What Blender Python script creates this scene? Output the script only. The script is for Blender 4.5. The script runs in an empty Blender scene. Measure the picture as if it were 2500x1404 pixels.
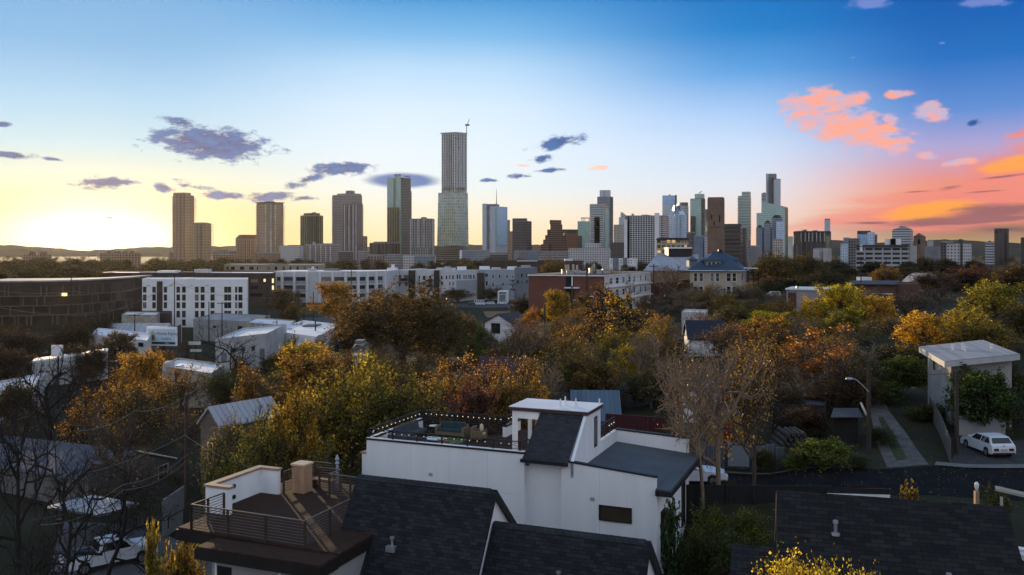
import bpy, math, random
import numpy as np
from mathutils import Vector, Matrix
random.seed(7)
SC = bpy.context.scene
COL = SC.collection
R = math.radians
F, CX, HZ, CZ = 2180.0, 1250.0, 612.0, 15.0     # focal length in photo pixels, centre column, horizon row, camera height
def X(px, Y): return (px-CX)/F*Y
def Z(py, Y): return CZ-(py-HZ)/F*Y
def P(px, py, Y): return Vector((X(px, Y), Y, Z(py, Y)))
def G(px, Y): return (X(px, Y), Y)
def lin(c): return c/12.92 if c <= .04045 else ((c+.055)/1.055)**2.4
def srgb(r, g, b): return (lin(r/255), lin(g/255), lin(b/255))

# ---------------------------------------------------------------- camera
cam = bpy.data.cameras.new('camera'); co = bpy.data.objects.new('camera', cam); COL.objects.link(co)
cam.sensor_width = 36; cam.lens = F/2500*36; cam.shift_y = -(702-HZ)/2500; cam.clip_start = .5; cam.clip_end = 60000
co.location = (0, 0, CZ); co.rotation_euler = (R(90), 0, 0); SC.camera = co
SC.view_settings.view_transform = 'Standard'; SC.view_settings.look = 'None'; SC.view_settings.exposure = .18; SC.view_settings.gamma = 1
SC.cycles.use_denoising = True; SC.cycles.max_bounces = 6; SC.cycles.transparent_max_bounces = 8
SC.cycles.diffuse_bounces = 3; SC.cycles.glossy_bounces = 3; SC.cycles.transmission_bounces = 3; SC.cycles.volume_bounces = 0
SC.cycles.sample_clamp_indirect = 4

# ---------------------------------------------------------------- materials
MATS = {}
class NT:
    def __init__(s, t): s.t = t; s.n = t.nodes; s.l = t.links
    def node(s, k, **kw):
        n = s.n.new(k)
        for a, b in kw.items(): setattr(n, a, b)
        return n
    def put(s, sock, v):
        if isinstance(v, bpy.types.NodeSocket): s.l.new(v, sock)
        elif v is not None:
            if sock.type == 'RGBA' and len(v) == 3: v = (*v, 1)
            sock.default_value = v
    def m(s, op, a, b=None, c=None, clamp=False):
        n = s.node('ShaderNodeMath', operation=op, use_clamp=clamp)
        for i, v in enumerate((a, b, c)):
            if v is not None: s.put(n.inputs[i], v)
        return n.outputs[0]
    def mix(s, f, a, b, mode='MIX'):
        n = s.node('ShaderNodeMix', data_type='RGBA', blend_type=mode)
        s.put(n.inputs[0], f); s.put(n.inputs[6], a); s.put(n.inputs[7], b)
        return n.outputs[2]
    def ramp(s, f, stops, interp='LINEAR'):
        n = s.node('ShaderNodeValToRGB'); e = n.color_ramp; e.interpolation = interp
        while len(e.elements) < len(stops): e.elements.new(.5)
        for el, (p, c) in zip(e.elements, stops): el.position = p; el.color = (*c, 1) if len(c) == 3 else c
        s.put(n.inputs[0], f); return n.outputs[0]
    def noise(s, vec, scale, detail=3, rough=.55):
        n = s.node('ShaderNodeTexNoise'); s.put(n.inputs['Vector'], vec); n.inputs['Scale'].default_value = scale
        n.inputs['Detail'].default_value = detail; n.inputs['Roughness'].default_value = rough; return n.outputs[0]
    def step(s, lo, hi, v):
        n = s.node('ShaderNodeMapRange', interpolation_type='SMOOTHSTEP')
        s.put(n.inputs[0], v); s.put(n.inputs[1], lo); s.put(n.inputs[2], hi); return n.outputs[0]
def newmat(name):
    m = bpy.data.materials.new(name); m.use_nodes = True
    t = NT(m.node_tree); b = t.n['Principled BSDF']; MATS[name] = m
    return m, t, b
def mat(name, rgb, rough=.7, var=.25, scale=1.5, metal=0, spec=.3, bump=0, bscale=20, emit=0, stretch=None):
    if name in MATS: return MATS[name]
    m, t, b = newmat(name)
    g = t.node('ShaderNodeNewGeometry').outputs['Position']
    if stretch:
        mp = t.node('ShaderNodeMapping'); t.put(mp.inputs['Vector'], g); mp.inputs['Scale'].default_value = stretch; g = mp.outputs[0]
    f = t.noise(g, scale, 5)
    lo = tuple(c*(1-var) for c in rgb); hi = tuple(min(1, c*(1+var)) for c in rgb)
    c = t.ramp(f, [(.3, lo), (.7, hi)])
    t.put(b.inputs['Base Color'], c); b.inputs['Roughness'].default_value = rough
    b.inputs['Metallic'].default_value = metal; b.inputs['Specular IOR Level'].default_value = spec
    if bump:
        bn = t.node('ShaderNodeBump'); bn.inputs['Strength'].default_value = bump; bn.inputs['Distance'].default_value = .02
        t.put(bn.inputs['Height'], t.noise(g, bscale, 3)); t.put(b.inputs['Normal'], bn.outputs[0])
    if emit:
        b.inputs['Emission Color'].default_value = (*rgb, 1); b.inputs['Emission Strength'].default_value = emit
    return m
def facade(name, wall, glass, wu=1.5, wv=3.6, fu=.7, fv=.6, grough=.12, gmetal=.5, var=.5, wrough=.6, lit=0, lite=(1, .7, .3), band=None):
    # walls with window openings set out in metres along the wall (u) and up it (v)
    m, t, b = newmat(name)
    uv = t.node('ShaderNodeUVMap').outputs[0]; sp = t.node('ShaderNodeSeparateXYZ'); t.put(sp.inputs[0], uv)
    u = t.m('DIVIDE', sp.outputs[0], wu); v = t.m('DIVIDE', sp.outputs[1], wv)
    fu_ = t.m('FRACT', u); fv_ = t.m('FRACT', v)
    mu = t.m('LESS_THAN', t.m('ABSOLUTE', t.m('SUBTRACT', fu_, .5)), fu/2)
    mv = t.m('LESS_THAN', t.m('ABSOLUTE', t.m('SUBTRACT', fv_, .5)), fv/2)
    k = t.m('MULTIPLY', mu, mv)
    cb = t.node('ShaderNodeCombineXYZ'); t.put(cb.inputs[0], t.m('FLOOR', u)); t.put(cb.inputs[1], t.m('FLOOR', v))
    wn = t.node('ShaderNodeTexWhiteNoise', noise_dimensions='2D'); t.put(wn.inputs['Vector'], cb.outputs[0])
    r = wn.outputs['Value']
    gl = t.mix(r, tuple(c*(1-var) for c in glass), tuple(min(1, c*(1+var)) for c in glass))
    geo = t.node('ShaderNodeNewGeometry').outputs['Position']
    wl = t.mix(t.noise(geo, .05, 4), tuple(c*.8 for c in wall), tuple(min(1, c*1.2) for c in wall))
    t.put(b.inputs['Base Color'], t.mix(k, wl, gl))
    t.put(b.inputs['Roughness'], t.m('ADD', t.m('MULTIPLY', k, grough-wrough), wrough))
    t.put(b.inputs['Metallic'], t.m('MULTIPLY', k, gmetal)); b.inputs['Specular IOR Level'].default_value = .4
    if lit:
        t.put(b.inputs['Emission Color'], lite)
        t.put(b.inputs['Emission Strength'], t.m('MULTIPLY', t.m('MULTIPLY', k, t.m('GREATER_THAN', r, 1-lit)), 1.0))
    return m
def leafmat(name, var=.45):
    # leaf colour comes from each tree's object colour, varied leaf by leaf; leaves pass light through
    m, t, b = newmat(name)
    oc = t.node('ShaderNodeObjectInfo'); g = t.node('ShaderNodeNewGeometry')
    isl = g.outputs['Random Per Island']
    big = t.noise(g.outputs['Position'], 1.0, 3)
    f = t.m('ADD', t.m('MULTIPLY', isl, .6), t.m('MULTIPLY', t.step(.3, .7, big), .75))
    hs = t.node('ShaderNodeHueSaturation'); t.put(hs.inputs['Color'], oc.outputs['Color'])
    t.put(hs.inputs['Hue'], t.m('ADD', .472, t.m('MULTIPLY', big, .05)))
    t.put(hs.inputs['Value'], t.m('ADD', .3, t.m('MULTIPLY', t.m('POWER', isl, 2.0), t.m('ADD', .9, t.m('MULTIPLY', t.step(.35, .68, big), 2.0)))))
    c = hs.outputs[0]
    d = t.node('ShaderNodeBsdfDiffuse'); tr = t.node('ShaderNodeBsdfTranslucent'); ms = t.node('ShaderNodeMixShader'); ms.inputs[0].default_value = .5
    t.put(d.inputs[0], c); t.put(tr.inputs[0], t.mix(1, c, (1.5, 1.3, .75), 'MULTIPLY'))
    t.l.new(d.outputs[0], ms.inputs[1]); t.l.new(tr.outputs[0], ms.inputs[2])
    gl = t.node('ShaderNodeBsdfGlossy'); gl.inputs['Roughness'].default_value = .35; gl.inputs[0].default_value = (.6, .55, .45, 1)
    m2 = t.node('ShaderNodeMixShader'); m2.inputs[0].default_value = .045
    t.l.new(ms.outputs[0], m2.inputs[1]); t.l.new(gl.outputs[0], m2.inputs[2])
    t.l.new(m2.outputs[0], t.n['Material Output'].inputs[0]); t.n.remove(b)
    return m
def shingle(name, a, b_, w=.33, h=.15):
    m, t, b = newmat(name)
    uv = t.node('ShaderNodeUVMap').outputs[0]
    br = t.node('ShaderNodeTexBrick'); t.put(br.inputs['Vector'], uv); br.inputs['Scale'].default_value = 1
    br.inputs['Brick Width'].default_value = w; br.inputs['Row Height'].default_value = h; br.inputs['Mortar Size'].default_value = .008
    t.put(br.inputs['Color1'], a); t.put(br.inputs['Color2'], b_); t.put(br.inputs['Mortar'], tuple(c*.35 for c in a)); br.inputs['Bias'].default_value = -.1
    ns = t.noise(uv, .7, 4); c = t.mix(t.m('MULTIPLY', ns, .5), br.outputs[0], tuple(c*.5 for c in a))
    t.put(b.inputs['Base Color'], c); b.inputs['Roughness'].default_value = .85; b.inputs['Specular IOR Level'].default_value = .15
    bn = t.node('ShaderNodeBump'); bn.inputs['Strength'].default_value = .5; bn.inputs['Distance'].default_value = .02
    t.put(bn.inputs['Height'], br.outputs['Fac']); bn.invert = True; t.put(b.inputs['Normal'], bn.outputs[0])
    return m
def brick(name, a, b_, mortar, w=.24, h=.08):
    m, t, b = newmat(name)
    uv = t.node('ShaderNodeUVMap').outputs[0]
    br = t.node('ShaderNodeTexBrick'); t.put(br.inputs['Vector'], uv); br.inputs['Scale'].default_value = 1
    br.inputs['Brick Width'].default_value = w; br.inputs['Row Height'].default_value = h; br.inputs['Mortar Size'].default_value = .01
    t.put(br.inputs['Color1'], a); t.put(br.inputs['Color2'], b_); t.put(br.inputs['Mortar'], mortar)
    c = t.mix(t.m('MULTIPLY', t.noise(uv, .35, 4), .6), br.outputs[0], tuple(c*.6 for c in a))
    t.put(b.inputs['Base Color'], c); b.inputs['Roughness'].default_value = .85; b.inputs['Specular IOR Level'].default_value = .2
    return m
def lines(name, a, gap, step, rough=.6, width=.06, axis=1, metal=0, spec=.3, bump=.4):
    # boards, ribs or siding: dark joints every `step` metres along uv axis
    m, t, b = newmat(name)
    uv = t.node('ShaderNodeUVMap').outputs[0]; sp = t.node('ShaderNodeSeparateXYZ'); t.put(sp.inputs[0], uv)
    q = t.m('DIVIDE', sp.outputs[axis], step); k = t.m('LESS_THAN', t.m('FRACT', q), width)
    wn = t.node('ShaderNodeTexWhiteNoise', noise_dimensions='1D'); t.put(wn.inputs['W'], t.m('FLOOR', q))
    c = t.mix(wn.outputs['Value'], tuple(x*.82 for x in a), tuple(min(1, x*1.14) for x in a))
    mp = t.node('ShaderNodeMapping'); t.put(mp.inputs['Vector'], uv); mp.inputs['Scale'].default_value = (.3, 2, 1) if axis else (2, .3, 1)
    c = t.mix(t.m('MULTIPLY', t.noise(mp.outputs[0], 1.5, 5), .45), c, tuple(x*.7 for x in a))
    t.put(b.inputs['Base Color'], t.mix(k, c, gap)); b.inputs['Roughness'].default_value = rough; b.inputs['Metallic'].default_value = metal
    b.inputs['Specular IOR Level'].default_value = spec
    bn = t.node('ShaderNodeBump'); bn.inputs['Strength'].default_value = bump; bn.inputs['Distance'].default_value = .03; bn.invert = True
    t.put(bn.inputs['Height'], k); t.put(b.inputs['Normal'], bn.outputs[0])
    return m

# ---------------------------------------------------------------- objects
def wloc(o):
    v = Vector((0, 0, 0))
    while o is not None: v += o.location; o = o.parent
    return v
def tag(o, label=None, cat=None, group=None, kind=None):
    if label: o['label'] = label
    if cat: o['category'] = cat
    if group: o['group'] = group
    if kind: o['kind'] = kind
    return o
def thing(name, label, cat, loc, group=None, kind=None):
    o = bpy.data.objects.new(name, None); o.empty_display_size = .5; COL.objects.link(o); o.location = loc
    return tag(o, label, cat, group, kind)
def rawmesh(name, v, q, uv=None, smooth=False):
    v = np.asarray(v, dtype=np.float32); q = np.asarray(q, dtype=np.int32)
    me = bpy.data.meshes.new(name); me.vertices.add(len(v)); me.vertices.foreach_set('co', v.ravel())
    k = q.shape[1]; me.loops.add(q.size); me.loops.foreach_set('vertex_index', q.ravel())
    me.polygons.add(len(q)); me.polygons.foreach_set('loop_start', np.arange(0, q.size, k, dtype=np.int32))
    if smooth: me.polygons.foreach_set('use_smooth', np.ones(len(q), dtype=bool))
    me.update(calc_edges=True); return me
def link(name, me, m, parent=None, loc=None):
    o = bpy.data.objects.new(name, me); COL.objects.link(o)
    if m is not None and not me.materials: me.materials.append(MATS[m] if isinstance(m, str) else m)
    if parent is not None: o.parent = parent
    if loc is not None: o.location = loc
    return o
class MB:
    """collects shapes in world (or T-mapped) coordinates, links them as one mesh object"""
    def __init__(s, T=None): s.v = []; s.f = []; s.uv = []; s.T = T
    def pt(s, p): p = s.T(p) if s.T else p; s.v.append(tuple(p)); return len(s.v)-1
    def face(s, pts, uv=None):
        i = [s.pt(p) for p in pts]; s.f.append(i)
        if uv is None:
            q = [Vector(s.v[j]) for j in i]
            n = (q[1]-q[0]).cross(q[-1]-q[0])
            if n.length < 1e-9: n = (q[2]-q[1]).cross(q[0]-q[1])
            n.normalize()
            if abs(n.z) > .97: e1 = Vector((1, 0, 0))
            else: e1 = Vector((-n.y, n.x, 0)).normalized()
            e2 = n.cross(e1)
            uv = [(a.dot(e1), a.dot(e2)) for a in q]
        s.uv.append(uv); return s
    def box(s, x0, x1, y0, y1, z0, z1):
        return s.hexa([(x0, y0), (x1, y0), (x1, y1), (x0, y1)], z0, z1)
    def hexa(s, poly, z0, z1, top=True, bot=True):
        return s.prism(poly, z0, z1, top, bot)
    def prism(s, poly, z0, z1, top=True, bot=True, shift=None):
        # z0, z1: numbers or per-corner lists; poly runs anticlockwise seen from above; shift moves/scales the top outline
        n = len(poly); a = z0 if isinstance(z0, (list, tuple)) else [z0]*n; b = z1 if isinstance(z1, (list, tuple)) else [z1]*n
        tp = shift or poly; u = 0
        for i in range(n):
            j = (i+1) % n; d = math.dist(poly[i], poly[j])
            s.face([(*poly[i], a[i]), (*poly[j], a[j]), (*tp[j], b[j]), (*tp[i], b[i])], [(u, a[i]), (u+d, a[j]), (u+d, b[j]), (u, b[i])]); u += d
        if top: s.face([(*tp[i], b[i]) for i in range(n)])
        if bot: s.face([(*poly[i], a[i]) for i in range(n-1, -1, -1)])
        return s
    def tube(s, pts, r, n=6, cap=True):
        pts = [Vector(p) for p in pts]; rr = r if isinstance(r, (list, tuple)) else [r]*len(pts); rings = []
        for i, p in enumerate(pts):
            d = (pts[min(i+1, len(pts)-1)]-pts[max(i-1, 0)]).normalized()
            a = d.orthogonal().normalized() if i == 0 or True else None
            ref = Vector((0, 0, 1)) if abs(d.z) < .9 else Vector((1, 0, 0))
            a = d.cross(ref).normalized(); b = d.cross(a)
            rings.append([s.pt(p+(a*math.cos(2*math.pi*k/n)+b*math.sin(2*math.pi*k/n))*rr[i]) for k in range(n)])
        for A, B in zip(rings, rings[1:]):
            for k in range(n):
                s.f.append([A[k], A[(k+1) % n], B[(k+1) % n], B[k]]); s.uv.append([(k/n, 0), ((k+1)/n, 0), ((k+1)/n, 1), (k/n, 1)])
        if cap:
            s.f.append(rings[0][::-1]); s.uv.append([(0, 0)]*n); s.f.append(rings[-1]); s.uv.append([(0, 0)]*n)
        return s
    def lathe(s, c, prof, n=12, axis='z'):
        # prof: (radius, height) pairs
        c = Vector(c); rings = []
        for r, h in prof:
            row = []
            for k in range(n):
                a = 2*math.pi*k/n; p = (r*math.cos(a), r*math.sin(a), h)
                if axis == 'y': p = (p[0], p[2], p[1])
                if axis == 'x': p = (p[2], p[0], p[1])
                row.append(s.pt(c+Vector(p)))
            rings.append(row)
        for A, B in zip(rings, rings[1:]):
            for k in range(n):
                s.f.append([A[k], A[(k+1) % n], B[(k+1) % n], B[k]]); s.uv.append([(k/n, 0), ((k+1)/n, 0), ((k+1)/n, 1), (k/n, 1)])
        s.f.append(rings[0][::-1]); s.uv.append([(0, 0)]*n); s.f.append(rings[-1]); s.uv.append([(0, 0)]*n)
        return s
    def ball(s, c, r, n=10, m=6, sc=(1, 1, 1)):
        return s.lathe(c, [(max(1e-3, r*math.sin(math.pi*i/m))*sc[0], -r*math.cos(math.pi*i/m)*sc[2]) for i in range(m+1)], n)
    def build(s, name, m, parent=None, origin=None, smooth=False, fix=True, bevel=0):
        if not s.f: return None
        o = wloc(parent) if parent is not None else Vector(origin) if origin is not None else Vector((0, 0, 0))
        if parent is None and origin is None:
            a = np.array(s.v); o = Vector(((a[:, 0].min()+a[:, 0].max())/2, (a[:, 1].min()+a[:, 1].max())/2, a[:, 2].min()))
        me = bpy.data.meshes.new(name)
        me.from_pydata([(p[0]-o.x, p[1]-o.y, p[2]-o.z) for p in s.v], [], s.f)
        ul = me.uv_layers.new(name='UVMap'); flat = [c for f in s.uv for q in f for c in q]; ul.data.foreach_set('uv', flat)
        if smooth: me.polygons.foreach_set('use_smooth', [True]*len(me.polygons))
        me.update()
        ob = link(name, me, m, parent, None if parent is not None else o)
        if bevel:
            b = ob.modifiers.new('bevel', 'BEVEL'); b.width = bevel; b.segments = 2; b.limit_method = 'ANGLE'
        return ob
def ctree(o, parent=None, color=None):
    c = o.copy(); COL.objects.link(c); c.parent = parent
    if color is not None: c.color = color
    for ch in list(o.children): ctree(ch, c, color)
    return c
def fr(x, y, th, z=0):
    # local frame: a runs right along the wall, b away from the camera, turned by th degrees (right end nearer for th>0)
    c, s = math.cos(R(th)), math.sin(R(th))
    return lambda p: (x+p[0]*c+p[1]*s, y-p[0]*s+p[1]*c, z+p[2])
class Wall:
    """vertical wall from ground point A (left) to B (right) as seen from the camera; places shapes on it by photo pixel"""
    def __init__(s, A, B):
        s.A = Vector((*A, 0)); s.d = (Vector((*B, 0))-s.A); s.L = s.d.length; s.d.normalize(); s.n = Vector((s.d.y, -s.d.x, 0))
    def u(s, px):
        t = (px-CX)/F; return (t*s.A.y-s.A.x)/(s.d.x-t*s.d.y)
    def z(s, px, py): p = s.A+s.d*s.u(px); return Z(py, p.y)
    def T(s, p): return s.A+s.d*p[0]-s.n*p[1]+Vector((0, 0, p[2]))        # p = (along, into the wall, height)
    def mb(s): return MB(s.T)
    def rect(s, px0, px1, py0, py1):
        pm = (px0+px1)/2; return s.u(px0), s.u(px1), s.z(pm, py1), s.z(pm, py0)
WR = random.Random(9)
def window(w, parent, u0, u1, z0, z1, glass='glass_dark', frame='trim_white', fw=.08, mull=0, trans=0, name='window', out=.05):
    if glass == 'glass_dark': glass = WR.choice(('glass_dark', 'glass_dark', 'glass_dusk', 'glass_blind'))
    g = w.mb().box(u0, u1, -.012, .03, z0, z1).build(name, glass, parent)
    if frame:
        f = w.mb(); f.box(u0-fw, u0, -out, 0, z0-fw, z1+fw).box(u1, u1+fw, -out, 0, z0-fw, z1+fw).box(u0, u1, -out, 0, z1, z1+fw).box(u0, u1, -out-.03, 0, z0-fw, z0)
        for k in range(mull):
            q = u0+(u1-u0)*(k+1)/(mull+1); f.box(q-fw*.3, q+fw*.3, -out*.8, -.013, z0, z1)
        for k in range(trans):
            q = z0+(z1-z0)*(k+1)/(trans+1); f.box(u0, u1, -out*.7, -.013, q-fw*.3, q+fw*.3)
        f.build('frame', frame, g)
    return g
# ---------------------------------------------------------------- sun and sky
SUN_AZ, SUN_EL = math.atan((232-CX)/F), R(3.6)
sd = bpy.data.lights.new('sun', 'SUN'); sd.energy = 4.6; sd.angle = R(.6); sd.color = (1, .74, .44)
so = bpy.data.objects.new('sun', sd); COL.objects.link(so); so.location = (-200, 300, 120)
sv = Vector((math.sin(SUN_AZ)*math.cos(SUN_EL), math.cos(SUN_AZ)*math.cos(SUN_EL), math.sin(SUN_EL)))
so.rotation_euler = (-sv).to_track_quat('-Z', 'Y').to_euler()
W = bpy.data.worlds.new('World'); SC.world = W; W.use_nodes = True
t = NT(W.node_tree)
bg = t.n['Background']
sk = t.node('ShaderNodeTexSky', sky_type='NISHITA'); sk.sun_disc = False; sk.sun_elevation = SUN_EL; sk.sun_rotation = SUN_AZ
sk.air_density = 1.2; sk.dust_density = 2; sk.ozone_density = 2
vec = t.node('ShaderNodeTexCoord').outputs['Generated']
nv = t.node('ShaderNodeVectorMath', operation='NORMALIZE'); t.put(nv.inputs[0], vec)
sp = t.node('ShaderNodeSeparateXYZ'); t.put(sp.inputs[0], nv.outputs[0])
AZ = t.m('MULTIPLY', t.m('ARCTAN2', sp.outputs[0], sp.outputs[1]), 57.29578)
EL = t.m('MULTIPLY', t.m('ARCSINE', sp.outputs[2]), 57.29578)
def azel(px, py):
    a = math.atan((px-CX)/F); return math.degrees(a), math.degrees(math.atan((HZ-py)/F*math.cos(a)))
E0 = t.m('DIVIDE', t.m('ADD', EL, 2), 92, clamp=True)          # -2..90 degrees
def col(stops): return t.ramp(E0, [((e+2)/92, srgb(*c)) for e, c in stops])
ZEN = [(21, (70, 128, 190)), (28, (96, 138, 190)), (45, (122, 150, 188)), (90, (122, 150, 188))]
cL = col([(-1, (206, 150, 36)), (.4, (232, 186, 70)), (2.2, (222, 196, 104)), (4.2, (208, 222, 206)), (6.2, (182, 218, 234)), (9, (156, 202, 234)), (12, (122, 178, 222)), (15.5, (108, 166, 216))]+ZEN)
cC = col([(-1, (252, 214, 160)), (.6, (252, 222, 176)), (2.2, (240, 230, 206)), (4, (222, 234, 238)), (6.5, (218, 234, 248)), (9, (206, 228, 247)), (11.5, (176, 212, 242)), (13.5, (118, 180, 228)), (15.6, (70, 150, 210))]+ZEN)
cM = col([(-1, (246, 190, 160)), (.6, (244, 196, 170)), (2.2, (232, 214, 206)), (4, (216, 224, 236)), (6.5, (196, 216, 242)), (8.5, (164, 198, 240)), (11, (90, 158, 220)), (13.5, (20, 124, 198)), (15.6, (4, 112, 190))]+ZEN)
cR = col([(-1, (150, 128, 96)), (.4, (176, 146, 104)), (1.3, (150, 110, 96)), (2.4, (236, 150, 96)), (4, (228, 140, 124)), (6, (168, 160, 206)), (8, (92, 138, 206)), (11, (26, 108, 188)), (13.5, (4, 92, 176)), (15.6, (2, 84, 168))]+ZEN)
cB = col([(-1, (150, 150, 160)), (2, (188, 182, 196)), (8, (206, 206, 222)), (20, (214, 222, 238)), (36, (206, 218, 238)), (55, (140, 166, 202)), (90, (122, 150, 188))])
a1 = t.step(azel(330, 0)[0], azel(1000, 0)[0], AZ); a2 = t.step(azel(1150, 0)[0], azel(1850, 0)[0], AZ); a3 = t.step(azel(1780, 0)[0], azel(2330, 0)[0], AZ)
base = t.mix(a3, t.mix(a2, t.mix(a1, cL, cC), cM), cR)
aa = t.m('ABSOLUTE', AZ); base = t.mix(t.step(48, 95, aa), base, cB)
# glow round the setting sun
def dist(az, el, ra, re):
    return t.m('SQRT', t.m('ADD', t.m('POWER', t.m('DIVIDE', t.m('ABSOLUTE', t.m('SUBTRACT', AZ, az)), ra), 2), t.m('POWER', t.m('DIVIDE', t.m('ABSOLUTE', t.m('SUBTRACT', EL, el)), re), 2)))
sa, se = azel(232, 596)
base = t.mix(t.m('MULTIPLY', t.m('EXPONENT', t.m('MULTIPLY', dist(sa+1, se, 8.5, 3.0), -1.0)), .6), base, (.95, .68, .28))
base = t.mix(t.m('EXPONENT', t.m('MULTIPLY', t.m('POWER', dist(sa, se, 4.6, 2.0), 1.5), -1)), base, (2.4, 2.15, 1.7))
base = t.mix(t.m('MULTIPLY', t.m('EXPONENT', t.m('MULTIPLY', t.m('POWER', dist(sa, .1, 12, .5), 1.5), -1)), .6), base, (1.1, .85, .5))
# clouds: soft ellipses in azimuth and elevation, broken up by noise
cv = t.node('ShaderNodeCombineXYZ'); t.put(cv.inputs[0], AZ); t.put(cv.inputs[1], EL)
def nz(sx, sy, scale, det=6, off=0, rough=.6):
    mp = t.node('ShaderNodeMapping'); t.put(mp.inputs['Vector'], cv.outputs[0]); mp.inputs['Scale'].default_value = (sx, sy, 1); mp.inputs['Location'].default_value = (off, off*.7, off)
    return t.noise(mp.outputs[0], scale, det, rough)
n1 = nz(1.0, 2.3, .95, 7, 0, .62); n2 = nz(.95, 1.9, .9, 7, 9, .55); n3 = nz(.17, 1.25, .85, 8, 21, .62)
def blobs(bl):
    out = None
    for px, py, rx, ry, tilt, *w in bl:
        a, e = azel(px, py); mp = t.node('ShaderNodeMapping', vector_type='TEXTURE'); t.put(mp.inputs['Vector'], cv.outputs[0])
        k = math.degrees(1/F)*math.cos(R(a))
        mp.inputs['Location'].default_value = (a, e, 0); mp.inputs['Rotation'].default_value = (0, 0, R(tilt)); mp.inputs['Scale'].default_value = (rx*k, ry*k, 1)
        ln = t.node('ShaderNodeVectorMath', operation='LENGTH'); t.put(ln.inputs[0], mp.outputs[0])
        d = t.m('SUBTRACT', w[0] if w else 1.0, ln.outputs['Value'])
        out = d if out is None else t.m('MAXIMUM', out, d)
    return out
dark = blobs([(515, 350, 150, 42, -3, 1.15), (440, 300, 75, 18, -3, .8), (30, 379, 60, 12, -2), (130, 388, 40, 8, -4, .75), (262, 446, 85, 19, 5), (400, 458, 32, 15, -8, .9), (465, 455, 75, 16, -8, .72), (545, 478, 70, 15, -4, .9),
              (660, 480, 75, 14, 5), (740, 484, 42, 11, 0, .85), (745, 440, 75, 19, 22, .85), (835, 412, 95, 20, 4, 1.05), (8, 303, 26, 11, 0, .9),
              (1365, 348, 95, 24, 9, .85), (1325, 388, 55, 14, 8, .8), (1345, 416, 55, 10, 6, .8), (1265, 430, 55, 10, 4, .75), (1195, 440, 50, 9, 0, .6), (268, 532, 16, 3, 2, .7), (2375, 300, 24, 11, 10, .8)])
lens = blobs([(985, 441, 100, 22, -1)])
dk = t.step(.08, .62, t.m('ADD', dark, t.m('MULTIPLY', t.m('SUBTRACT', n1, .48), 2.3)))
base = t.mix(t.m('MULTIPLY', dk, .94), base, t.mix(t.step(.35, .65, n1), srgb(0, 52, 122), srgb(16, 96, 166)))
base = t.mix(t.m('MULTIPLY', t.step(-.05, .45, t.m('ADD', lens, t.m('MULTIPLY', t.m('SUBTRACT', n3, .5), .5))), .9), base, t.mix(n1, srgb(0, 70, 150), srgb(30, 110, 182)))
pink = blobs([(1992, 248, 80, 30, 3, 1.15), (2090, 240, 34, 15, 0), (2000, 285, 80, 45, -8, .95), (2090, 315, 110, 44, -10, 1.1), (2160, 345, 62, 34, -35, .9), (2170, 290, 30, 26, -30, .85), (2278, 274, 52, 22, -4, 1.05), (2196, 230, 40, 13, 4, .85), (2265, 380, 45, 16, -4, .7), (2340, 398, 60, 12, 6, .7)])
pk = t.step(-.12, .5, t.m('ADD', pink, t.m('MULTIPLY', t.m('SUBTRACT', n2, .5), 2.3)))
pc = t.mix(t.step(.36, .62, nz(.6, 1.5, 1.2, 7, 33, .6)), srgb(196, 178, 206), srgb(255, 164, 132))
base = t.mix(t.m('MULTIPLY', pk, .9), base, pc)
small = blobs([(1465, 410, 34, 9, 6, .95), (1275, 404, 40, 7, -4, .8), (2125, 5, 70, 26, -3, .9), (2400, 5, 130, 22, -4, .7), (2300, 105, 18, 6, 0, .7), (2082, 141, 12, 4, 0, .8)])
sm = t.step(.1, .5, t.m('ADD', small, t.m('MULTIPLY', t.m('SUBTRACT', n2, .5), 1.6)))
base = t.mix(t.m('MULTIPLY', sm, .75), base, t.mix(t.step(6, 10, EL), srgb(252, 196, 168), srgb(120, 140, 206)))
fire = blobs([(2330, 505, 420, 75, 7, 1.1), (2480, 400, 190, 60, 22, 1.05), (2490, 325, 70, 22, 25, .8), (2060, 545, 260, 45, 0, .7)])
fk = t.step(-.1, .85, t.m('ADD', fire, t.m('MULTIPLY', t.m('SUBTRACT', n3, .5), 2.4)))
hot = t.step(-.2, .7, t.m('ADD', blobs([(2270, 512, 120, 26, 6), (2480, 395, 90, 26, 14)]), t.m('MULTIPLY', t.m('SUBTRACT', n3, .5), 2.2)))
base = t.mix(t.m('MULTIPLY', fk, .9), base, t.mix(hot, t.mix(n3, srgb(208, 108, 112), srgb(255, 150, 128)), srgb(255, 160, 62)))
gloom = blobs([(2460, 512, 150, 22, 4, 1.1), (2330, 540, 230, 11, 3, 1.05), (2120, 545, 90, 6, 0, .9), (2460, 560, 150, 20, 0, .8), (2320, 458, 50, 9, 8, .8), (2400, 468, 70, 5, 3, .8), (2240, 468, 60, 4, 2, .7), (2440, 432, 90, 5, 5, .8)])
gk = t.step(.0, .75, t.m('ADD', gloom, t.m('MULTIPLY', t.m('SUBTRACT', n3, .5), 3.0)))
base = t.mix(t.m('MULTIPLY', gk, .8), base, t.mix(n3, srgb(92, 66, 92), srgb(134, 92, 96)))
low = t.mix(t.step(-3, -.2, EL), srgb(70, 64, 60), base)
mx = t.node('ShaderNodeMix', data_type='RGBA', blend_type='MIX'); mx.inputs[0].default_value = .97
sc_ = t.node('ShaderNodeVectorMath', operation='SCALE'); t.put(sc_.inputs[0], sk.outputs[0]); sc_.inputs['Scale'].default_value = 1.0
sc2 = t.node('ShaderNodeVectorMath', operation='SCALE'); t.put(sc2.inputs[0], low); sc2.inputs['Scale'].default_value = 10.0
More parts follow.
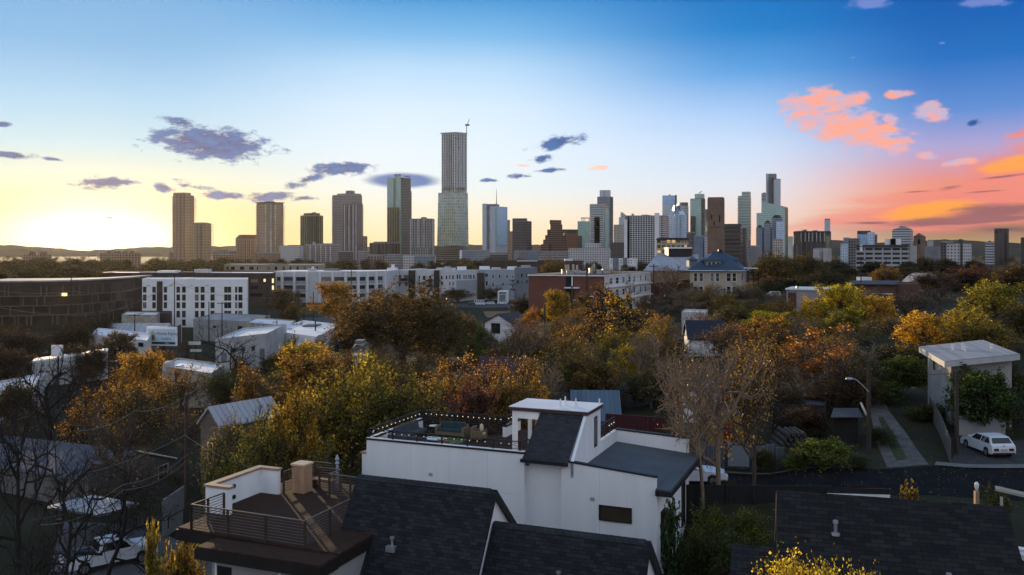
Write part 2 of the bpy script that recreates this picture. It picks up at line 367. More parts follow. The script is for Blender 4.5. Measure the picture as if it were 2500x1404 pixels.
t.put(mx.inputs[6], sc_.outputs[0]); t.put(mx.inputs[7], sc2.outputs[0]); t.put(bg.inputs[0], mx.outputs[2]); bg.inputs[1].default_value = .1

# ---------------------------------------------------------------- ground
CP = [(335, 61, -6.4), (60, 60, -7), (700, 40, -4), (1250, 45, -2.9), (1640, 50, -2.6), (1720, 59, -.3), (2100, 59, 0), (2430, 64, 0), (2400, 30, 0), (1250, 10, -1), (300, 20, -3), (2150, 90, 1.0), (2330, 80, .6),
      (1700, 100, 0), (1600, 76, -1.2), (1750, 235, 1.7), (2300, 235, 1.5), (1420, 218, -.8), (1210, 190, -5), (1200, 435, -11.5), (700, 430, -10), (450, 290, -10), (100, 305, -10), (300, 200, -9), (250, 120, -8), (560, 100, -6.5), (950, 110, -5), (1300, 110, -3), (1000, 250, -9),
      (2000, 420, -1), (2420, 420, 1), (1600, 400, -4), (300, 900, -14), (600, 1600, -14), (1300, 1500, -14), (2000, 1500, -12), (2400, 1200, -6), (1250, 4000, -12), (100, 3000, -12), (2400, 3000, -8)]
CPA = np.array([(p, math.log(y), z) for p, y, z in CP])
def gpx(p, Y):
    p = min(2600, max(-100, p)); l = math.log(min(5000, max(8, Y)))
    d = ((CPA[:, 0]-p)/420)**2+((CPA[:, 1]-l)*1.5)**2+.004
    w = d**-2; return float((w*CPA[:, 2]).sum()/w.sum())
def gz(x, y): 
    r = math.hypot(x, y); a = math.atan2(x, y); a = max(-.6, min(.6, a)); return gpx(CX+F*math.tan(a), max(8, r*math.cos(a)))
def ground_mesh():
    na, nr = 200, 130; v = []; q = []
    rs = np.exp(np.linspace(math.log(2), math.log(5500), nr))
    angs = list(np.linspace(-.62, .62, 150))+list(np.linspace(.62, 2*math.pi-.62, na-150+2))[1:-1]; na = len(angs)
    for r in rs:
        for a in angs:
            x, y = r*math.sin(a), r*math.cos(a); v.append((x, y, gz(x, y)))
    for i in range(nr-1):
        for j in range(na): q.append((i*na+j, (i+1)*na+j, (i+1)*na+(j+1) % na, i*na+(j+1) % na))
    return rawmesh('ground', v, np.array(q)[:, ::-1], smooth=True)
mat('verge_grass', (.04, .05, .018), .95, .4, 2)
m, t, b = newmat('earth')
g = t.node('ShaderNodeNewGeometry').outputs['Position']
c = t.ramp(t.noise(g, .12, 6), [(.35, (.035, .03, .018)), (.5, (.03, .034, .014)), (.62, (.05, .045, .03)), (.72, (.09, .08, .065))])
t.put(b.inputs['Base Color'], t.mix(t.m('MULTIPLY', t.noise(g, 2.5, 4), .6), c, (.02, .017, .011))); b.inputs['Roughness'].default_value = .95; b.inputs['Specular IOR Level'].default_value = .1
go = link('ground', ground_mesh(), 'earth'); tag(go, kind='structure')
def sheet(name, pts, m, lift=.03, n=14, kind='structure', label=None):
    """strip between two rows of ground points (px, Y), draped on the terrain"""
    (L, Rr) = pts; v = []; q = []; N = (len(L)-1)*n+1; K = 8
    def at(row, s):
        i = min(int(s), len(row)-2); f = s-i; a, b = row[i], row[i+1]
        A, B = G(*a), G(*b); return A[0]+(B[0]-A[0])*f, A[1]+(B[1]-A[1])*f
    for i in range(N):
        s = i/n; a = at(L, s); b_ = at(Rr, s)
        for k in range(K+1):
            x = a[0]+(b_[0]-a[0])*k/K; y = a[1]+(b_[1]-a[1])*k/K; v.append((x, y, gz(x, y)+lift))
    for i in range(N-1):
        for k in range(K): q.append((i*(K+1)+k, i*(K+1)+k+1, (i+1)*(K+1)+k+1, (i+1)*(K+1)+k))
    o = link(name, rawmesh(name, v, q, smooth=True), m); tag(o, label=label, kind=kind); return o
mat('asphalt', (.0095, .0095, .0105), .9, .4, .5, spec=.08, bump=.15); mat('gravel', (.11, .1, .092), .95, .35, 1.2, bump=.5, bscale=6); mat('concrete', (.15, .145, .14), .85, .2, .6, bump=.2)
mat('asphalt_far', (.05, .05, .052), .8, .3, .05); mat('kerb', (.1, .095, .09), .85, .2, 2)
# hills on the skyline
def hills(name, Y, prof, m):
    v = []; q = []
    for px, py in prof:
        x = X(px, Y); h = Z(py, Y)
        v += [(x, Y, -30), (x, Y+60, h), (x, Y+300, h*.6-10)]
    for i in range(len(prof)-1): q += [(3*i, 3*i+3, 3*i+4, 3*i+1), (3*i+1, 3*i+4, 3*i+5, 3*i+2)]
    return tag(link(name, rawmesh(name, v, q), m), kind='structure')
mat('hill_wood', (.03, .036, .028), .95, .4, .004)
rr = random.Random(4)
def rough_prof(pts, amp, step=14):
    out = []; x = pts[0][0]
    while x <= pts[-1][0]:
        for (a, b), (c, d) in zip(pts, pts[1:]):
            if a <= x <= c: y = b+(d-b)*(x-a)/(c-a); break
        out.append((x, y+rr.uniform(-amp, amp))); x += step
    return out
hills('hill', 5100, rough_prof([(-900, 600), (-300, 596), (0, 598), (90, 604), (200, 612), (330, 604), (560, 601), (800, 606), (1120, 597), (1180, 597), (1300, 597), (1500, 602), (1700, 606), (1950, 600), (2030, 584), (2090, 590), (2160, 592), (2250, 589), (2310, 584), (2400, 588), (2500, 593), (3200, 600)], 1.2), 'hill_wood')
hills('hill', 4200, rough_prof([(-900, 606), (-100, 606), (0, 604), (60, 608), (200, 618), (300, 614), (420, 612), (600, 612), (900, 614), (1300, 606), (1500, 612), (2000, 606), (2300, 601), (2500, 604), (3200, 606)], 1), 'hill_wood')

# ---------------------------------------------------------------- skyline
mat('glass_dark', (.02, .024, .028), .08, .3, .6, spec=.6); mat('glass_dusk', (.05, .06, .075), .12, .4, .8, spec=.6); mat('glass_blind', (.12, .115, .105), .35, .4, 1.5, spec=.5); mat('trim_white', (.72, .72, .7), .6, .08, 2); mat('roof_grey', (.3, .3, .3), .9, .25, .3); mat('roof_dark', (.05, .05, .055), .9, .3, .3)
mat('metal_dark', (.03, .03, .032), .5, .3, 3, metal=.3); mat('steel', (.35, .36, .37), .45, .2, 2, metal=.6); mat('white_wall', (.78, .78, .77), .75, .07, .4); mat('roof_white', (.72, .72, .73), .85, .15, .25)
facade('f_tan_flare', (.42, .29, .17), (.13, .11, .09), 3.2, 3.4, .55, .55, var=.4)  # tan wall warmed towards gold: the sun's flare is put into its colour
facade('f_tan_flare2', (.44, .31, .19), (.15, .12, .1), 2.4, 3.4, .6, .5, var=.4)  # same golden flare mixed into this tan wall colour
facade('f_rib', (.42, .31, .21), (.12, .1, .085), 4.2, 3.4, .5, .62)
facade('f_olive', (.2, .2, .12), (.07, .07, .045), 5.5, 3.5, .72, .9, gmetal=.4)
facade('f_grey', (.26, .24, .235), (.14, .13, .13), 3, 3.4, .6, .5)
facade('f_mauve', (.2, .175, .185), (.1, .09, .1), 4.5, 3.6, .5, .8)
facade('f_teal', (.2, .3, .27), (.33, .5, .44), 1.6, 3.6, .9, .85, gmetal=.5, var=.15, grough=.25)
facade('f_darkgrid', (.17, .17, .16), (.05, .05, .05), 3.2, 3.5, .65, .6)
facade('f_whiteframe', (.5, .48, .46), (.07, .075, .08), 5.2, 3.4, .8, .84, var=.6)
facade('f_water', (.6, .64, .66), (.035, .05, .06), 5.0, 7.2, .5, .86, gmetal=.3, var=.8); facade('f_school', (.36, .36, .37), (.03, .03, .035), 7, 3.6, .82, .5, gmetal=.2)
facade('f_water2', (.24, .28, .27), (.4, .5, .44), 5.4, 7.2, .66, .74, gmetal=.6, var=.4)
facade('f_pale', (.48, .52, .55), (.42, .5, .56), 2.2, 4, .8, .8, gmetal=.5, var=.12, grough=.3)
facade('f_blue', (.16, .22, .28), (.3, .48, .66), 2.6, 3.8, .92, .92, gmetal=.7, var=.12, grough=.12)
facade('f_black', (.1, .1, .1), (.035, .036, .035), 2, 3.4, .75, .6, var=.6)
facade('f_brown', (.16, .095, .07), (.06, .04, .035), 1.6, 3.8, 1, .45, var=.4)
facade('f_red', (.2, .085, .055), (.08, .05, .045), 3.6, 3.6, .45, .5)
facade('f_slat', (.5, .56, .55), (.2, .26, .26), 30, 3.8, .98, .6, gmetal=.5, var=.2)
facade('f_beige', (.46, .41, .34), (.16, .14, .12), 3, 3.4, .5, .5)
facade('f_hotel', (.62, .63, .63), (.04, .042, .047), 4.3, 3.25, .8, .76, gmetal=.2, var=.4)
facade('f_frost', (.42, .52, .62), (.44, .58, .72), 2.6, 4, .82, .9, gmetal=.6, var=.15, grough=.15)
facade('f_sail', (.3, .44, .4), (.38, .54, .48), 2, 3.9, .86, .78, gmetal=.5, var=.12, grough=.2)
facade('f_office', (.075, .066, .06), (.06, .052, .048), 40, 4, 1, .5, gmetal=.5)
facade('f_green', (.44, .5, .44), (.2, .26, .23), 40, 3.3, 1, .5, var=.2)
facade('f_greyblue', (.2, .235, .28), (.16, .2, .25), 2, 3.6, .55, .55)
facade('f_offwhite', (.42, .43, .44), (.15, .16, .17), 60, 3.8, 1, .45)
facade('f_dots', (.5, .48, .47), (.1, .1, .1), 3.6, 3.6, .45, .45)
facade('f_stripe', (.085, .075, .07), (.05, .045, .042), 8, 40, .8, 1, gmetal=.1)
facade('f_cream', (.47, .38, .26), (.2, .15, .1), 3, 3.2, .7, .55, lit=.1, lite=(.5, .34, .15))
facade('f_dim', (.09, .08, .078), (.06, .055, .055), 3, 3.6, .55, .5)
facade('f_warm', (.3, .2, .12), (.15, .1, .06), 4, 3.4, .5, .5)
mat('conc_brown', (.2, .135, .1), .9, .18, .12); mat('conc_pale', (.42, .41, .38), .9, .3, .08); mat('conc_grey', (.2, .2, .21), .9, .25, .1); mat('conc_dark', (.07, .065, .065), .9, .3, .1); mat('slate_blue', (.17, .21, .27), .7, .2, .1)
BASE = -17
class Tower:
    def __init__(s, name, label, cat, L, C, Rr, top, Y, dl, dr, m, roof='roof_grey', base=BASE, part='facade'):
        s.Y = Y; s.dl, s.dr = dl, dr; s.base = base
        s.root = thing(name, label, cat, (X((L+Rr)/2, Y), Y, base)); s.top = top
        s.blk(part, L, C, Rr, top, None, m, 0); s.C = C
        if roof:
            z = Z(top, Y); p = s.poly(L, C, Rr, 0)
            MB().prism([(a+(X((L+Rr)/2, Y+10)-a)*.03, b+(Y+(dl+dr)/2-b)*.03) for a, b in p], z+.02, z+1.4).build('parapet', roof, s.root)
    def poly(s, L, C, Rr, off, dl=None, dr=None):
        dl = s.dl if dl is None else dl; dr = s.dr if dr is None else dr; Y = s.Y+off
        a, b, c = G(L, Y+dl), G(C, Y), G(Rr, Y+dr); return [a, b, c, (a[0]+c[0]-b[0], a[1]+c[1]-b[1])]
    def blk(s, part, L, C, Rr, top, bot, m, off=0, dl=None, dr=None, shift=None, tops=None):
        p = s.poly(L, C, Rr, off, dl, dr); z0 = s.base if bot is None else Z(bot, s.Y+off)
        q = s.poly(*shift, off, dl, dr) if shift else None
        z1 = [Z(y, s.Y+off) for y in tops] if tops else Z(top, s.Y+off)
        return MB().prism(p, z0, z1, shift=q).build(part, m, s.root)
    def slabs(s, part, px0, px1, py0, py1, n, m='conc_pale', off=-3, dep=9, th=1.0):
        mb = MB()
        for i in range(n):
            z = Z(py0+(py1-py0)*i/max(1, n-1), s.Y+off); mb.box(X(px0, s.Y+off), X(px1, s.Y+off), s.Y+off, s.Y+off+dep, z, z+th)
        return mb.build(part, m, s.root)
    def fins(s, part, xs, py0, py1, m, w=2, off=-1.2, dep=1.2):
        for x in xs: MB().box(X(x, s.Y+off)-w/2, X(x, s.Y+off)+w/2, s.Y+off, s.Y+off+dep, Z(py1, s.Y+off), Z(py0, s.Y+off)).build(part, m, s.root)
    def rod(s, part, pts, r, m='metal_dark', off=15, n=5):
        MB().tube([P(x, y, s.Y+off) for x, y in pts], r, n).build(part, m, s.root)
T = Tower; TW = 'tower'
# golden pair by the sun
a = T('apartment_tower', 'tall round-shouldered tower in golden haze right of the sun, higher of the joined pair', TW, 421, 452, 474, 478, 2000, 10, 16, 'f_tan_flare2')
a.blk('crown', 423, 448, 466, 470, 478, 'f_tan_flare2', 2); a.slabs('balcony_stack', 419.5, 424, 486, 632, 36, 'conc_pale', 6); a.slabs('balcony_stack', 472, 477, 486, 540, 14, 'conc_pale', 12); a.fins('pier', (432, 441, 450), 474, 640, 'conc_brown', 2)
a = T('apartment_tower', 'golden tower with sloping top joined to the right of a taller one', TW, 472, 496, 516, 546, 1960, 6, 14, 'f_tan_flare')
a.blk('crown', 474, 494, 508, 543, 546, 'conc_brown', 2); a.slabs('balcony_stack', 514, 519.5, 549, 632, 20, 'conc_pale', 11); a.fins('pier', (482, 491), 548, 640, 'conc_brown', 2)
T('low_office', 'low dark block between the golden towers and the chamfered tower', 'building', 519, 560, 577, 614, 1900, 5, 14, 'f_warm').blk('penthouse', 530, 545, 555, 610, 614, 'conc_brown', 5)
T('low_office', 'small balconied block at the left foot of the tallest golden tower', 'building', 409, 415, 423, 617, 1950, 4, 10, 'f_warm')
a = T('apartment_tower', 'short apartment tower with chamfered roof corner and pale window columns', TW, 575, 590, 627, 582, 2020, 8, 18, 'f_rib', None)
a.blk('roof', 575, 590, 627, 573, 582, 'conc_brown', 0, shift=(584, 594, 627)); a.fins('pier', (581, 590, 599, 608, 617), 584, 640, 'conc_brown', 1.6)
a = T('apartment_tower', 'tan tower under a wide thin flat roof slab', TW, 626, 656, 692, 497, 1980, 14, 16, 'f_tan_flare2')
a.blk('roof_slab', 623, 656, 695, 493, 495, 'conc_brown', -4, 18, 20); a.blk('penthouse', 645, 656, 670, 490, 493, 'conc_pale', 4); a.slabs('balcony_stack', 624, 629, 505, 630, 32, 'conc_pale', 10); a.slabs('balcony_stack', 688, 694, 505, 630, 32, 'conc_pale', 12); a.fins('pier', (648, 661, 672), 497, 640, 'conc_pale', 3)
a = T('hotel_block', 'low pale hotel block dotted with small square windows beside the tan tower', 'hotel', 682, 730, 741, 601, 1500, 1, 24, 'f_dots'); a.blk('penthouse', 703, 722, 738, 598, 601, 'conc_brown', 8)
a = T('condo_tower', 'olive glass tower with dark vertical stripes standing alone', TW, 733, 768, 789, 527, 1900, 14, 18, 'f_olive'); a.blk('crown', 741, 768, 781, 520, 527, 'f_olive', 3); a.fins('fin', (741, 752, 757, 768, 776), 530, 600, 'conc_dark', 2.5); a.blk('penthouse', 762, 767, 772, 518, 520, 'conc_dark', 12)
a = T('apartment_block', 'grey mid-rise block of flats below the olive tower', 'building', 745, 800, 829, 598, 1550, 3, 20, 'f_grey'); a.blk('stair_core', 763, 768, 772, 591, 598, 'conc_pale', 3); a.blk('wing', 776, 800, 812, 594, 598, 'f_grey', 3); a.fins('pier', (757, 770, 783, 795, 806), 598, 640, 'conc_pale', 2)
a = T('condo_tower', 'grey twin-stepped tower with low dark roofline, left of the green glass tower', TW, 811, 862, 884, 477, 1900, 12, 18, 'f_grey')
a.blk('upper_storeys', 823, 862, 882, 472, 477, 'f_grey', 3); a.blk('penthouse', 844, 856, 866, 465, 472, 'conc_grey', 8); a.blk('front_wing', 836, 868, 886, 497, None, 'f_mauve', -14, 8, 10); a.fins('pier', (841, 852, 862, 869), 500, 635, 'conc_pale', 2, -16); a.slabs('balcony_stack', 809.5, 814, 485, 620, 34, 'conc_pale', 8); a.slabs('balcony_stack', 884, 886.5, 505, 620, 30, 'conc_pale', 2)
T('low_office', 'small slim brown block right of the grey stepped tower', 'building', 884, 892, 897, 578, 2000, 4, 8, 'f_warm')
a = T('office_block', 'wide squat dark block beside the foot of the green glass tower', 'building', 902, 955, 976, 594, 1850, 4, 20, 'f_stripe'); a.blk('penthouse', 912, 940, 950, 590, 594, 'conc_dark', 6)
a = T('glass_tower', 'slim pale green glass tower with a roof crane and a darker gridded side', TW, 945, 979, 1002, 435, 1950, 8, 24, 'f_teal')
a.blk('crown', 963, 979, 983, 428, 435, 'f_teal', 2); a.blk('side_facade', 980, 981, 1003, 434, None, 'f_darkgrid', -1, 2, 22); a.blk('rear_wing', 990, 1000, 1005, 467, None, 'f_darkgrid', 18, 4, 6); a.blk('lower_facade', 945.5, 971, 975, 506, None, 'f_olive', -4, 6, 2); a.fins('mullion', (962,), 437, 506, 'conc_dark', 1.6); a.rod('roof_crane', [(963, 427), (980, 427)], 1.2); a.rod('roof_frame', [(1000, 436), (1000, 431), (990, 431)], .8)  # olive lower block: shade on the glass put in as a darker facade
a = T('condo_tower', 'white-framed tower with dark windows at the right of the green glass tower', TW, 1001, 1048, 1061, 535, 1880, 6, 16, 'f_whiteframe'); a.blk('penthouse', 1028, 1036, 1042, 530, 535, 'conc_brown', 8); a.blk('podium', 1003, 1048, 1060, 604, None, 'f_whiteframe', -6, 6, 16); a.fins('pier', (1003, 1021, 1035, 1057), 536, 640, 'conc_pale', 2.4)
# the tallest tower
a = T('supertall_tower', 'tallest tower of the skyline, pale ribbed upper half on a wider glass half', TW, 1078, 1113, 1140, 325, 2140, 16, 20, 'f_water', None, BASE, 'upper_facade')
a.blk('roof_frame', 1075, 1113, 1141, 322, 325, 'steel', -2, 16, 20); a.blk('neck', 1080, 1113, 1138, 457, 470, 'conc_grey', 4); a.slabs('neck_column', 1079, 1139, 458, 459, 1, 'steel', -2, 20)
a.blk('lower_facade', 1067, 1112, 1144, 470, 600, 'f_water2', -14, 16, 22, shift=(1070, 1112, 1142)); a.blk('podium', 1064, 1112, 1143, 603, None, 'f_office', -18, 16, 22); a.slabs('podium_floor', 1063, 1143, 606, 634, 7, 'conc_pale', -22, 6, .8)
a.fins('rib', [1079+i*4.4 for i in range(8)], 326, 458, 'steel', 1.1, 3); a.fins('rib', (1116, 1124, 1132, 1138), 326, 458, 'steel', 1.2, -1); a.fins('neck_column', (1082, 1092, 1102, 1113, 1122, 1130, 1137), 458, 470, 'conc_pale', 2, 0)
c = thing('tower_crane', 'small dark crane perched on the top right of the tallest tower', 'crane', P(1139, 325, 2150))
MB().tube([P(1139, 336, 2130), P(1139, 306, 2130)], .9, 4).build('mast', 'steel', c); MB().box(X(1136, 2130), X(1146, 2130), 2128, 2133, Z(307, 2130), Z(303.5, 2130)).build('cab', 'metal_dark', c); MB().tube([P(1141, 304, 2130), P(1146, 291, 2130)], .6, 4).build('jib', 'metal_dark', c)
T('convention_hall', 'long low slate-grey hall right of the tallest tower', 'building', 1123, 1130, 1196, 612, 1500, 2, 20, 'f_greyblue').blk('end_wall', 1122, 1126, 1128, 611, None, 'white_wall', -3, 1, 1)
a = T('glass_tower', 'faceted pale and mirror-blue glass tower with a needle mast', TW, 1178, 1210, 1239, 504, 1900, 6, 22, 'f_pale', None)
a.blk('roof_screen', 1178, 1212, 1219, 498, 506, 'slate_blue', 4); a.blk('left_wing', 1177.5, 1188, 1190, 497, None, 'f_pale', -2, 2, 4); a.blk('mirror_facade', 1210.5, 1211.5, 1238, 505, 600, 'f_blue', -2, 1, 20); a.blk('recess', 1190, 1193.5, 1195, 500, None, 'conc_grey', -.5, 1, 2)
a.rod('mast', [(1212, 498), (1212, 461)], [.9, .3], off=10); a.blk('base', 1180, 1211, 1240, 617, None, 'f_darkgrid', -6, 6, 22)
T('low_office', 'narrow tan block squeezed between the mirror tower and the black tower', 'building', 1239, 1247, 1253, 566, 2000, 4, 6, 'f_tan_flare2').blk('wing', 1238, 1243, 1245, 537, None, 'f_grey', 14, 2, 2)
a = T('office_tower', 'near-black boxy tower left of the stepped brown building', TW, 1251, 1285, 1298, 541, 1850, 4, 18, 'f_black', 'conc_grey'); a.blk('upper_storeys', 1251, 1285, 1287, 533, 541, 'f_black', 2, 3, 6)
T('civic_block', 'low tan and blue-grey blocks at the foot of the black tower', 'building', 1254, 1290, 1316, 614, 1300, 3, 8, 'conc_grey').blk('metal_wing', 1288, 1290, 1315, 616, None, 'slate_blue', -5, 1, 8)
# stepped building
a = T('stepped_tower', 'brown stepped pyramid of a building', TW, 1321, 1340, 1386, 596, 1800, 10, 14, 'f_brown', None)
for i, (l, r, y) in enumerate(((1326, 1384, 585), (1331, 1381, 574), (1336, 1376, 560), (1341, 1373, 548), (1345, 1368, 537))): a.blk('step', l, 1346-i, r, y, (596, 585, 574, 560, 548)[i], 'f_brown', 2+i*2, 8, 12)
a.blk('central_bay', 1344, 1346, 1372, 548, None, 'f_brown', -4, 2, 5)
a = T('office_block', 'red-brown office block with dark top beside the stepped brown building', 'building', 1377, 1380, 1411, 569, 1900, 4, 10, 'f_red', None); a.blk('dark_crown', 1376, 1380, 1411, 560, 569, 'conc_dark', 1)
a = T('glass_block', 'plain pale teal glass block with open rooftop frame', 'building', 1410, 1413, 1442, 540, 1950, 4, 10, 'f_teal', None); a.blk('roof_canopy', 1418, 1420, 1441, 531, 533, 'conc_brown', 4); a.fins('roof_column', (1420, 1424, 1428, 1438), 533, 540, 'conc_pale', 1.5, 6); a.blk('dark_base', 1410, 1412, 1421, 575, None, 'f_black', -8, 2, 4)
a = T('office_tower', 'white-framed tower with horizontal slats in front of a taller grey tower', TW, 1440, 1475, 1484, 500, 1850, 3, 16, 'f_slat', None)
a.blk('frame_top', 1440, 1475, 1480, 498, 502, 'conc_pale', -2, 3, 8); a.fins('frame_post', (1441, 1474), 499, 596, 'conc_pale', 2.4, -3); a.blk('dark_bay', 1451, 1458, 1464, 530, 595, 'f_black', -1.5, 0, 0); a.blk('side_bay', 1476, 1477, 1486, 512, None, 'f_sail', 2, 2, 8)
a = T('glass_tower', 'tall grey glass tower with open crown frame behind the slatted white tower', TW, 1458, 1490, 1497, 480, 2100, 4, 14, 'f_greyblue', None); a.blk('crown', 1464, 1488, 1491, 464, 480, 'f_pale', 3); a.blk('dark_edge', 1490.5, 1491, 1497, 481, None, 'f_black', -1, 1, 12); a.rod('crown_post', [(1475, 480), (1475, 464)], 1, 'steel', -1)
a = T('beige_tower', 'beige apartment block between the slatted tower and the white hotel grid', 'building', 1498, 1515, 1526, 550, 1800, 6, 8, 'f_beige'); a.blk('lower_wing', 1490, 1520, 1526, 592, None, 'f_dim', -40, 6, 8)
a = T('glass_tower', 'pale tower with slanted green glass peak peeping over the white hotel', TW, 1511, 1528, 1534, 530, 2100, 4, 8, 'f_pale', None); a.blk('glass_peak', 1515, 1528, 1533, 518, 530, 'f_teal', 2, tops=(518, 527, 529, 518))
T('library_block', 'low wide concrete block with slotted windows under the slatted tower', 'building', 1387, 1475, 1491, 608, 1350, 3, 14, 'f_dots', 'conc_pale').blk('upper_block', 1428, 1462, 1466, 594, 608, 'f_dots', 10)
# white hotel
a = T('hotel_tower', 'broad white hotel with a regular grid of dark windows', 'hotel', 1525, 1618, 1633, 528, 1500, 2, 26, 'f_hotel', 'conc_grey')
a.blk('dark_bay', 1532, 1534, 1537, 528, 635, 'f_black', -1.5, 0, 0); a.blk('stair_tower', 1598, 1603, 1610, 520, 640, 'white_wall', -2, 0, 2); a.blk('end_wall', 1524, 1526, 1531, 536, None, 'white_wall', -1.5, .5, .5); a.blk('roof_plant', 1566, 1580, 1590, 524, 528, 'conc_pale', 8); a.blk('roof_plant', 1542, 1545, 1548, 521, 528, 'conc_pale', 8)
# cluster behind
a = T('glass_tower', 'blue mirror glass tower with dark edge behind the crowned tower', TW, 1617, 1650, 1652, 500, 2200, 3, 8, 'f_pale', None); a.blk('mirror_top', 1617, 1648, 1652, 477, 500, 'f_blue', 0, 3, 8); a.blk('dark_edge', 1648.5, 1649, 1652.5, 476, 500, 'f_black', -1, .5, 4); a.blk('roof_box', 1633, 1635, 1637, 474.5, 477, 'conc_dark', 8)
a = T('crowned_tower', 'light blue glass tower with folded pointed crown', TW, 1632, 1658, 1676, 524, 1900, 14, 12, 'f_frost', None)
a.blk('shoulder', 1636, 1658, 1673, 512, 524, 'f_frost', 2, shift=(1641, 1656, 1667)); 
for l, c_, r in ((1641, 1646, 1652), (1650, 1655, 1661), (1657, 1662, 1667)): a.blk('crown_peak', l, c_, r, 497 if l == 1650 else 501, 514, 'f_pale', 3, shift=((l+c_)/2, c_, (r+c_)/2))
a.fins('rib', (1639, 1648, 1657, 1666), 522, 580, 'f_pale', 2.4)
a = T('office_tower', 'pale tower with boxed brown crown between the crowned tower and a tall glass tower', TW, 1658, 1678, 1681, 503, 2150, 3, 6, 'f_offwhite', None); a.blk('crown', 1660, 1676, 1680, 494, 503, 'conc_brown', 1)
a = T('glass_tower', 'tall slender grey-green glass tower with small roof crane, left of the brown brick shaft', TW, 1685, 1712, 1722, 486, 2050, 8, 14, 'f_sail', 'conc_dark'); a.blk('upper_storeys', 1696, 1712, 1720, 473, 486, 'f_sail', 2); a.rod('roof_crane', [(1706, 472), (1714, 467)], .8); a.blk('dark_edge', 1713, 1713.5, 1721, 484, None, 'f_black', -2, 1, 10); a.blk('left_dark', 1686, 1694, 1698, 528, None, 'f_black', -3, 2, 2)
T('office_block', 'dark slim block behind the brown brick shaft', 'building', 1721, 1728, 1733, 512, 2300, 3, 4, 'f_darkgrid')
T('office_block', 'blue-grey windowless block left of the brown brick shaft', 'building', 1694, 1716, 1728, 577, 1200, 3, 10, 'slate_blue').blk('window_wing', 1720, 1721, 1728, 579, None, 'f_dots', -3, .5, 6)
T('office_block', 'black low tower between the crowned tower and the blue-grey block', 'building', 1676, 1688, 1697, 568, 1700, 3, 8, 'f_black')
# brown brick shaft (near)
a = T('brick_shaft', 'windowless tan-brown masonry tower with three dark slots', TW, 1727, 1765, 1769, 486, 640, 1, 8, 'conc_brown', 'conc_brown', -5, 'shaft')
for x, y0, y1 in ((1737, 524, 534), (1757, 525, 543), (1743.5, 540, 550)): a.blk('slot', x-1, x, x+1, y0, y1, 'glass_dark', -.12, 0, 0)
a.blk('joint', 1729, 1740, 1765, 554, 554.6, 'conc_dark', -.1, .3, 0)
a = T('office_block', 'dark bronze glass office block right of the brown brick shaft', 'building', 1768, 1808, 1811, 550, 900, 1, 9, 'f_office', 'conc_dark', -8); a.blk('roof_plant', 1779, 1790, 1800, 546.5, 550, 'conc_dark', 3)
a = T('office_block', 'slim dark slatted block with stepped top behind the bronze office block', 'building', 1810, 1820, 1824, 560, 1000, 1, 6, 'f_stripe', 'conc_dark', -8); a.slabs('floor_slab', 1810, 1814, 563, 600, 9, 'conc_pale', -1, 2, .6); a.blk('domed_turret', 1827, 1830, 1833, 585, None, 'conc_grey', 40)
a = T('condo_tower', 'pale green-cream tower with balcony edges standing apart in the pink sky', TW, 1802, 1829, 1833, 478, 1900, 3, 12, 'f_green', None); a.blk('crown', 1811, 1830, 1833, 468, 478, 'f_green', 2); a.slabs('balcony_stack', 1832, 1834.5, 485, 575, 26, 'conc_pale', 6); a.slabs('balcony_stack', 1801, 1805, 485, 575, 26, 'conc_pale', -2, 6)
T('museum', 'low grey colonnaded block under the green-cream tower', 'building', 1829, 1840, 1858, 602, 1100, 2, 6, 'conc_grey')
# sail building group
a = T('twin_tower', 'tallest tower on the right, two tall joined slabs of blue-grey glass', TW, 1870, 1893, 1896, 424, 2250, 3, 8, 'f_greyblue', None)
a.blk('front_slab', 1883, 1904, 1906, 438, None, 'f_pale', -12, 2, 8); a.blk('dark_joint', 1882, 1883.5, 1889, 434, None, 'f_black', -14, 1, 1); a.blk('top_cap', 1883, 1904, 1906, 436.5, 438, 'conc_dark', -12); a.blk('pale_face', 1870.5, 1873, 1876, 423.5, None, 'f_pale', -2, 1, 1)
T('white_tower', 'narrow white tower just left of the two tall joined slabs', TW, 1859, 1868, 1871, 473, 2300, 2, 4, 'f_offwhite').blk('curved_cap', 1862, 1866, 1870, 470, 473, 'conc_pale', 3)
a = T('sail_building', 'wide green glass building with a sloping sail-shaped top', TW, 1847, 1918, 1924, 520, 1850, 2, 16, 'f_sail', None); a.blk('sail', 1860, 1917, 1923.5, 500, 520, 'f_sail', 1, tops=(492.5, 504.5, 505.5, 494)); a.blk('bronze_edge', 1917.5, 1918, 1924, 508, None, 'f_olive', -1, 1, 14)
a = T('stepped_tower', 'grey-blue stepped building with tiered pointed roofs in front of the green sail', TW, 1846, 1880, 1915, 556, 1600, 4, 10, 'f_greyblue', None)
for l, c_, r, y, o in ((1847, 1861, 1863, 556, -4), (1865, 1881, 1883, 545, -7), (1884, 1904, 1910, 532, -10)):
    a.blk('bay', l, c_, r, y, None, 'f_dots' if o == -99 else 'f_greyblue', o, 2, 5); a.blk('roof_tier', l+1, c_, r-1, y-4, y, 'conc_dark', o, 2, 5, shift=(l+4, c_-3, r-4)); a.blk('roof_tier', l+4, c_-2, r-3, y-7, y-4, 'conc_dark', o+2, 2, 4, shift=(l+7, c_-5, r-6))
a.blk('glass_bay', 1894, 1895, 1915, 541, None, 'f_frost', -16, 1, 6)
T('office_block', 'plain beige low block at the foot of the green sail building', 'building', 1887, 1908, 1911, 586, 1200, 2, 8, 'f_beige')
T('office_block', 'small pale blue block just right of the sail building', 'building', 1922, 1932, 1936, 579, 1900, 2, 6, 'f_pale')
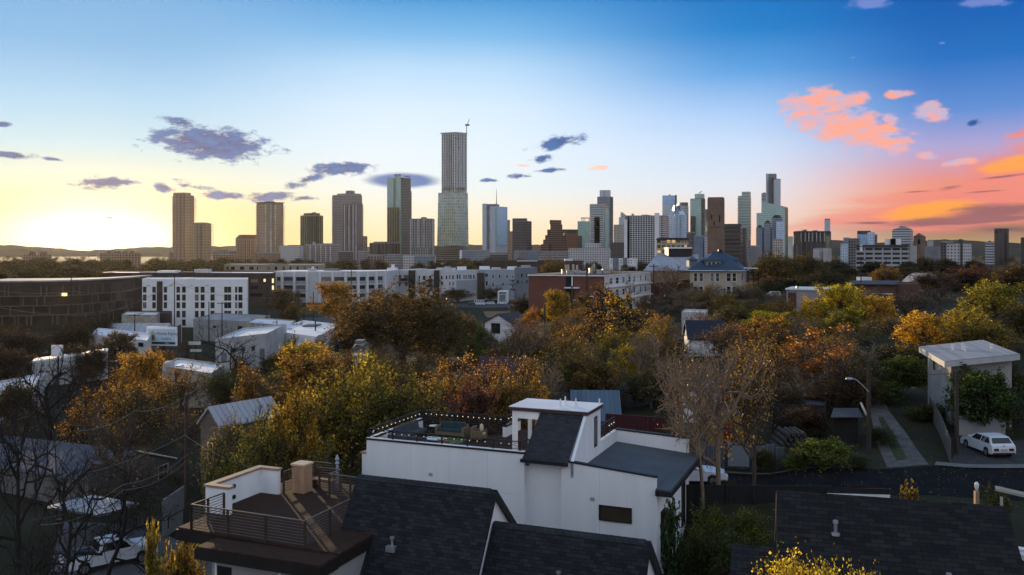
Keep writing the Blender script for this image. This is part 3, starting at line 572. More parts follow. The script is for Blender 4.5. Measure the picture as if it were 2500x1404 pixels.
# right group
a = T('slab_hotel', 'wide dark brown slab hotel with pale vertical ribs', 'hotel', 1937, 1946, 2029, 565, 1400, 8, 6, 'f_stripe', None); a.blk('roof_cap', 1941, 1947, 2026, 564, 567, 'conc_dark', -2, 6, 6); a.fins('rib', (1956, 1966, 1975, 1984, 1994, 2003, 2013), 568, 590, 'conc_pale', 1.3, -.5); a.blk('roof_plant', 1957, 1962, 1970, 560.5, 564, 'conc_grey', 4); a.blk('roof_plant', 1983, 1988, 1996, 562, 564, 'conc_grey', 4); a.blk('glass_end', 1937, 1940, 1944, 571, 595, 'f_olive', 1, 3, 1)
T('slim_tower', 'single slim pale tower rising behind the brown slab hotel', TW, 2013, 2024, 2027, 537, 2200, 2, 5, 'f_pale').blk('cap', 2014, 2023, 2026, 534, 537, 'conc_dark', 2)
T('low_office', 'low white sheds before the brown slab hotel', 'building', 1985, 2000, 2030, 609, 900, 2, 6, 'conc_pale', 'roof_grey', -8).blk('shed', 2010, 2014, 2028, 607, None, 'conc_pale', -5, 1, 4)
T('office_block', 'small bluish block at the left edge of the right-hand cluster', 'building', 2052, 2066, 2075, 596, 1300, 3, 6, 'f_frost').blk('upper', 2059, 2070, 2075, 580, 596, 'f_greyblue', 4)
T('office_block', 'grey office box left of the blue glass clinic', 'building', 2071, 2096, 2100, 584, 1150, 3, 8, 'f_darkgrid')
a = T('clinic_tower', 'blue glass block with dark box rising behind it', 'building', 2094, 2118, 2142, 572, 1350, 4, 12, 'f_blue', None); a.blk('tall_bay', 2118, 2132, 2136, 567, None, 'f_frost', -4, 3, 5); a.blk('dark_box', 2093, 2120, 2126, 563.5, None, 'conc_dark', 14, 2, 4); a.blk('side_bay', 2134, 2139, 2142, 574, None, 'f_greyblue', 8)
a = T('hospital', 'white terraced block with ribbon windows and stepped top', 'building', 2178, 2222, 2229, 562, 1350, 4, 12, 'f_offwhite', None)
for l, r, y0, y1 in ((2180, 2227, 559, 562), (2188, 2222, 556, 559), (2195, 2214, 553, 556), (2198, 2206, 551.5, 553)): a.blk('step', l, r-5, r, y0, y1, 'f_offwhite', 3)
a.blk('low_wing', 2160, 2198, 2200, 583, None, 'white_wall', -14, 2, 4); a.blk('blue_bay', 2174, 2186, 2187, 583, 602, 'f_blue', -15, 0, 0)
a = T('gabled_tower', 'brown block with a pyramid roof and tall dark slot window', 'building', 2230, 2248, 2260, 578, 1400, 3, 6, 'conc_brown', None); a.blk('pyramid_roof', 2229, 2247, 2261, 569, 578, 'f_red', -2, 4, 7, shift=(2243.5, 2244, 2245)); a.blk('slot', 2241, 2244, 2246, 584, 596, 'glass_dark', -.4, 0, 0)
a = T('school_hall', 'long white low building with a dark flat roof above the wood on the right', 'building', 2089, 2216, 2222, 602, 700, 1, 8, 'f_school', 'conc_dark', -2); a.blk('white_block', 2099, 2104, 2106, 598, 614, 'white_wall', -1, .5, 1); a.blk('roof_deck', 2087, 2216, 2224, 600.5, 602, 'conc_dark', -2, 1, 9); a.blk('pale_wing', 2210, 2236, 2238, 600, None, 'conc_pale', 6, 1, 4)
T('tank_block', 'pale round-topped block right of the brown pyramid roof', 'building', 2264, 2272, 2279, 588, 1300, 2, 4, 'conc_pale').blk('grey_wing', 2258, 2290, 2296, 601, None, 'conc_grey', -20, 2, 4)
T('office_block', 'dark low office box left of the pale dormitory on the right', 'building', 2297, 2318, 2328, 592, 1100, 2, 8, 'f_dim')
a = T('dormitory', 'pale cream block with small windows and a dark round water tower behind', 'building', 2311, 2352, 2372, 598, 1000, 2, 8, 'f_dots', 'conc_pale', -3); a.blk('water_tower', 2341, 2346, 2351, 584, 598, 'conc_dark', 10); a.blk('centre_bay', 2344, 2348, 2351, 595, None, 'f_dim', -.5, .2, .2)
a = T('office_tower', 'dark boxy slab standing alone near the right edge', TW, 2427, 2435, 2463, 560, 1300, 6, 4, 'f_stripe', 'conc_dark'); a.blk('round_annex', 2405, 2416, 2428, 592, None, 'f_offwhite', -10, 3, 3); a.blk('annex_top', 2413, 2416, 2419, 588, 592, 'conc_dark', -4)
T('office_block', 'dark block cut by the right edge of the photo', 'building', 2492, 2500, 2530, 582, 1250, 3, 6, 'f_stripe', 'conc_dark')
# middle: grid office, black-fronted hall
a = T('office_block', 'sunlit cream low office with rows of small windows right of the white hotel', 'building', 1603, 1668, 1681, 586, 560, 1, 5, 'f_cream', 'roof_dark', -6); a.blk('roof', 1602, 1668, 1682, 583, 586, 'roof_dark', -1, 1, 6); a.blk('cream_band', 1614, 1625, 1642, 589, 591, 'conc_pale', -.4, .1, .1)
# lesser blocks at the feet of the towers
LOWS = [(520, 540, 576, 622, 1300, 'f_warm', 'brown low block left of the pale dotted hotel'), (624, 668, 684, 618, 1350, 'f_warm', 'tan podium beneath the tower with the thin roof slab'), (826, 850, 862, 615, 1450, 'f_dim', 'dark low block at the foot of the grey stepped tower'), (873, 890, 901, 615, 1350, 'f_grey', 'greyish block of flats under the slim brown block'),
        (897, 925, 941, 624, 1250, 'f_mauve', 'mauve low block before the wide squat dark block'), (941, 975, 985, 623, 1200, 'f_grey', 'grey low block before the green glass tower'), (984, 1008, 1013, 624, 1180, 'f_dots', 'pale low block with small windows left of the white-framed tower base'), (1012, 1050, 1062, 625, 1150, 'f_greyblue', 'slate low block before the white-framed tower'),
        (1196, 1230, 1240, 622, 1100, 'f_dim', 'dark low block at the foot of the mirror tower'), (1318, 1335, 1388, 616, 1250, 'f_grey', 'grey low block in front of the stepped brown building')]
for l, c_, r, y, Y, m_, lab in LOWS: T('low_block', lab, 'building', l, c_, r, y, Y, 3, 8, m_)
# far left: slab flats in the golden wood
a = T('slab_flats', 'hazy slab of flats with four roof boxes below the sun', 'building', 244, 300, 344, 618, 1250, 2, 6, 'f_warm', None, -13)
for x in (265, 285, 304, 322): a.blk('roof_box', x-5, x, x+5, 613, 618, 'conc_brown', 4)
a = T('slab_flats', 'hazy slab of flats with two roof boxes at the far left', 'building', 56, 110, 126, 622, 1250, 2, 6, 'f_warm', None, -13)
for x in (79, 107): a.blk('roof_box', x-9, x, x+8, 616, 622, 'conc_brown', 4)
# ---------------------------------------------------------------- middle distance
brick('brick_red', (.2, .075, .05), (.15, .055, .04), (.16, .12, .1)); brick('brick_dark', (.1, .03, .024), (.075, .024, .02), (.08, .05, .045)); brick('brick_brown', (.15, .075, .055), (.11, .055, .04), (.12, .09, .08))
lines('siding_cream', (.46, .4, .31), (.3, .26, .2), .2, .7, .1); lines('siding_white', (.72, .72, .71), (.5, .5, .5), .2, .7, .08); lines('siding_tan', (.17, .13, .1), (.09, .07, .05), .18, .8, .12); lines('siding_grey', (.16, .17, .19), (.09, .09, .1), .18, .8, .1)
lines('metal_roof', (.1, .11, .13), (.045, .05, .06), .45, .85, .1, 0, 0, .08); lines('metal_roof_blue', (.12, .17, .215), (.07, .1, .13), .45, .45, .1, 0, .4, .4); lines('metal_white', (.42, .43, .46), (.22, .22, .24), .6, .8, .12, 0, .05, .15)
lines('panel_roof', (.36, .35, .345), (.24, .235, .23), .5, .7, .07, 1); lines('corrugated', (.15, .18, .21), (.08, .09, .1), .2, .5, .25, 0, .6, .3); lines('boards_dark', (.02, .019, .019), (.008, .008, .008), .15, .9, .08, 0)
lines('maroon_boards', (.06, .016, .018), (.03, .008, .01), .18, .85, .1, 0); lines('slate_blue_roof', (.04, .072, .115), (.028, .05, .08), .3, .6, .1); lines('navy_roof', (.016, .02, .034), (.01, .012, .02), .3, .6, .1)
mat('glass_lit', (.95, .8, .35), .4, .1, 1, emit=.9); mat('glass_amber', (.05, .042, .028), .1, .4, .4, spec=.6); mat('stone', (.36, .32, .26), .9, .3, .8, bump=.3); mat('stucco', (.46, .455, .44), .9, .2, .5, bump=.15); mat('flat_white', (.52, .53, .54), .8, .12, .25); mat('stucco_grey', (.27, .27, .27), .9, .15, .5)
mat('brown_panel', (.055, .04, .03), .7, .25, .2); mat('slate_panel', (.16, .185, .21), .7, .12, .2); mat('pale_panel', (.3, .34, .38), .7, .1, .2); mat('white_panel', (.7, .7, .7), .7, .06, .2)
class Bld:
    def __init__(s, name, label, cat, L, C, base): s.root = thing(name, label, cat, (*G((L[0]+C[0])/2, min(L[1], C[1])), base)); s.base = base
    def blk(s, part, L, C, Rr, ztop, m, zbot=None, roof=None, lip=.35):
        a, b, c = G(*L), G(*C), G(*Rr); p = [a, b, c, (a[0]+c[0]-b[0], a[1]+c[1]-b[1])]
        MB().prism(p, s.base if zbot is None else zbot, ztop).build(part, m, s.root)
        if roof:
            cx = sum(q[0] for q in p)/4; cy = sum(q[1] for q in p)/4; q = [(x+(cx-x)*.02, y+(cy-y)*.02) for x, y in p]
            MB().prism(q, ztop+.01, ztop+.06).build('roof', roof, s.root)
            e = MB()
            for i in range(4):
                j = (i+1) % 4; e.prism([p[i], p[j], q[j], q[i]], ztop+.005, ztop+lip)
            e.build('parapet', m, s.root)
        return Wall(a, b), Wall(b, c), p
    def box(s, part, px0, px1, Y, dep, py0, py1, m):
        return MB().box(X(px0, Y), X(px1, Y), Y, Y+dep, Z(py1, Y), Z(py0, Y)).build(part, m, s.root)
# white hotel
b = Bld('hotel', 'white five-storey hotel with a dark vertical stripe, left of centre', 'hotel', (347, 292), (603, 290), -10.5)
w, w2, _ = b.blk('wall', (347, 292), (603, 290), (606, 306), Z(684, 290), 'white_wall', roof='roof_white')
w.mb().box(w.u(383), w.u(397), -.12, .05, -10, w.z(390, 687)).build('dark_stripe', 'brown_panel', b.root)
rows = [(700, 714.5), (719, 734), (738, 752.5), (759, 775), (780, 795)]
for px0, px1, n in ((349, 357.5, 4), (372, 380.5, 4), (400, 408, 4), (431, 439.5, 4), (444.5, 453.5, 5), (476, 485, 4), (490, 499.5, 4), (514, 524, 4), (547.5, 564.5, 4), (574, 579.5, 4), (582, 592, 4)):
    for k in range(n):
        y0, y1 = rows[k]; u0, u1, z0, z1 = w.rect(px0, px1, y0, y1); window(w, b.root, u0, u1, z0, z1, 'glass_amber' if (k+int(px0)) % 3 else 'glass_dark', 'trim_white', .07, 1 if px1-px0 > 12 else 0)
b.box('stair_head', 437, 464, 296, 5, 679, 684, 'white_wall'); b.box('roof_unit', 520, 532, 297, 3, 681.5, 684, 'roof_grey')
for px in (362, 418, 467, 506): w.mb().box(w.u(px)-.5, w.u(px)+.5, -.06, .02, w.z(px, 698), w.z(px, 697)).build('vent', 'metal_dark', b.root)
# curved office on the left
cv_ = [(-60, 283), (40, 285), (120, 288), (200, 296), (270, 312), (328, 330)]
b = Bld('curved_office', 'dark curved office with four bands of floors and thin fins, far left', 'office', (-60, 283), (328, 330), -11)
fp = [G(*c) for c in cv_]; back = [(x-4, y+26) for x, y in fp][::-1]
MB().prism(fp+back, -11, 4.9).build('glass_facade', mat('glass_bronze', (.06, .045, .03), .2, .4, .2, spec=.6), b.root)
MB().prism(fp+back, 4.92, 5.4).build('roof', 'roof_grey', b.root)
for z, h in ((3.7, 1.2), (.2, .35), (-2.9, .35), (-6.0, .35)):
    e = MB()
    for (x0, y0), (x1, y1) in zip(fp, fp[1:]): e.prism([(x0, y0-.7), (x1, y1-.7), (x1, y1+.02), (x0, y0+.02)], z, z+h)
    e.build('floor_band', 'brown_panel' if h > 1 else mat('band_brown', (.13, .1, .075), .8, .2, .3), b.root)
rr = random.Random(3)
for i, ((x0, y0), (x1, y1)) in enumerate(zip(fp, fp[1:])):
    n = int(math.dist((x0, y0), (x1, y1))/.9)
    for k in range(n):
        q = (k+rr.uniform(.2, .8))/n; x, y = x0+(x1-x0)*q, y0+(y1-y0)*q; fl = rr.randrange(4)
        if (i, k) < (0, 6) or rr.random() < .05: continue
        z0, z1 = ((.56, 3.68), (-2.54, .18), (-5.64, -2.92), (-9, -6.02))[fl]; MB().box(x-.18, x+.18, y-.55, y-.1, z0, z1).build('fin', 'band_brown', b.root)
for px, k in ((158, 0), (163, 0), (105, 1)):
    Y = 291; MB().box(X(px, Y)-.5, X(px, Y)+.5, Y-1, Y-.7, Z(715 if k == 0 else 738, Y)-1, Z(715 if k == 0 else 738, Y)).build('lit_window', 'glass_lit', b.root)
# long dark block behind the hotel
b = Bld('long_office', 'long dark brown flat block behind the white hotel, lit windows at its right end', 'office', (250, 402), (669, 395), -11)
w, w2, _ = b.blk('wall', (250, 402), (669, 395), (673, 425), Z(668.5, 395), 'brown_panel', roof='roof_white')
for px0, px1, y0, y1, g in ((643.5, 648.5, 681, 688, 'glass_lit'), (664, 668.5, 680, 691, 'glass_lit'), (664, 668.5, 697, 708, 'glass_lit'), (636, 641, 701, 705, 'glass_amber'), (650, 656, 701, 706, 'glass_amber'), (612, 630, 682, 690, 'glass_dark'), (612, 630, 698, 706, 'glass_dark'), (610, 640, 716, 724, 'glass_dark')):
    window(w, b.root, *w.rect(px0, px1, y0, y1), g, None)
for a_ in ((384, 428, 404, 7, 661, 668, 'white_panel'), (340, 384, 406, 6, 664, 668, 'roof_grey'), (436, 474, 404, 6, 664, 669, 'brown_panel'), (474, 506, 405, 6, 657.5, 668, 'stucco'), (506, 560, 410, 4, 665, 668, 'roof_white')): b.box('roof_plant', *a_)
# tan strip of offices further back
b = Bld('tan_office', 'long low tan office with square dark windows behind the white ribbon-window office', 'office', (548, 605), (788, 590), -12)
w, w2, _ = b.blk('wall', (548, 605), (788, 590), (794, 630), Z(647, 595), mat('tan_panel', (.3, .25, .19), .8, .15, .1), roof='roof_grey')
for px0, px1 in ((553, 558), (564, 573), (586, 596), (608.5, 619), (627, 630), (653, 659), (671, 677), (690, 695), (707, 711), (724, 729), (742, 747), (758, 763), (772, 776)): window(w, b.root, *w.rect(px0, px1, 651, 659), 'glass_dark', None)
b.box('roof_unit', 655, 668, 600, 5, 643, 647, 'roof_grey'); b.box('roof_unit', 676, 700, 602, 5, 644.5, 647, 'conc_brown')
# white ribbon-window office
cv_ = [(668, 432), (760, 430), (874, 431), (918, 438), (948, 448)]; fp = [G(*c) for c in cv_]
b = Bld('ribbon_office', 'white office with pilasters and dark ribbon windows curving away to the right', 'office', (668, 432), (948, 448), -11)
back = [(x+2, y+30) for x, y in fp][::-1]
MB().prism(fp+back, -11, 4.9).build('wall', 'flat_white', b.root); MB().prism([(x, y+.6) for x, y in fp]+back, 4.92, 5.0).build('roof', 'roof_white', b.root)
for px in (689, 719, 750, 781, 812, 844, 874, 896, 918, 938):
    for (x0, y0), (x1, y1) in zip(fp, fp[1:]):
        wl = Wall((x0, y0), (x1, y1)); u = wl.u(px)
        if -.01 <= u <= wl.L: wl.mb().box(u-.45, u+.45, -.8, .05, -11, 4.6).build('pilaster', 'white_panel', b.root); break
pl = [672, 689, 719, 750, 781, 812, 844, 874, 896, 918, 938]
for p0, p1 in zip(pl, pl[1:]):
    for (x0, y0), (x1, y1) in zip(fp, fp[1:]):
        wl = Wall((x0, y0), (x1, y1)); u0, u1 = wl.u(p0+4), wl.u(p1-4)
        if u0 > -.5 and u1 < wl.L+.6:
            for z0, z1 in ((.4, 2.3), (-3.6, -1.7), (-7.6, -5.7)):
                window(wl, b.root, u0, u1, z0, z1, 'glass_dark', None)
                wl.mb().box(u0-.3, u1+.3, -.06, .02, z0-1.5, z0-.1).build('spandrel', 'pale_panel', b.root)
            break
for a_ in ((752, 770, 440, 4, 656, 662, 'stucco'), (760, 765, 441, 2, 651, 656, 'white_panel'), (790, 826, 445, 6, 656.5, 662, 'conc_grey'), (830, 860, 450, 3, 661, 662.5, 'roof_grey')): b.box('roof_plant', *a_)
# flats: white and charcoal
b = Bld('apartment_block', 'white and charcoal apartment block with balconies and a white corner wing', 'apartments', (943, 480), (1112, 462), -11.5)
w, w2, _ = b.blk('wall', (943, 480), (1112, 462), (1167, 482), Z(661, 470), 'flat_white', roof='roof_white')
for p0, p1, y0 in ((944, 950, 661), (958, 967, 661), (1000, 1014, 661), (1062, 1073, 661)):
    u0, u1 = w.u(p0), w.u(p1); w.mb().box(u0, u1, -1.2, .02, -11, w.z(p0, y0)+.3).build('dark_bay', 'metal_dark' if p1-p0 > 8 else 'brown_panel', b.root)
for p0, p1, y0, y1 in ((968, 979, 671, 682), (986, 998, 671, 682), (972, 978, 689, 699), (988, 996, 689, 699), (1022, 1026, 673, 681), (1032, 1039, 673, 684), (1047, 1053, 673, 682), (1022, 1026, 687, 696), (1033, 1040, 687, 696), (1047, 1054, 687, 697), (1022, 1026, 702, 710), (1033, 1040, 702, 711), (1048, 1055, 702, 710), (1076, 1081, 673, 682), (1088, 1092, 673, 682), (1096, 1100, 672, 682), (1104, 1108, 672, 682), (1077, 1082, 688, 697), (1097, 1100, 688, 697), (1105, 1108, 688, 697)):
    window(w, b.root, *w.rect(p0, p1, y0, y1), 'glass_dark', 'trim_white', .12)
for p0, p1, y in ((1042, 1060, 686), (1042, 1060, 699), (1062, 1078, 686), (968, 998, 684)):
    u0, u1 = w.u(p0), w.u(p1); z = w.z(p0, y); w.mb().box(u0, u1, -1.5, 0, z-.2, z).box(u0, u1, -1.5, -1.44, z, z+1).build('balcony', 'metal_dark', b.root)
for p0 in (1115, 1121, 1131, 1136, 1143, 1148, 1155):
    for y0, y1 in ((671, 681), (685, 694), (698, 707)): window(w2, b.root, *w2.rect(p0, p0+3.4, y0, y1), 'glass_dark', None)
w2.mb().box(w2.u(1114), w2.u(1164), -.05, .02, w2.z(1140, 710), w2.z(1140, 684)).build('blue_panel', 'pale_panel', b.root)
for a_ in ((945, 968, 484, 5, 654, 661, 'white_panel'), (955, 962, 486, 3, 646, 654, 'white_panel'), (1012, 1040, 480, 5, 656, 661, 'stucco'), (1065, 1112, 478, 6, 654, 661, 'stucco'), (1116, 1138, 480, 5, 651, 660, 'white_panel'), (1085, 1100, 486, 3, 650, 656, 'roof_grey')): b.box('roof_plant', *a_)
b = Bld('apartment_block', 'pale blue-grey apartment block with a slate right half, left of the brick building', 'apartments', (1165, 482), (1257, 476), -12)
w, w2, _ = b.blk('wall', (1165, 482), (1257, 476), (1262, 500), Z(660, 479), 'pale_panel', roof='roof_white')
w3, w4, _ = b.blk('slate_wing', (1256, 476), (1304, 472), (1312, 495), Z(655, 476), 'slate_panel', roof='roof_grey')
w.mb().box(w.u(1166), w.u(1183), -.8, .02, -11, w.z(1170, 666)).build('brown_bay', 'brown_panel', b.root)
for p0, p1, y0, y1 in ((1184, 1192, 668, 676), (1186, 1191, 686, 697), (1202, 1206, 671, 679), (1218, 1222, 671, 679), (1249, 1254, 673, 680), (1249, 1255, 682, 690), (1249, 1255, 696, 704), (1202, 1206, 690, 698), (1226, 1230, 690, 698), (1236, 1240, 671, 679)): window(w, b.root, *w.rect(p0, p1, y0, y1), 'glass_dark', 'trim_white', .1)
for y in (684, 694, 706): w.mb().box(w.u(1246), w.u(1257), -1.3, 0, w.z(1250, y), w.z(1250, y)+.25).build('balcony', 'metal_dark', b.root)
for p0 in (1262, 1272, 1284, 1294):
    for y0 in (668, 684): window(w3, b.root, *w3.rect(p0, p0+4, y0, y0+8), 'glass_dark', None)
for a_ in ((1170, 1195, 488, 5, 650, 658, 'white_panel'), (1200, 1222, 490, 4, 653, 660, 'stucco'), (1238, 1262, 488, 6, 651, 659, 'white_panel'), (1272, 1296, 486, 5, 648, 656, 'pale_panel'), (1225, 1235, 492, 3, 656, 660, 'roof_grey')): b.box('roof_plant', *a_)
# dark flat sheds behind
b = Bld('dark_shed', 'long dark flat-roofed hall behind the pale apartment blocks', 'building', (1180, 640), (1420, 620), -11); b.blk('wall', (1180, 640), (1420, 620), (1424, 650), Z(638, 630), 'brown_panel', roof='roof_dark'); b.box('white_unit', 1378, 1398, 640, 4, 632, 637, 'white_panel'); b.box('pale_edge', 1262, 1312, 619, 2, 636, 638, 'white_panel')
b = Bld('small_flats', 'little white and charcoal flats beneath the white hotel grid', 'apartments', (1490, 700), (1560, 690), -11)
w, w2, _ = b.blk('wall', (1488, 700), (1548, 690), (1556, 700), Z(632, 695), 'white_wall', roof='roof_dark')
for p0, p1 in ((1497, 1510), (1522, 1531)): w.mb().box(w.u(p0), w.u(p1), -.8, .02, -11, w.z(p0, 629)).build('dark_bay', 'slate_panel', b.root)
for p0 in (1491, 1513, 1517, 1534, 1540): 
    for y0 in (634.5, 640): window(w, b.root, *w.rect(p0, p0+2, y0, y0+3), 'glass_dark', None)
# hall with a pale sloping roof and black box
b = Bld('assembly_hall', 'hall with a big pale sloping roof and a black box on top', 'hall', (1575, 330), (1690, 330), -3)
w, w2, _ = b.blk('wall', (1573, 330), (1700, 330), (1704, 380), Z(661, 330), mat('tan_brick', (.24, .16, .11), .85, .2, .3))
MB().prism([G(1571, 329), G(1702, 329), (X(1706, 378), 378), (X(1604, 378), 378)], [Z(661.5, 329)]*2+[Z(622, 378)]*2, [Z(660, 329)]*2+[Z(620.5, 378)]*2).build('roof', 'metal_white', b.root)
b.box('black_box', 1632, 1689, 368, 9, 607, 626, 'metal_dark'); b.box('white_cap', 1631.5, 1689.5, 367, 11, 603.5, 607, 'white_panel'); b.box('tan_shaft', 1690, 1695, 368, 8, 604, 622, 'tan_brick')
b = Bld('brick_annex', 'low dark red brick annex with rising parapet between the brick building and cream house', 'building', (1570, 262), (1686, 252), -1)
pA, pB = G(1568, 262), G(1686, 252)
w, w2, _ = b.blk('wall', (1568, 262), (1686, 252), (1690, 275), Z(696, 262), 'brick_dark')
w.mb().prism([(0, 0), (w.L, 0), (w.L, .4), (0, .4)], Z(696, 262), [Z(696, 262)+.2, Z(682, 252), Z(682, 252), Z(696, 262)+.2]).build('parapet', 'brick_dark', b.root)
b.box('door_hood', 1657, 1664, 251, 1, 690, 692, 'white_panel'); b.box('door', 1657, 1661, 252.3, .3, 692, 706, 'metal_dark')
h = thing('basketball_hoop', 'white basketball backboard in the yard before the dark brick annex', 'basketball hoop', (*G(1629, 240), 1.0))
MB().box(X(1621, 240), X(1634, 240), 240, 240.1, Z(724, 240), Z(714, 240)).build('backboard', 'white_panel', h); MB().tube([(X(1628, 240), 240.3, .9), (X(1628, 240), 240.3, 3)], .07).build('pole', 'metal_dark', h)
k = MB(); 
for i in range(10): 
    a0, a1 = i*.628, (i+1)*.628; cx, cy, cz = X(1628, 240), 239.75, Z(722, 240); k.tube([(cx+.23*math.cos(a0), cy+.23*math.sin(a0), cz), (cx+.23*math.cos(a1), cy+.23*math.sin(a1), cz)], .02, 4, False)
k.build('rim', mat('orange_paint', (.5, .12, .02), .5, .1), h)
# brick building
b = Bld('brick_building', 'three-storey red brick building with pipes on its flat roof', 'apartments', (1290, 222), (1475, 216), -2.2)
w, w2, pp = b.blk('wall', (1290.5, 222), (1475, 216), (1590, 252), Z(675, 216), 'brick_red')
def scaled(p, k): cx = sum(q[0] for q in p)/len(p); cy = sum(q[1] for q in p)/len(p); return [(cx+(x-cx)*k, cy+(y-cy)*k) for x, y in p]
zt = Z(675, 216); MB().prism(scaled(pp, 1.02), zt+.01, zt+.32).build('roof_edge', 'trim_white', b.root); MB().prism(scaled(pp, 1.0), zt+.33, zt+.42).build('roof', mat('roof_felt', (.16, .12, .11), .9, .3, .3), b.root)
u0, u1 = w.u(1381), w.u(1401)
w.mb().box(u0, u1, -.03, .02, -2, zt-.1).build('stairwell', 'glass_dark', b.root); w.mb().box(w.u(1395.5), w.u(1398.5), -.12, 0, -2, zt-.05).build('white_pier', 'trim_white', b.root)
for y in (704, 734): w.mb().box(w.u(1380), w.u(1415), -1.0, 0, w.z(1395, y), w.z(1395, y)+.3).build('landing', 'trim_white', b.root)
w.mb().box(w.u(1416), w.u(1450), -.8, 0, w.z(1430, 724), w.z(1430, 724)+.18).build('ledge', 'trim_white', b.root)
w2.mb().box(.2, w2.L*.99, -.006, .01, -1.5, zt-.05).build('white_front', 'siding_white', b.root)
for y in (701, 733): w2.mb().box(.1, w2.L, -.5, 0, w2.z(1490, y)-.15, w2.z(1490, y)+.15).build('floor_ledge', 'trim_white', b.root)
for y0, y1 in ((679, 693), (709, 723), (738, 752)):
    for p0, p1 in ((1487, 1494.5), (1503, 1510), (1519, 1524), (1534, 1539), (1546, 1550), (1562, 1565), (1574, 1577)):
        u0, u1 = w2.u(p0), w2.u(p1); dz = (p0-1487)/100*3; window(w2, b.root, u0, u1, w2.z(1490, y1), w2.z(1490, y0), 'glass_dark', 'trim_white', .1, 0, 1, out=.08)
for px, y0 in ((1381.5, 647), (1387, 646), (1399.7, 645), (1409, 647), (1446, 648), (1450.5, 644), (1473, 645), (1485, 646)):
    Y = 228; c = P(px, 665, Y); p = MB(); p.tube([(c.x, Y, zt+.4), (c.x, Y, Z(y0, Y))], .28, 8).build('roof_pipe', mat('pipe_tan', (.4, .34, .28), .7, .2), b.root)
for px0, px1, y0 in ((1372, 1376, 658), (1384, 1402, 661), (1404, 1418, 660), (1440, 1446, 655), (1456, 1470, 659), (1472, 1480, 657), (1420, 1436, 663)): b.box('roof_unit', px0, px1, 225, 3, y0, 668, 'steel')
# cream foursquare house with blue roof
b = Bld('foursquare_house', 'cream two-storey house with a blue hipped roof and dormers', 'house', (1684, 236), (1806, 233), 1.6)
w, w2, pp = b.blk('wall', (1684.5, 237), (1806.5, 234), (1821, 247), Z(661, 235), 'siding_cream')
ez = Z(661.5, 234); e = scaled(pp, 1.12); cx = sum(q[0] for q in pp)/4; cy = sum(q[1] for q in pp)/4; pk = Z(613.5, cy)
rf = MB().prism(e, ez-.05, ez+.12); rx = 1.3
A_, B_ = (cx-rx, cy, pk), (cx+rx, cy, pk); q = [(*p, ez+.12) for p in e]
rf.face([q[0], q[1], B_, A_]).face([q[2], q[3], A_, B_]).face([q[3], q[0], A_]).face([q[1], q[2], B_]); rf.build('roof', 'slate_blue_roof', b.root)
ga = MB()
for i in range(4): ga.tube([(*e[i], ez+.03), (*e[(i+1) % 4], ez+.03)], .1, 5)
ga.build('gutter', 'trim_white', b.root)
d = w.d; n_ = -w.n
def dormer(px0, px1, y0, y1, out, win):
    Y = 236.0; x0, x1 = X(px0, Y), X(px1, Y); z0, z1 = Z(y1, Y), Z(y0, Y); o = MB().box(x0, x1, Y+out, Y+out+4, z0, z1).build('dormer', 'slate_panel', b.root)
    r = MB(); ov = .5; zz = z1+.02; q = [(x0-ov, Y+out-ov, zz), (x1+ov, Y+out-ov, zz), (x1+ov, Y+out+5, zz), (x0-ov, Y+out+5, zz)]; m_ = (x0+x1)/2; top = zz+(x1-x0)*.42
    r.face([q[0], q[1], (m_, Y+out+2.2, top)]).face([q[1], q[2], (m_, Y+out+5, top), (m_, Y+out+2.2, top)]).face([q[3], q[0], (m_, Y+out+2.2, top), (m_, Y+out+5, top)]).face([q[3], q[2], q[1], q[0]]); r.build('dormer_roof', 'slate_blue_roof', o)
    if win:
        wl = Wall((x0, Y+out), (x1, Y+out)); L_ = x1-x0
        for k in range(3): window(wl, o, L_*(.14+.26*k), L_*(.34+.26*k), z0+.5, z1-.35, 'glass_amber', 'trim_white', .07)
dormer(1725, 1765, 636.5, 657, 1.2, True); dormer(1691, 1712, 636, 652, 4.5, False); dormer(1790, 1816, 636, 656, 4.5, False)
for p0, p1 in ((1694.5, 1702), (1708, 1716), (1734.5, 1742.5), (1748, 1756), (1774, 1784), (1788.5, 1797)): window(w, b.root, *w.rect(p0, p1, 667, 686.5), 'glass_dark', 'trim_white', .1, 0, 1)
for p0, p1 in ((1694.5, 1702), (1708, 1716), (1774, 1783.5), (1788, 1797)): window(w, b.root, *w.rect(p0, p1, 699.5, 718), 'glass_dark', 'trim_white', .1, 0, 1)
for y0 in (667, 699.5): window(w2, b.root, w2.L*.25, w2.L*.45, w2.z(1810, y0+19), w2.z(1810, y0), 'glass_dark', 'trim_white', .1)
MB().box(cx-.1, cx+.9, cy-.5, cy+.5, pk-1, pk+.5).build('chimney', 'metal_dark', b.root)
st = MB(); 
for k in range(5): st.box(X(1826, 244), X(1852, 244), 244+k*.01, 244.2+k*.01, 9.0-k*1.9, 9.2-k*1.9)
for px in (1826, 1839, 1852): st.box(X(px, 244)-.1, X(px, 244)+.1, 243.8, 243.99, 1.6, 9.4)
st.build('rear_stair', 'boards_dark', b.root); b.box('porch_roof', 1815, 1850, 240, 4, 654, 656.5, 'white_panel')
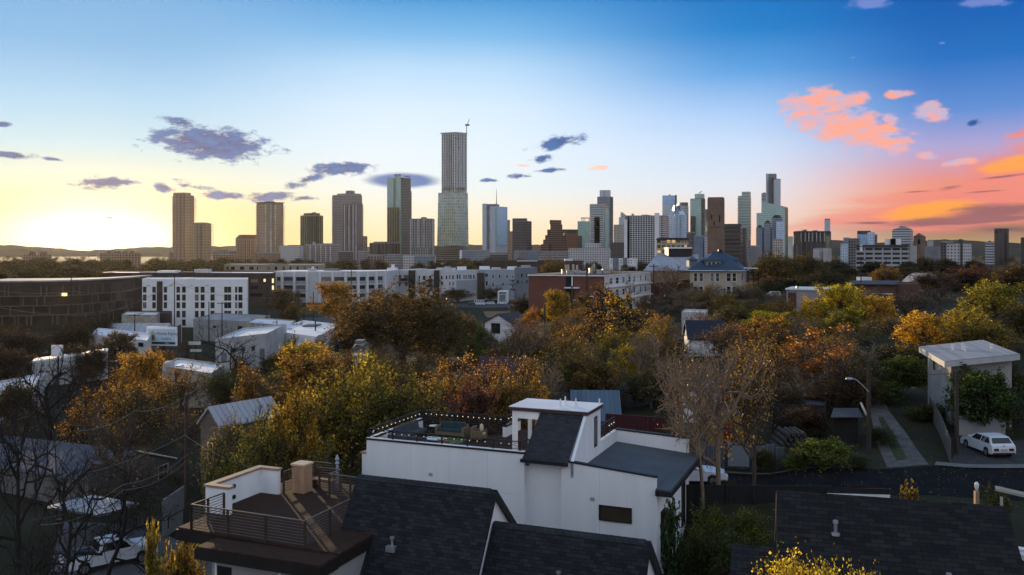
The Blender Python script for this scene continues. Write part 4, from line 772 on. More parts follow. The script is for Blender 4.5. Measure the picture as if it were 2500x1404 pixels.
# right: school, garage
b = Bld('brick_school', 'low brown brick school with a ribbed metal roof behind yellow trees', 'school', (2088, 232), (2180, 228), .5)
w, w2, pp = b.blk('wall', (2074, 232), (2186, 228), (2196, 250), Z(694.5, 230), 'brick_brown')
MB().prism([G(2066, 231), G(2190, 227), (X(2198, 252), 252), (X(2082, 254), 254)], [Z(694.3, 230)]*2+[Z(686, 252)]*2, [Z(693.3, 230)]*2+[Z(685, 252)]*2).build('roof', 'metal_roof', b.root)
w.mb().box(w.u(2110), w.u(2180), -.6, .02, w.z(2140, 718), w.z(2140, 716)).build('canopy', 'trim_white', b.root)
b.box('white_room', 2104, 2129, 256, 4, 677, 688, 'white_panel'); b.blk('low_wing', (2186, 229), (2240, 226), (2244, 240), Z(696, 228), 'brick_brown', None, 'metal_roof')
for p0, p1 in ((2120, 2132), (2140, 2156)): window(w, b.root, *w.rect(p0, p1, 721, 730), 'glass_dark', 'trim_white', .1)
b = Bld('flat_garage', 'flat-roofed garage with a brown door left of the bright yellow-green tree', 'garage', (1918, 200), (2030, 194), 1)
w, w2, pp = b.blk('wall', (1920, 200), (2034, 195), (2044, 206), Z(709, 197), 'stucco_grey')
MB().prism(scaled(pp, 1.05), Z(709, 197)+.01, Z(705.5, 197)).build('roof', 'trim_white', b.root); w.mb().box(w.u(1924), w.u(1944), -.06, .02, 1, w.z(1930, 714)).build('door', mat('brown_door', (.1, .04, .03), .6, .2), b.root); b.box('vent_cap', 1945, 1950, 199, 1, 699, 705.5, 'steel')
b = Bld('arched_shed', 'pale metal shed with a curved roof glinting between brown trees on the right', 'shed', (2238, 300), (2312, 296), 1)
sx0, sx1 = X(2238, 300), X(2312, 300); am = MB(); pts = [(sx0+(sx1-sx0)*i/10, 300, 2+ (Z(668, 300)-2)*math.sin(math.pi*(.12+.76*i/10))) for i in range(11)]
for a_, c_ in zip(pts, pts[1:]): am.face([(a_[0], 300, 1), (c_[0], 300, 1), c_, a_]).face([a_, c_, (c_[0], 312, c_[2]), (a_[0], 312, a_[2])])
am.build('shell', 'stucco_grey', b.root)
# white gabled cottage
def gable(name, label, cat, T_, L_, Dp, zb, ze, zr, wall, roof, ov=.4, ends=True, wl2=None):
    """gabled house in local frame T_: ridge along a (0..L_), depth b (0..Dp)"""
    o = T_((L_/2, Dp/2, 0)); r = thing(name, label, cat, (o[0], o[1], zb)); m = MB(T_); h = Dp/2
    m.face([(0, 0, zb), (L_, 0, zb), (L_, 0, ze), (0, 0, ze)]).face([(L_, Dp, zb), (0, Dp, zb), (0, Dp, ze), (L_, Dp, ze)])
    m.face([(0, Dp, zb), (0, 0, zb), (0, 0, ze), (0, h, zr), (0, Dp, ze)]).face([(L_, 0, zb), (L_, Dp, zb), (L_, Dp, ze), (L_, h, zr), (L_, 0, ze)])
    m.build('wall', wall, r); f = MB(T_); sl = (zr-ze)/h; t_ = .18
    for s_ in (0, 1):
        b0 = -ov if s_ == 0 else Dp+ov; z0 = ze-ov*sl+.03; q = [(-ov, b0, z0), (L_+ov, b0, z0), (L_+ov, h, zr+.03), (-ov, h, zr+.03)]
        if s_: q = [q[1], q[0], q[3], q[2]]
        f.face(q); u = [(a, b_, c+t_) for a, b_, c in q]; f.face(u)
        for i in range(4): f.face([q[i], q[(i+1) % 4], u[(i+1) % 4], u[i]])
    f.build('roof', roof, r); return r
T_ = fr(X(1190, 193), 193, 28); r = gable('cottage', 'white cottage with dark gabled roof in front of the parked cars', 'cottage', lambda p: T_((p[1], p[0]-1, p[2])), 8.5, 6.5, -5.5, Z(789, 190), Z(769, 190), 'siding_white', 'roof_dark', .35)
wl = Wall(T_((0, -1, 0))[:2], T_((6.5, -1, 0))[:2]); window(wl, r, 1.6, 3.6, -2.6, -.6, 'glass_dark', 'metal_dark', .1, 1)
wl = Wall(T_((6.5, -1, 0))[:2], T_((6.5, 7.5, 0))[:2]); window(wl, r, 3, 4.6, -3.4, -1.2, 'glass_dark', 'trim_white', .1)
# house with a navy roof, amid the central trees
T_ = fr(X(1683, 128), 128, 4); r = gable('navy_roof_house', 'house with a steep navy blue roof half hidden by central trees', 'house', T_, 5.2, 6, -1, 2.4, Z(785, 131), 'siding_white', 'navy_roof', .3)
b = Bld('flat_cabin', 'low pale flat-topped block behind the navy roof', 'building', (1664, 160), (1722, 158), -1); b.blk('wall', (1664, 160), (1722, 158), (1728, 166), Z(767, 159), 'stucco', roof='roof_white')
# modern white cube house on the right
b = Bld('cube_house', 'modern white box house with a wide tilted pale roof on the right', 'house', (2265, 81), (2322, 74), -.6)
w, w2, pp = b.blk('wall', (2265, 81.5), (2322, 74), (2470, 75), 5.2, mat('cube_wall', (.3, .3, .285), .9, .15, .5))
up = MB().prism(pp, 5.2, [5.75, 5.7, 6.1, 5.9]).build('upper_wall', 'cube_wall', b.root)
cs = [(2243.5, 846, 83), (2306, 882, 72.6), (2490.5, 864, 74), (2402, 829.5, 88)]; q = [P(*c) for c in cs]; rf = MB(); dn = [(p.x, p.y, p.z-.5) for p in q]
rf.face([(p.x, p.y, p.z-.03) for p in q]); rf.face(dn[::-1])
for i in range(4): rf.face([dn[i], dn[(i+1) % 4], (q[(i+1) % 4].x, q[(i+1) % 4].y, q[(i+1) % 4].z-.03), (q[i].x, q[i].y, q[i].z-.03)])
rf.build('roof', mat('fascia_grey', (.42, .42, .4), .7, .12), b.root)
MB().face([(p.x+(37.5-p.x)*.01, p.y, p.z) for p in q], [(0, 0), (9, 0), (9, 9), (0, 9)]).build('roof_panels', 'panel_roof', b.root)
n_ = (q[1]-q[0]).cross(q[2]-q[0]).normalized()
for px, py, h_ in ((2326, 855, .5), (2351, 853, .5), (2356, 857, .4), (2421.5, 850, .35)):
    # roof pipes stand on the roof plane
    dv = Vector(((px-CX)/F, 1, -(py-HZ)/F)); tt = (q[0]-Vector((0, 0, CZ))).dot(n_)/dv.dot(n_); c = Vector((0, 0, CZ))+dv*tt
    MB().lathe((c.x, c.y, c.z-.1), [(.1, 0), (.1, h_), (.16, h_+.02), (.16, h_+.1)], 8).build('roof_pipe', 'trim_white', b.root)
window(w2, b.root, *w2.rect(2330, 2347, 908, 941), 'glass_dark', 'metal_dark', .06)
window(w, b.root, *w.rect(2280, 2283, 875, 901), 'glass_dark', 'metal_dark', .06); window(w, b.root, *w.rect(2287, 2291, 879, 886), 'glass_dark', 'metal_dark', .05); window(w, b.root, *w.rect(2297, 2300, 886, 893), 'glass_dark', 'metal_dark', .05)
rw = thing('retaining_wall', 'pale low wall behind the white hatchback', 'wall', (*G(2395, 70.5), 0)); MB().prism([G(2338, 70.5), G(2455, 70.5), G(2455, 71), G(2338, 71)], -.5, Z(1018, 70.5)).build('panel', 'stucco_grey', rw)
gt = thing('carport', 'dark open carport beside the pale low wall', 'carport', (*G(2485, 72), 0)); MB().box(X(2456, 71.5), X(2540, 71.5), 71.5, 75, Z(1012, 71.5), Z(985, 71.5)).build('roof', 'metal_dark', gt)
for px in (2462, 2535): MB().box(X(px, 71.8)-.08, X(px, 71.8)+.08, 71.8, 71.96, -.3, Z(1012, 71.8)).build('post', 'metal_dark', gt)
# left: low white buildings
b = Bld('white_warehouse', 'long white warehouse wall running away behind bare trees on the left', 'warehouse', (79, 150), (262, 166), -10)
w, w2, pp = b.blk('wall', (79, 150), (262, 166), (263.5, 170), Z(886, 150), 'stucco'); MB().prism(scaled(pp, 1.01), Z(886, 150)+.005, Z(886, 150)+.3).build('coping', 'trim_white', b.root)
b = Bld('white_workshop', 'low white flat-roofed workshop at the left edge nearest the bare trees', 'building', (-40, 116), (80, 124), -9); w, w2, pp = b.blk('wall', (-60, 114), (81, 124), (110, 140), Z(968, 119), 'stucco', roof='roof_white')
window(w, b.root, *w.rect(10, 30, 985, 1003), 'glass_dark', 'trim_white', .1)
T_ = fr(X(228, 232), 236, -3); r = gable('white_barn', 'white gabled metal roof left of the billboard', 'shed', T_, 16, 12, -10, Z(822, 232), Z(794, 238), 'siding_white', 'metal_white', .3)
b = Bld('white_store', 'low white store with a stepped parapet just below the billboard', 'store', (217, 196), (358, 186), -10); w, w2, pp = b.blk('wall', (217, 198), (358, 184), (372, 200), Z(828, 190), 'siding_white', roof='roof_white')
w.mb().box(w.u(275), w.u(306), -.08, .02, w.z(290, 845), w.z(290, 838)).build('sign_panel', 'slate_panel', b.root); b.box('roof_unit', 246, 256, 196, 2, 827, 834, 'steel')
b = Bld('stone_house', 'small pale stone building in front of the white hotel', 'building', (297, 258), (382, 256), -10); w, w2, pp = b.blk('wall', (297, 258), (382, 256), (390, 268), Z(771, 257), 'stone', roof='roof_white')
for p0 in (316, 331, 345, 362, 374): window(w, b.root, *w.rect(p0, p0+5, 787, 794), 'glass_dark', 'trim_white', .08)
b.box('stair_head', 331, 341, 262, 3, 766, 772, 'stone')
b = Bld('brown_annex', 'dark brown annex at the foot of the white hotel', 'building', (346, 276), (417, 274), -10.5); b.blk('wall', (340, 276), (417, 274), (420, 284), Z(767, 275), 'brown_panel', roof='roof_dark')
b = Bld('grey_warehouse', 'grey flat warehouse below the right half of the white hotel', 'warehouse', (472, 246), (625, 240), -10.5); w, w2, pp = b.blk('wall', (472, 248), (618, 238), (660, 262), Z(785, 243), 'stucco_grey', roof='roof_grey')
b.box('brown_unit', 555, 604, 258, 4, 775, 784, 'brown_panel')
b = Bld('beige_warehouse', 'beige low warehouse with a pale roof right of the grey one', 'warehouse', (601, 224), (704, 218), -10.5); w, w2, pp = b.blk('wall', (601, 226), (704, 216), (722, 232), Z(794, 221), 'stone', roof='roof_white')
b = Bld('white_garage', 'white garage with a slanted parapet and broad pale roof, before the parked blue car', 'garage', (668, 170), (835, 160), -8.5); w, w2, pp = b.blk('wall', (664, 172), (772, 160), (838, 186), Z(819, 166), 'white_wall', roof='roof_white')
b.box('back_parapet', 668, 738, 186, .6, 799, 812, 'white_wall'); b.box('dark_room', 738, 772, 184, 5, 795, 808, 'metal_dark')
b = Bld('white_stucco_block', 'white stucco block behind the bare tree, left of the yellow trees', 'building', (526, 142), (664, 152), -8.5); w, w2, pp = b.blk('wall', (526, 140), (652, 150), (700, 170), Z(832, 141), 'stucco', roof='roof_white')
b = Bld('beige_shed', 'pale flat roof with a round tank amid the gold trees on the left', 'shed', (400, 128), (535, 124), -8.5); w, w2, pp = b.blk('wall', (395, 130), (516, 122), (548, 132), Z(908, 126), 'stone', roof='roof_white')
MB().lathe((X(412, 130), 130, Z(905, 130)), [(.8, 0), (.8, 1.1), (.5, 1.4)], 14).build('tank', 'stucco', b.root); b.box('roof_unit', 427, 440, 131, 1.4, 893, 903, 'steel')
def bits(root, Y, items):
    for px0, px1, y0, y1, m_ in items: MB().box(X(px0, Y), X(px1, Y), Y, Y+1.6, Z(y1, Y), Z(y0, Y)).build('roof_unit', m_, root)
RB = {o.name: o for o in COL.objects if o.parent is None}
bits(RB['white_garage'], 178, [(700, 709, 803, 810, 'steel'), (716, 722, 805, 810, 'stucco_grey'), (786, 796, 806, 813, 'steel')]); bits(RB['white_stucco_block'], 156, [(560, 570, 822, 829, 'steel'), (606, 618, 818, 826, 'stucco_grey'), (640, 645, 816, 824, 'steel')]); bits(RB['grey_warehouse'], 252, [(490, 498, 778, 783, 'steel'), (520, 530, 777, 782, 'stucco'), (612, 622, 776, 781, 'steel')]); bits(RB['beige_warehouse'], 228, [(630, 640, 787, 792, 'steel'), (664, 670, 786, 791, 'steel')])
for nm, A_, B_, ws in (('white_stucco_block', (526, 140), (652, 150), ((540, 552, 862, 884), (566, 574, 850, 860), (590, 598, 848, 858), (614, 622, 846, 856), (634, 645, 852, 876))), ('grey_warehouse', (472, 248), (618, 238), ((486, 496, 796, 806), (520, 528, 795, 801), (548, 556, 795, 801), (580, 592, 796, 808))), ('white_store', (217, 198), (358, 184), ((226, 238, 846, 858), (246, 256, 845, 853), (318, 330, 838, 852), (338, 350, 837, 846))), ('beige_warehouse', (601, 226), (704, 216), ((612, 620, 800, 806), (636, 644, 800, 806), (662, 674, 800, 812), (686, 694, 799, 805))), ('white_warehouse', (79, 150), (262, 166), ((96, 104, 905, 918), (128, 142, 915, 950), (176, 184, 895, 906), (214, 222, 888, 899)))):
    wl = Wall(G(*A_), G(*B_))
    for i, q in enumerate(ws): window(wl, RB[nm], *wl.rect(*q), 'glass_dark' if i % 2 else 'slate_panel', 'stucco_grey', .08, name='window' if i % 2 else 'door')
# billboard
bb = thing('billboard', 'roadside billboard reading Home Equity Loans', 'billboard', (*G(398, 198), -10))
Y = 198; wl = Wall(G(357.5, Y), G(430.5, Y-1)); L_ = wl.L; z0, z1 = wl.z(390, 844), wl.z(390, 798)
wl.mb().box(0, L_, 0, .5, z0, z1).build('frame', mat('bright_white', (.85, .85, .85), .6, .03), bb)
pn = wl.mb(); pn.box(.22, L_-.22, -.03, -.002, z0+.85, z1-.5).build('poster', mat('pale_blue_paint', (.5, .62, .7), .6, .05), bb)
wl.mb().box(.22, L_-.22, -.03, -.002, z0+.3, z0+.84).build('footer_strip', mat('navy_paint', (.03, .045, .07), .6, .1), bb)
lw = Wall(G(430.6, Y-.9), G(443, Y+6)); lw.mb().box(.03, lw.L, 0, .3, z0, z1).build('rear_panel', 'brown_panel', bb); lw.mb().box(lw.L-.2, lw.L+.15, -.05, .35, z0-.1, z1+.1).build('edge_strip', 'trim_white', bb)
MB().tube([(X(400, Y+1.5), Y+1.5, -10), (X(400, Y+1.5), Y+1.5, z0+.3)], .35, 10).build('post', 'metal_dark', bb)
wl.mb().box(0, L_, -1.1, -.02, z0-.25, z0-.15).build('catwalk', 'metal_dark', bb)
def text(body, wl_, u, z, size, m, parent, name='lettering', align='LEFT', off=-.035):
    cu = bpy.data.curves.new(name, 'FONT'); cu.body = body; cu.size = size; cu.align_x = align; cu.extrude = .004
    o = bpy.data.objects.new(name, cu); dg = bpy.context.evaluated_depsgraph_get(); COL.objects.link(o); dg.update()
    me = bpy.data.meshes.new_from_object(o.evaluated_get(dg)); bpy.data.objects.remove(o)
    M = Matrix((( wl_.d.x, 0, wl_.n.x), (wl_.d.y, 0, wl_.n.y), (0, 1, 0))).to_4x4(); p = wl_.T((u, off, z)); me.transform(Matrix.Translation(p-wloc(parent)) @ M)
    me.materials.clear(); return link(name, me, m, parent)
ink = mat('ink_navy', (.015, .018, .03), .6, .05)
zc = z0+.84; hh = z1-.5-zc
text('Home Equity', wl, L_*.345, zc+hh*.55, hh*.34, ink, bb); text('Loans', wl, L_*.5, zc+hh*.17, hh*.34, ink, bb)
text('___ ____', wl, L_*.12, z0+.5, .3, 'trim_white', bb); text('NMLS', wl, L_*.62, z0+.42, .42, 'trim_white', bb)
em = wl.mb(); eu = L_*.2; em.prism([(eu-.75, -.05), (eu+.75, -.05), (eu+.75, -.031), (eu-.75, -.031)], zc+.25, zc+hh*.6).prism([(eu-.9, -.05), (eu+.9, -.05), (eu+.9, -.031), (eu-.9, -.031)], zc+hh*.6, zc+hh*.88, shift=[(eu-.1, -.05), (eu+.1, -.05), (eu+.1, -.031), (eu-.1, -.031)])
em.build('house_emblem', mat('emblem_tan', (.4, .37, .3), .6, .1), bb)
e2 = wl.mb(); 
for k in range(3): e2.box(eu-.5+k*.38, eu-.26+k*.38, -.06, -.051, zc+.45, zc+hh*.52)
e2.build('emblem_bars', 'ink_navy', bb)
sg = thing('pole_sign', 'small two-panel white pole sign right of the billboard', 'sign', (*G(475, 170), -9.5))
for y0, y1, p0, p1 in ((834, 842, 460, 489), (853, 859, 464, 491)): MB().box(X(p0, 170), X(p1, 170), 170, 170.3, Z(y1, 170), Z(y0, 170)).build('panel', 'stucco', sg)
MB().tube([(X(476, 170), 170.5, -10), (X(476, 170), 170.5, Z(834, 170))], .12).build('post', 'metal_dark', sg)
sg = thing('signboard', 'blank white square signboard on a post at the far left', 'sign', (*G(139, 130), -8)); MB().box(X(125, 130), X(152, 130), 130, 130.25, Z(870, 130), Z(843, 130)).build('panel', 'white_panel', sg); MB().tube([(X(139, 130), 130.4, -9), (X(139, 130), 130.4, Z(860, 130))], .12).build('post', 'metal_dark', sg)
b = Bld('car_wash', 'small white drive-through building beside the road with parked cars', 'building', (1215, 452), (1241, 452), -12); b.blk('wall', (1215, 452), (1238, 450), (1242, 460), Z(711, 452), 'white_wall'); b.box('shutter', 1219, 1234, 449.7, .8, 720, 738, 'slate_panel'); b.box('sign_band', 1218, 1236, 449.8, .5, 713, 718, 'slate_panel')
# grey house showing between trees
b = Bld('grey_house', 'small grey clapboard house with white trim peeping between trees', 'house', (862, 108), (890, 106), -6); w, w2, pp = b.blk('wall', (862, 108), (890, 106), (900, 114), Z(852, 107), 'siding_grey'); window(w, b.root, *w.rect(880, 887, 863, 876), 'glass_dark', 'trim_white', .1); window(w, b.root, *w.rect(866, 876, 863, 867), 'trim_white', 'trim_white', .05)
MB().prism(scaled(pp, 1.12), Z(852, 107), Z(846, 107), shift=scaled(pp, .7)).build('roof', 'roof_dark', b.root); b.box('dormer', 866, 886, 108, 2, 832, 840, 'siding_grey')
T_ = fr(X(1165, 112), 112, 10); r = gable('brown_roof_house', 'house with a low brown roof and slate wall behind the orange trees', 'house', T_, 7.5, 7, -5.5, -1.2, 1.2, 'slate_panel', mat('roof_brown', (.06, .035, .03), .9, .3, 1), .4)
# house with white roof lower left
T_ = fr(X(537, 77.5), 77.5, -55); r = gable('little_house', 'small brown house with a pale blue-white metal roof by the utility pole', 'house', T_, 6.5, 2.7, -6.4, Z(1036, 78), Z(994, 79), 'siding_tan', 'metal_white', .25)
wl = Wall(T_((0, 2.7, 0))[:2], T_((0, 0, 0))[:2]); window(wl, r, 1.1, 1.7, -3.6, -1.9, 'glass_dark', 'trim_white', .09)
# blue metal roofed house behind the white house
T_ = fr(X(1400, 86), 86, 3); r = gable('blue_roof_house', 'house with a light blue metal roof just behind the white modern house', 'house', T_, 4.4, 7, -3.5, -1.4, Z(957, 89.5), 'stucco', 'metal_roof_blue', .25)
wl = Wall(T_((4.4, 0, 0))[:2], T_((4.4, 7, 0))[:2]); window(wl, r, 2.5, 3.6, -1.6, -.6, 'glass_dark', 'metal_dark', .06)
T_ = fr(X(1350, 92), 92, 3); gable('slate_roof_house', 'dark slate-roofed house behind the light blue roof', 'house', T_, 10, 8, -3.5, -1, Z(938, 96), 'stucco_grey', mat('roof_slate', (.05, .055, .065), .8, .25, 1), .3)
fn = thing('maroon_fence', 'tall dark maroon board fence right of the white stair tower', 'fence', (*G(1560, 72), -3)); MB().prism([G(1478, 72), G(1626, 70), G(1626.5, 70.15), G(1478, 72.15)], -3.4, [Z(1010, 72), Z(1020, 70), Z(1020, 70), Z(1010, 72)]).build('boards', 'maroon_boards', fn)
# white shack, sheds, metal fence on the right
b = Bld('white_shack', 'little white house behind the bare tree with tan limbs', 'house', (1663, 83), (1750, 80), -1.5); w, w2, pp = b.blk('wall', (1663, 83), (1748, 80), (1762, 86), Z(955, 81), 'siding_white'); MB().prism(scaled(pp, 1.1), Z(955, 81), Z(946, 81), shift=scaled(pp, .3)).build('roof', 'roof_dark', b.root); window(w, b.root, *w.rect(1681, 1735, 972, 992), 'glass_dark', 'trim_white', .08, 2)
b = Bld('yellow_shed', 'small yellow shed with a red door behind the metal fence', 'shed', (1728, 71), (1806, 69.5), -1); w, w2, pp = b.blk('wall', (1728, 71), (1806, 69.5), (1815, 74), Z(1022, 70), mat('yellow_paint', (.2, .145, .055), .8, .25), roof='roof_dark')
w.mb().box(w.u(1767), w.u(1790), -.05, .02, -.9, w.z(1780, 1034)).build('door', mat('red_paint', (.14, .012, .012), .6, .2), b.root)
b = Bld('dark_lean_to', 'dark timber lean-to with a sloping sheet roof beside the alley', 'shed', (2030, 68), (2108, 68), -.2); b.blk('wall', (2034, 69), (2095, 69), (2100, 72), Z(1022, 69), 'boards_dark'); MB().prism([G(2028, 68), G(2108, 68), G(2095, 72), G(2035, 72)], [Z(1020, 68)]*2+[Z(998, 72)]*2, [Z(1018, 68)]*2+[Z(996, 72)]*2).build('roof', 'roof_dark', b.root); MB().tube([P(2102, 984, 70), P(2116, 1014, 68)], .09, 6).build('barge_pole', 'stone', b.root)
lp = thing('log_pile', 'stack of dark weathered logs in the shaded yard', 'log pile', (*G(1935, 68), -.3)); rr = random.Random(5)
mat('log_bark', (.05, .045, .042), .95, .4, 3)
for k in range(4):
    for j in range(7-k): 
        c = (X(1905, 68)+j*.42+k*.2, 68+rr.uniform(-.1, .1), -.1+k*.36); MB().tube([c, (c[0]+rr.uniform(-.1, .1), c[1]+2.4, c[2])], rr.uniform(.16, .2), 8).build('log', 'log_bark', lp)
b = Bld('grey_hut', 'low grey board hut behind the log pile', 'shed', (1880, 74), (2010, 73), -.3); b.blk('wall', (1885, 75), (2012, 74), (2020, 78), Z(1000, 74), 'boards_dark', roof='roof_dark')
fn = thing('metal_fence', 'patched corrugated metal yard fence across the street', 'fence', (*G(1800, 63), -.6))
for i in range(9):
    p0, p1 = 1700+i*24, 1724+i*24; h_ = 1080+(0, 8, 5, 1, 12, 4, 10, 6, 12)[i]; MB().prism([G(p0, 63+(i % 2)*.1), G(p1-.4, 63+(i % 2)*.1), G(p1-.4, 63.1+(i % 2)*.1), G(p0, 63.1+(i % 2)*.1)], -.7, Z(h_, 63)).build('sheet', 'corrugated', fn)
gt = thing('sheet_gate', 'plain pale blue-grey sheet gate leaning on the patched fence', 'gate', (*G(1803, 62.5), -.5)); MB().prism([G(1777, 62.6), G(1829, 62.4), G(1829, 62.46), G(1777, 62.66)], Z(1139, 62.5), Z(1083, 62.5)).build('sheet', 'slate_panel', gt)
fn = thing('black_fence', 'long black board fence beyond the hedge, along the street', 'fence', (*G(1850, 55), -1.5)); MB().prism([G(1672, 54.5), G(2030, 55.5), G(2030, 55.6), G(1672, 54.6)], -2.2, [Z(1184, 54.5), Z(1186, 55.5), Z(1186, 55.5), Z(1184, 54.5)]).build('boards', 'boards_dark', fn)
for px in (1773, 1840, 1977): MB().box(X(px, 54.8)-.04, X(px, 54.8)+.04, 54.7, 54.78, -2, Z(1182, 54.8)).build('post', 'metal_dark', fn)
fn = thing('slatted_fence', 'grey wooden slat fence running along the alley toward the carport', 'fence', (*G(2290, 70), 0))
for i in range(14):
    Y = 78-i*1.15; px = 2268+i*3.8; MB().prism([G(px, Y), G(px+3, Y-.95), (X(px+3, Y-.95)+.05, Y-.93), (X(px, Y)+.05, Y+.02)], gz(*G(px, Y))-.1, gz(*G(px, Y))+1.7).build('slat', mat('wood_grey', (.1, .095, .09), .9, .3, 3), fn)
# paving
AY = lambda d: d
sheet('alley', ([(2166, 61.6), (2150, 66), (2136, 71), (2124, 78), (2125, 86)], [(2268, 61.6), (2238, 66), (2212, 71), (2172, 78), (2150, 86)]), 'gravel', .03)
sheet('verge', ([(2188, 63.5), (2174, 67), (2160, 71), (2143, 76)], [(2215, 63.5), (2200, 67), (2182, 71), (2155, 76)]), 'verge_grass', .05)
sheet('road', ([(1560, 62.2), (1700, 61.2), (2000, 61.2), (2300, 61.3), (2800, 61)], [(1500, 56.2), (1690, 56), (1990, 55.4), (2400, 54), (2950, 51)]), 'asphalt', .02)
sheet('kerb', ([(1560, 62.5), (1700, 61.5), (2120, 61.5)], [(1560, 62.25), (1700, 61.25), (2120, 61.25)]), 'kerb', .13)
sheet('pavement', ([(2285, 62.2), (2500, 62.3), (2800, 62)], [(2282, 61.3), (2500, 61.2), (2800, 61)]), 'concrete', .1)
sheet('driveway', ([(2348, 70), (2420, 70.2), (2520, 70.4)], [(2318, 62.2), (2420, 62.2), (2540, 62.2)]), mat('drive_dark', (.04, .04, .04), .9, .3, 1), .05)
sheet('street', ([(1100, 462), (1180, 446), (1290, 440)], [(1060, 420), (1170, 412), (1290, 414)]), 'asphalt_far', .15)
sheet('parking_lot', ([(560, 330), (820, 330)], [(560, 235), (820, 230)]), 'asphalt_far', .12)
sheet('driveway', ([(150, 72), (390, 68), (520, 62)], [(60, 46), (330, 40), (480, 40)]), mat('drive_grey', (.09, .09, .095), .9, .25, 1), .05)
sheet('grass_bank', ([(1180, 385), (1290, 385)], [(1190, 330), (1290, 330)]), mat('dry_grass', (.2, .12, .05), .95, .3, .3), .3)
# ---------------------------------------------------------------- white modern house (local frame: a right, b away)
mat('white_stucco', (.78, .79, .8), .85, .045, 1.4, bump=.08, bscale=7, stretch=(1, 1, .16)); mat('deck_wood', (.045, .025, .016), .8, .4, 3, stretch=(1, 6, 1), spec=.1); mat('black_trim', (.018, .018, .02), .5, .3, 3); mat('roof_membrane', (.075, .085, .095), .7, .2, .6, bump=.1)
shingle('shingle_dark', (.016, .017, .02), (.04, .042, .048)); shingle('shingle_slate', (.034, .037, .042), (.058, .062, .07), .33, .16); shingle('shingle_big', (.014, .0135, .014), (.036, .033, .032), .36, .15)
mat('fascia_black', (.012, .01, .0095), .7, .3, 1); mat('cedar', (.36, .22, .13), .7, .25, 4, stretch=(1, 1, .2)); mat('cap_brown', (.3, .2, .14), .7, .2, 2); mat('wicker', (.17, .12, .075), .8, .3, 8); mat('cushion_teal', (.03, .06, .065), .9, .2, 4); mat('cushion_grey', (.06, .065, .075), .9, .2, 4); mat('cream_cloth', (.6, .5, .34), .9, .15, 4)
mat('rug_green', (.1, .14, .05), .95, .3, 3); mat('bulb', (1, .82, .55), .4, .05, 1, emit=.6); mat('wall_joint', (.6, .61, .62), .8, .05, 1)
HT = fr(7.59, 47, 22); HG = -3.4
h = thing('modern_house', 'white modern house with a rooftop deck, shingled stair tower and black-edged parapets', 'house', (*HT((-7, 4, 0))[:2], HG))
def H(): return MB(HT)
H().box(-17.6, -7.45, 0, 6.85, HG, 2.98).build('wall', 'white_stucco', h)
H().box(-17.95, -17.6, .05, 6.7, HG, 2.8).build('side_wall', 'white_stucco', h); H().box(-18.05, -17.6, 0, 6.8, 2.8, 2.88).build('ledge_cap', 'cap_brown', h)
pw = H(); pw.box(-17.6, -7.45, 0, .22, 2.98, 3.66).box(-17.6, -17.38, .22, 6.85, 2.98, 3.66).box(-11.5, -11.28, 6.6, 9.2, 2.98, 3.66); pw.build('parapet', 'white_stucco', h)
cp = H(); cp.box(-17.66, -7.4, -.05, .26, 3.66, 3.76).box(-17.66, -17.34, .26, 6.85, 3.66, 3.76).box(-11.54, -11.24, 6.6, 9.2, 3.66, 3.76); cp.build('coping', 'black_trim', h)
ct = H(); ct.box(-17.6, -7.46, .0, .22, 3.762, 3.79).box(-17.6, -17.4, .22, 6.8, 3.762, 3.79); ct.build('coping_top', 'white_stucco', h)
H().box(-17.38, -7.3, .22, 6.85, 2.98, 3.02).build('deck_floor', 'deck_wood', h); H().box(-11.28, -4.7, 6.85, 9.2, 2.9, 3.02).build('deck_floor', 'deck_wood', h)
H().box(-11.5, -4.7, 6.86, 9.2, HG, 2.89).build('rear_wall', 'white_stucco', h)
jn = H()
for a_ in (-14.6, -12.1, -9.7): jn.box(a_, a_+.02, -.004, .02, HG, 3.6)
for a_ in (-3.1,): jn.box(a_, a_+.02, -.004, .02, HG, 3.2)
for z in (1.35, .1): jn.box(-15, -7.5, -.003, .01, z, z+.018)
jn.build('wall_joint', 'wall_joint', h)
def rail(parent, T_, pts, z0, zt, posts, n, name='railing', mpost='black_trim', mrail='black_trim', pr=.035, rr_=.014, lo=.1, spans=True):
    """railing along local points: posts at every corner and between, a top rail and n slim rails"""
    r = None; ps = []
    for (a0, b0), (a1, b1), k in zip(pts, pts[1:], posts):
        for i in range(k+1): ps.append((a0+(a1-a0)*i/k, b0+(b1-b0)*i/k))
    q = MB(T_)
    for (a0, b0), (a1, b1) in zip(pts, pts[1:]): q.tube([(a0, b0, zt), (a1, b1, zt)], .032, 6)
    r = q.build(name, mrail, parent)
    for p in dict.fromkeys(ps): MB(T_).box(p[0]-pr, p[0]+pr, p[1]-pr, p[1]+pr, z0, zt).build('post', mpost, r)
    for j in range(n):
        z = z0+lo+(zt-z0-lo)*(j)/n; q = MB(T_)
        for (a0, b0), (a1, b1) in zip(pts, pts[1:]): q.tube([(a0, b0, z), (a1, b1, z)], rr_, 4)
        q.build('rail', mrail, r)
    return r
rail(h, HT, [(-17.5, .12), (-7.75, .12), (-7.5, .9)], 3.79, 4.3, [6, 1], 2); rail(h, HT, [(-17.5, .2), (-17.5, 6.8)], 3.79, 4.3, [4], 2); rail(h, HT, [(-17.45, 6.82), (-11.4, 6.82)], 3.02, 4.3, [5], 9, rr_=.03); rail(h, HT, [(-11.4, 6.9), (-11.4, 9.0)], 3.79, 4.3, [2], 2)
rail(h, HT, [(-4.72, 5.4), (-4.72, 8.9)], 3.6, 4.4, [3], 4)
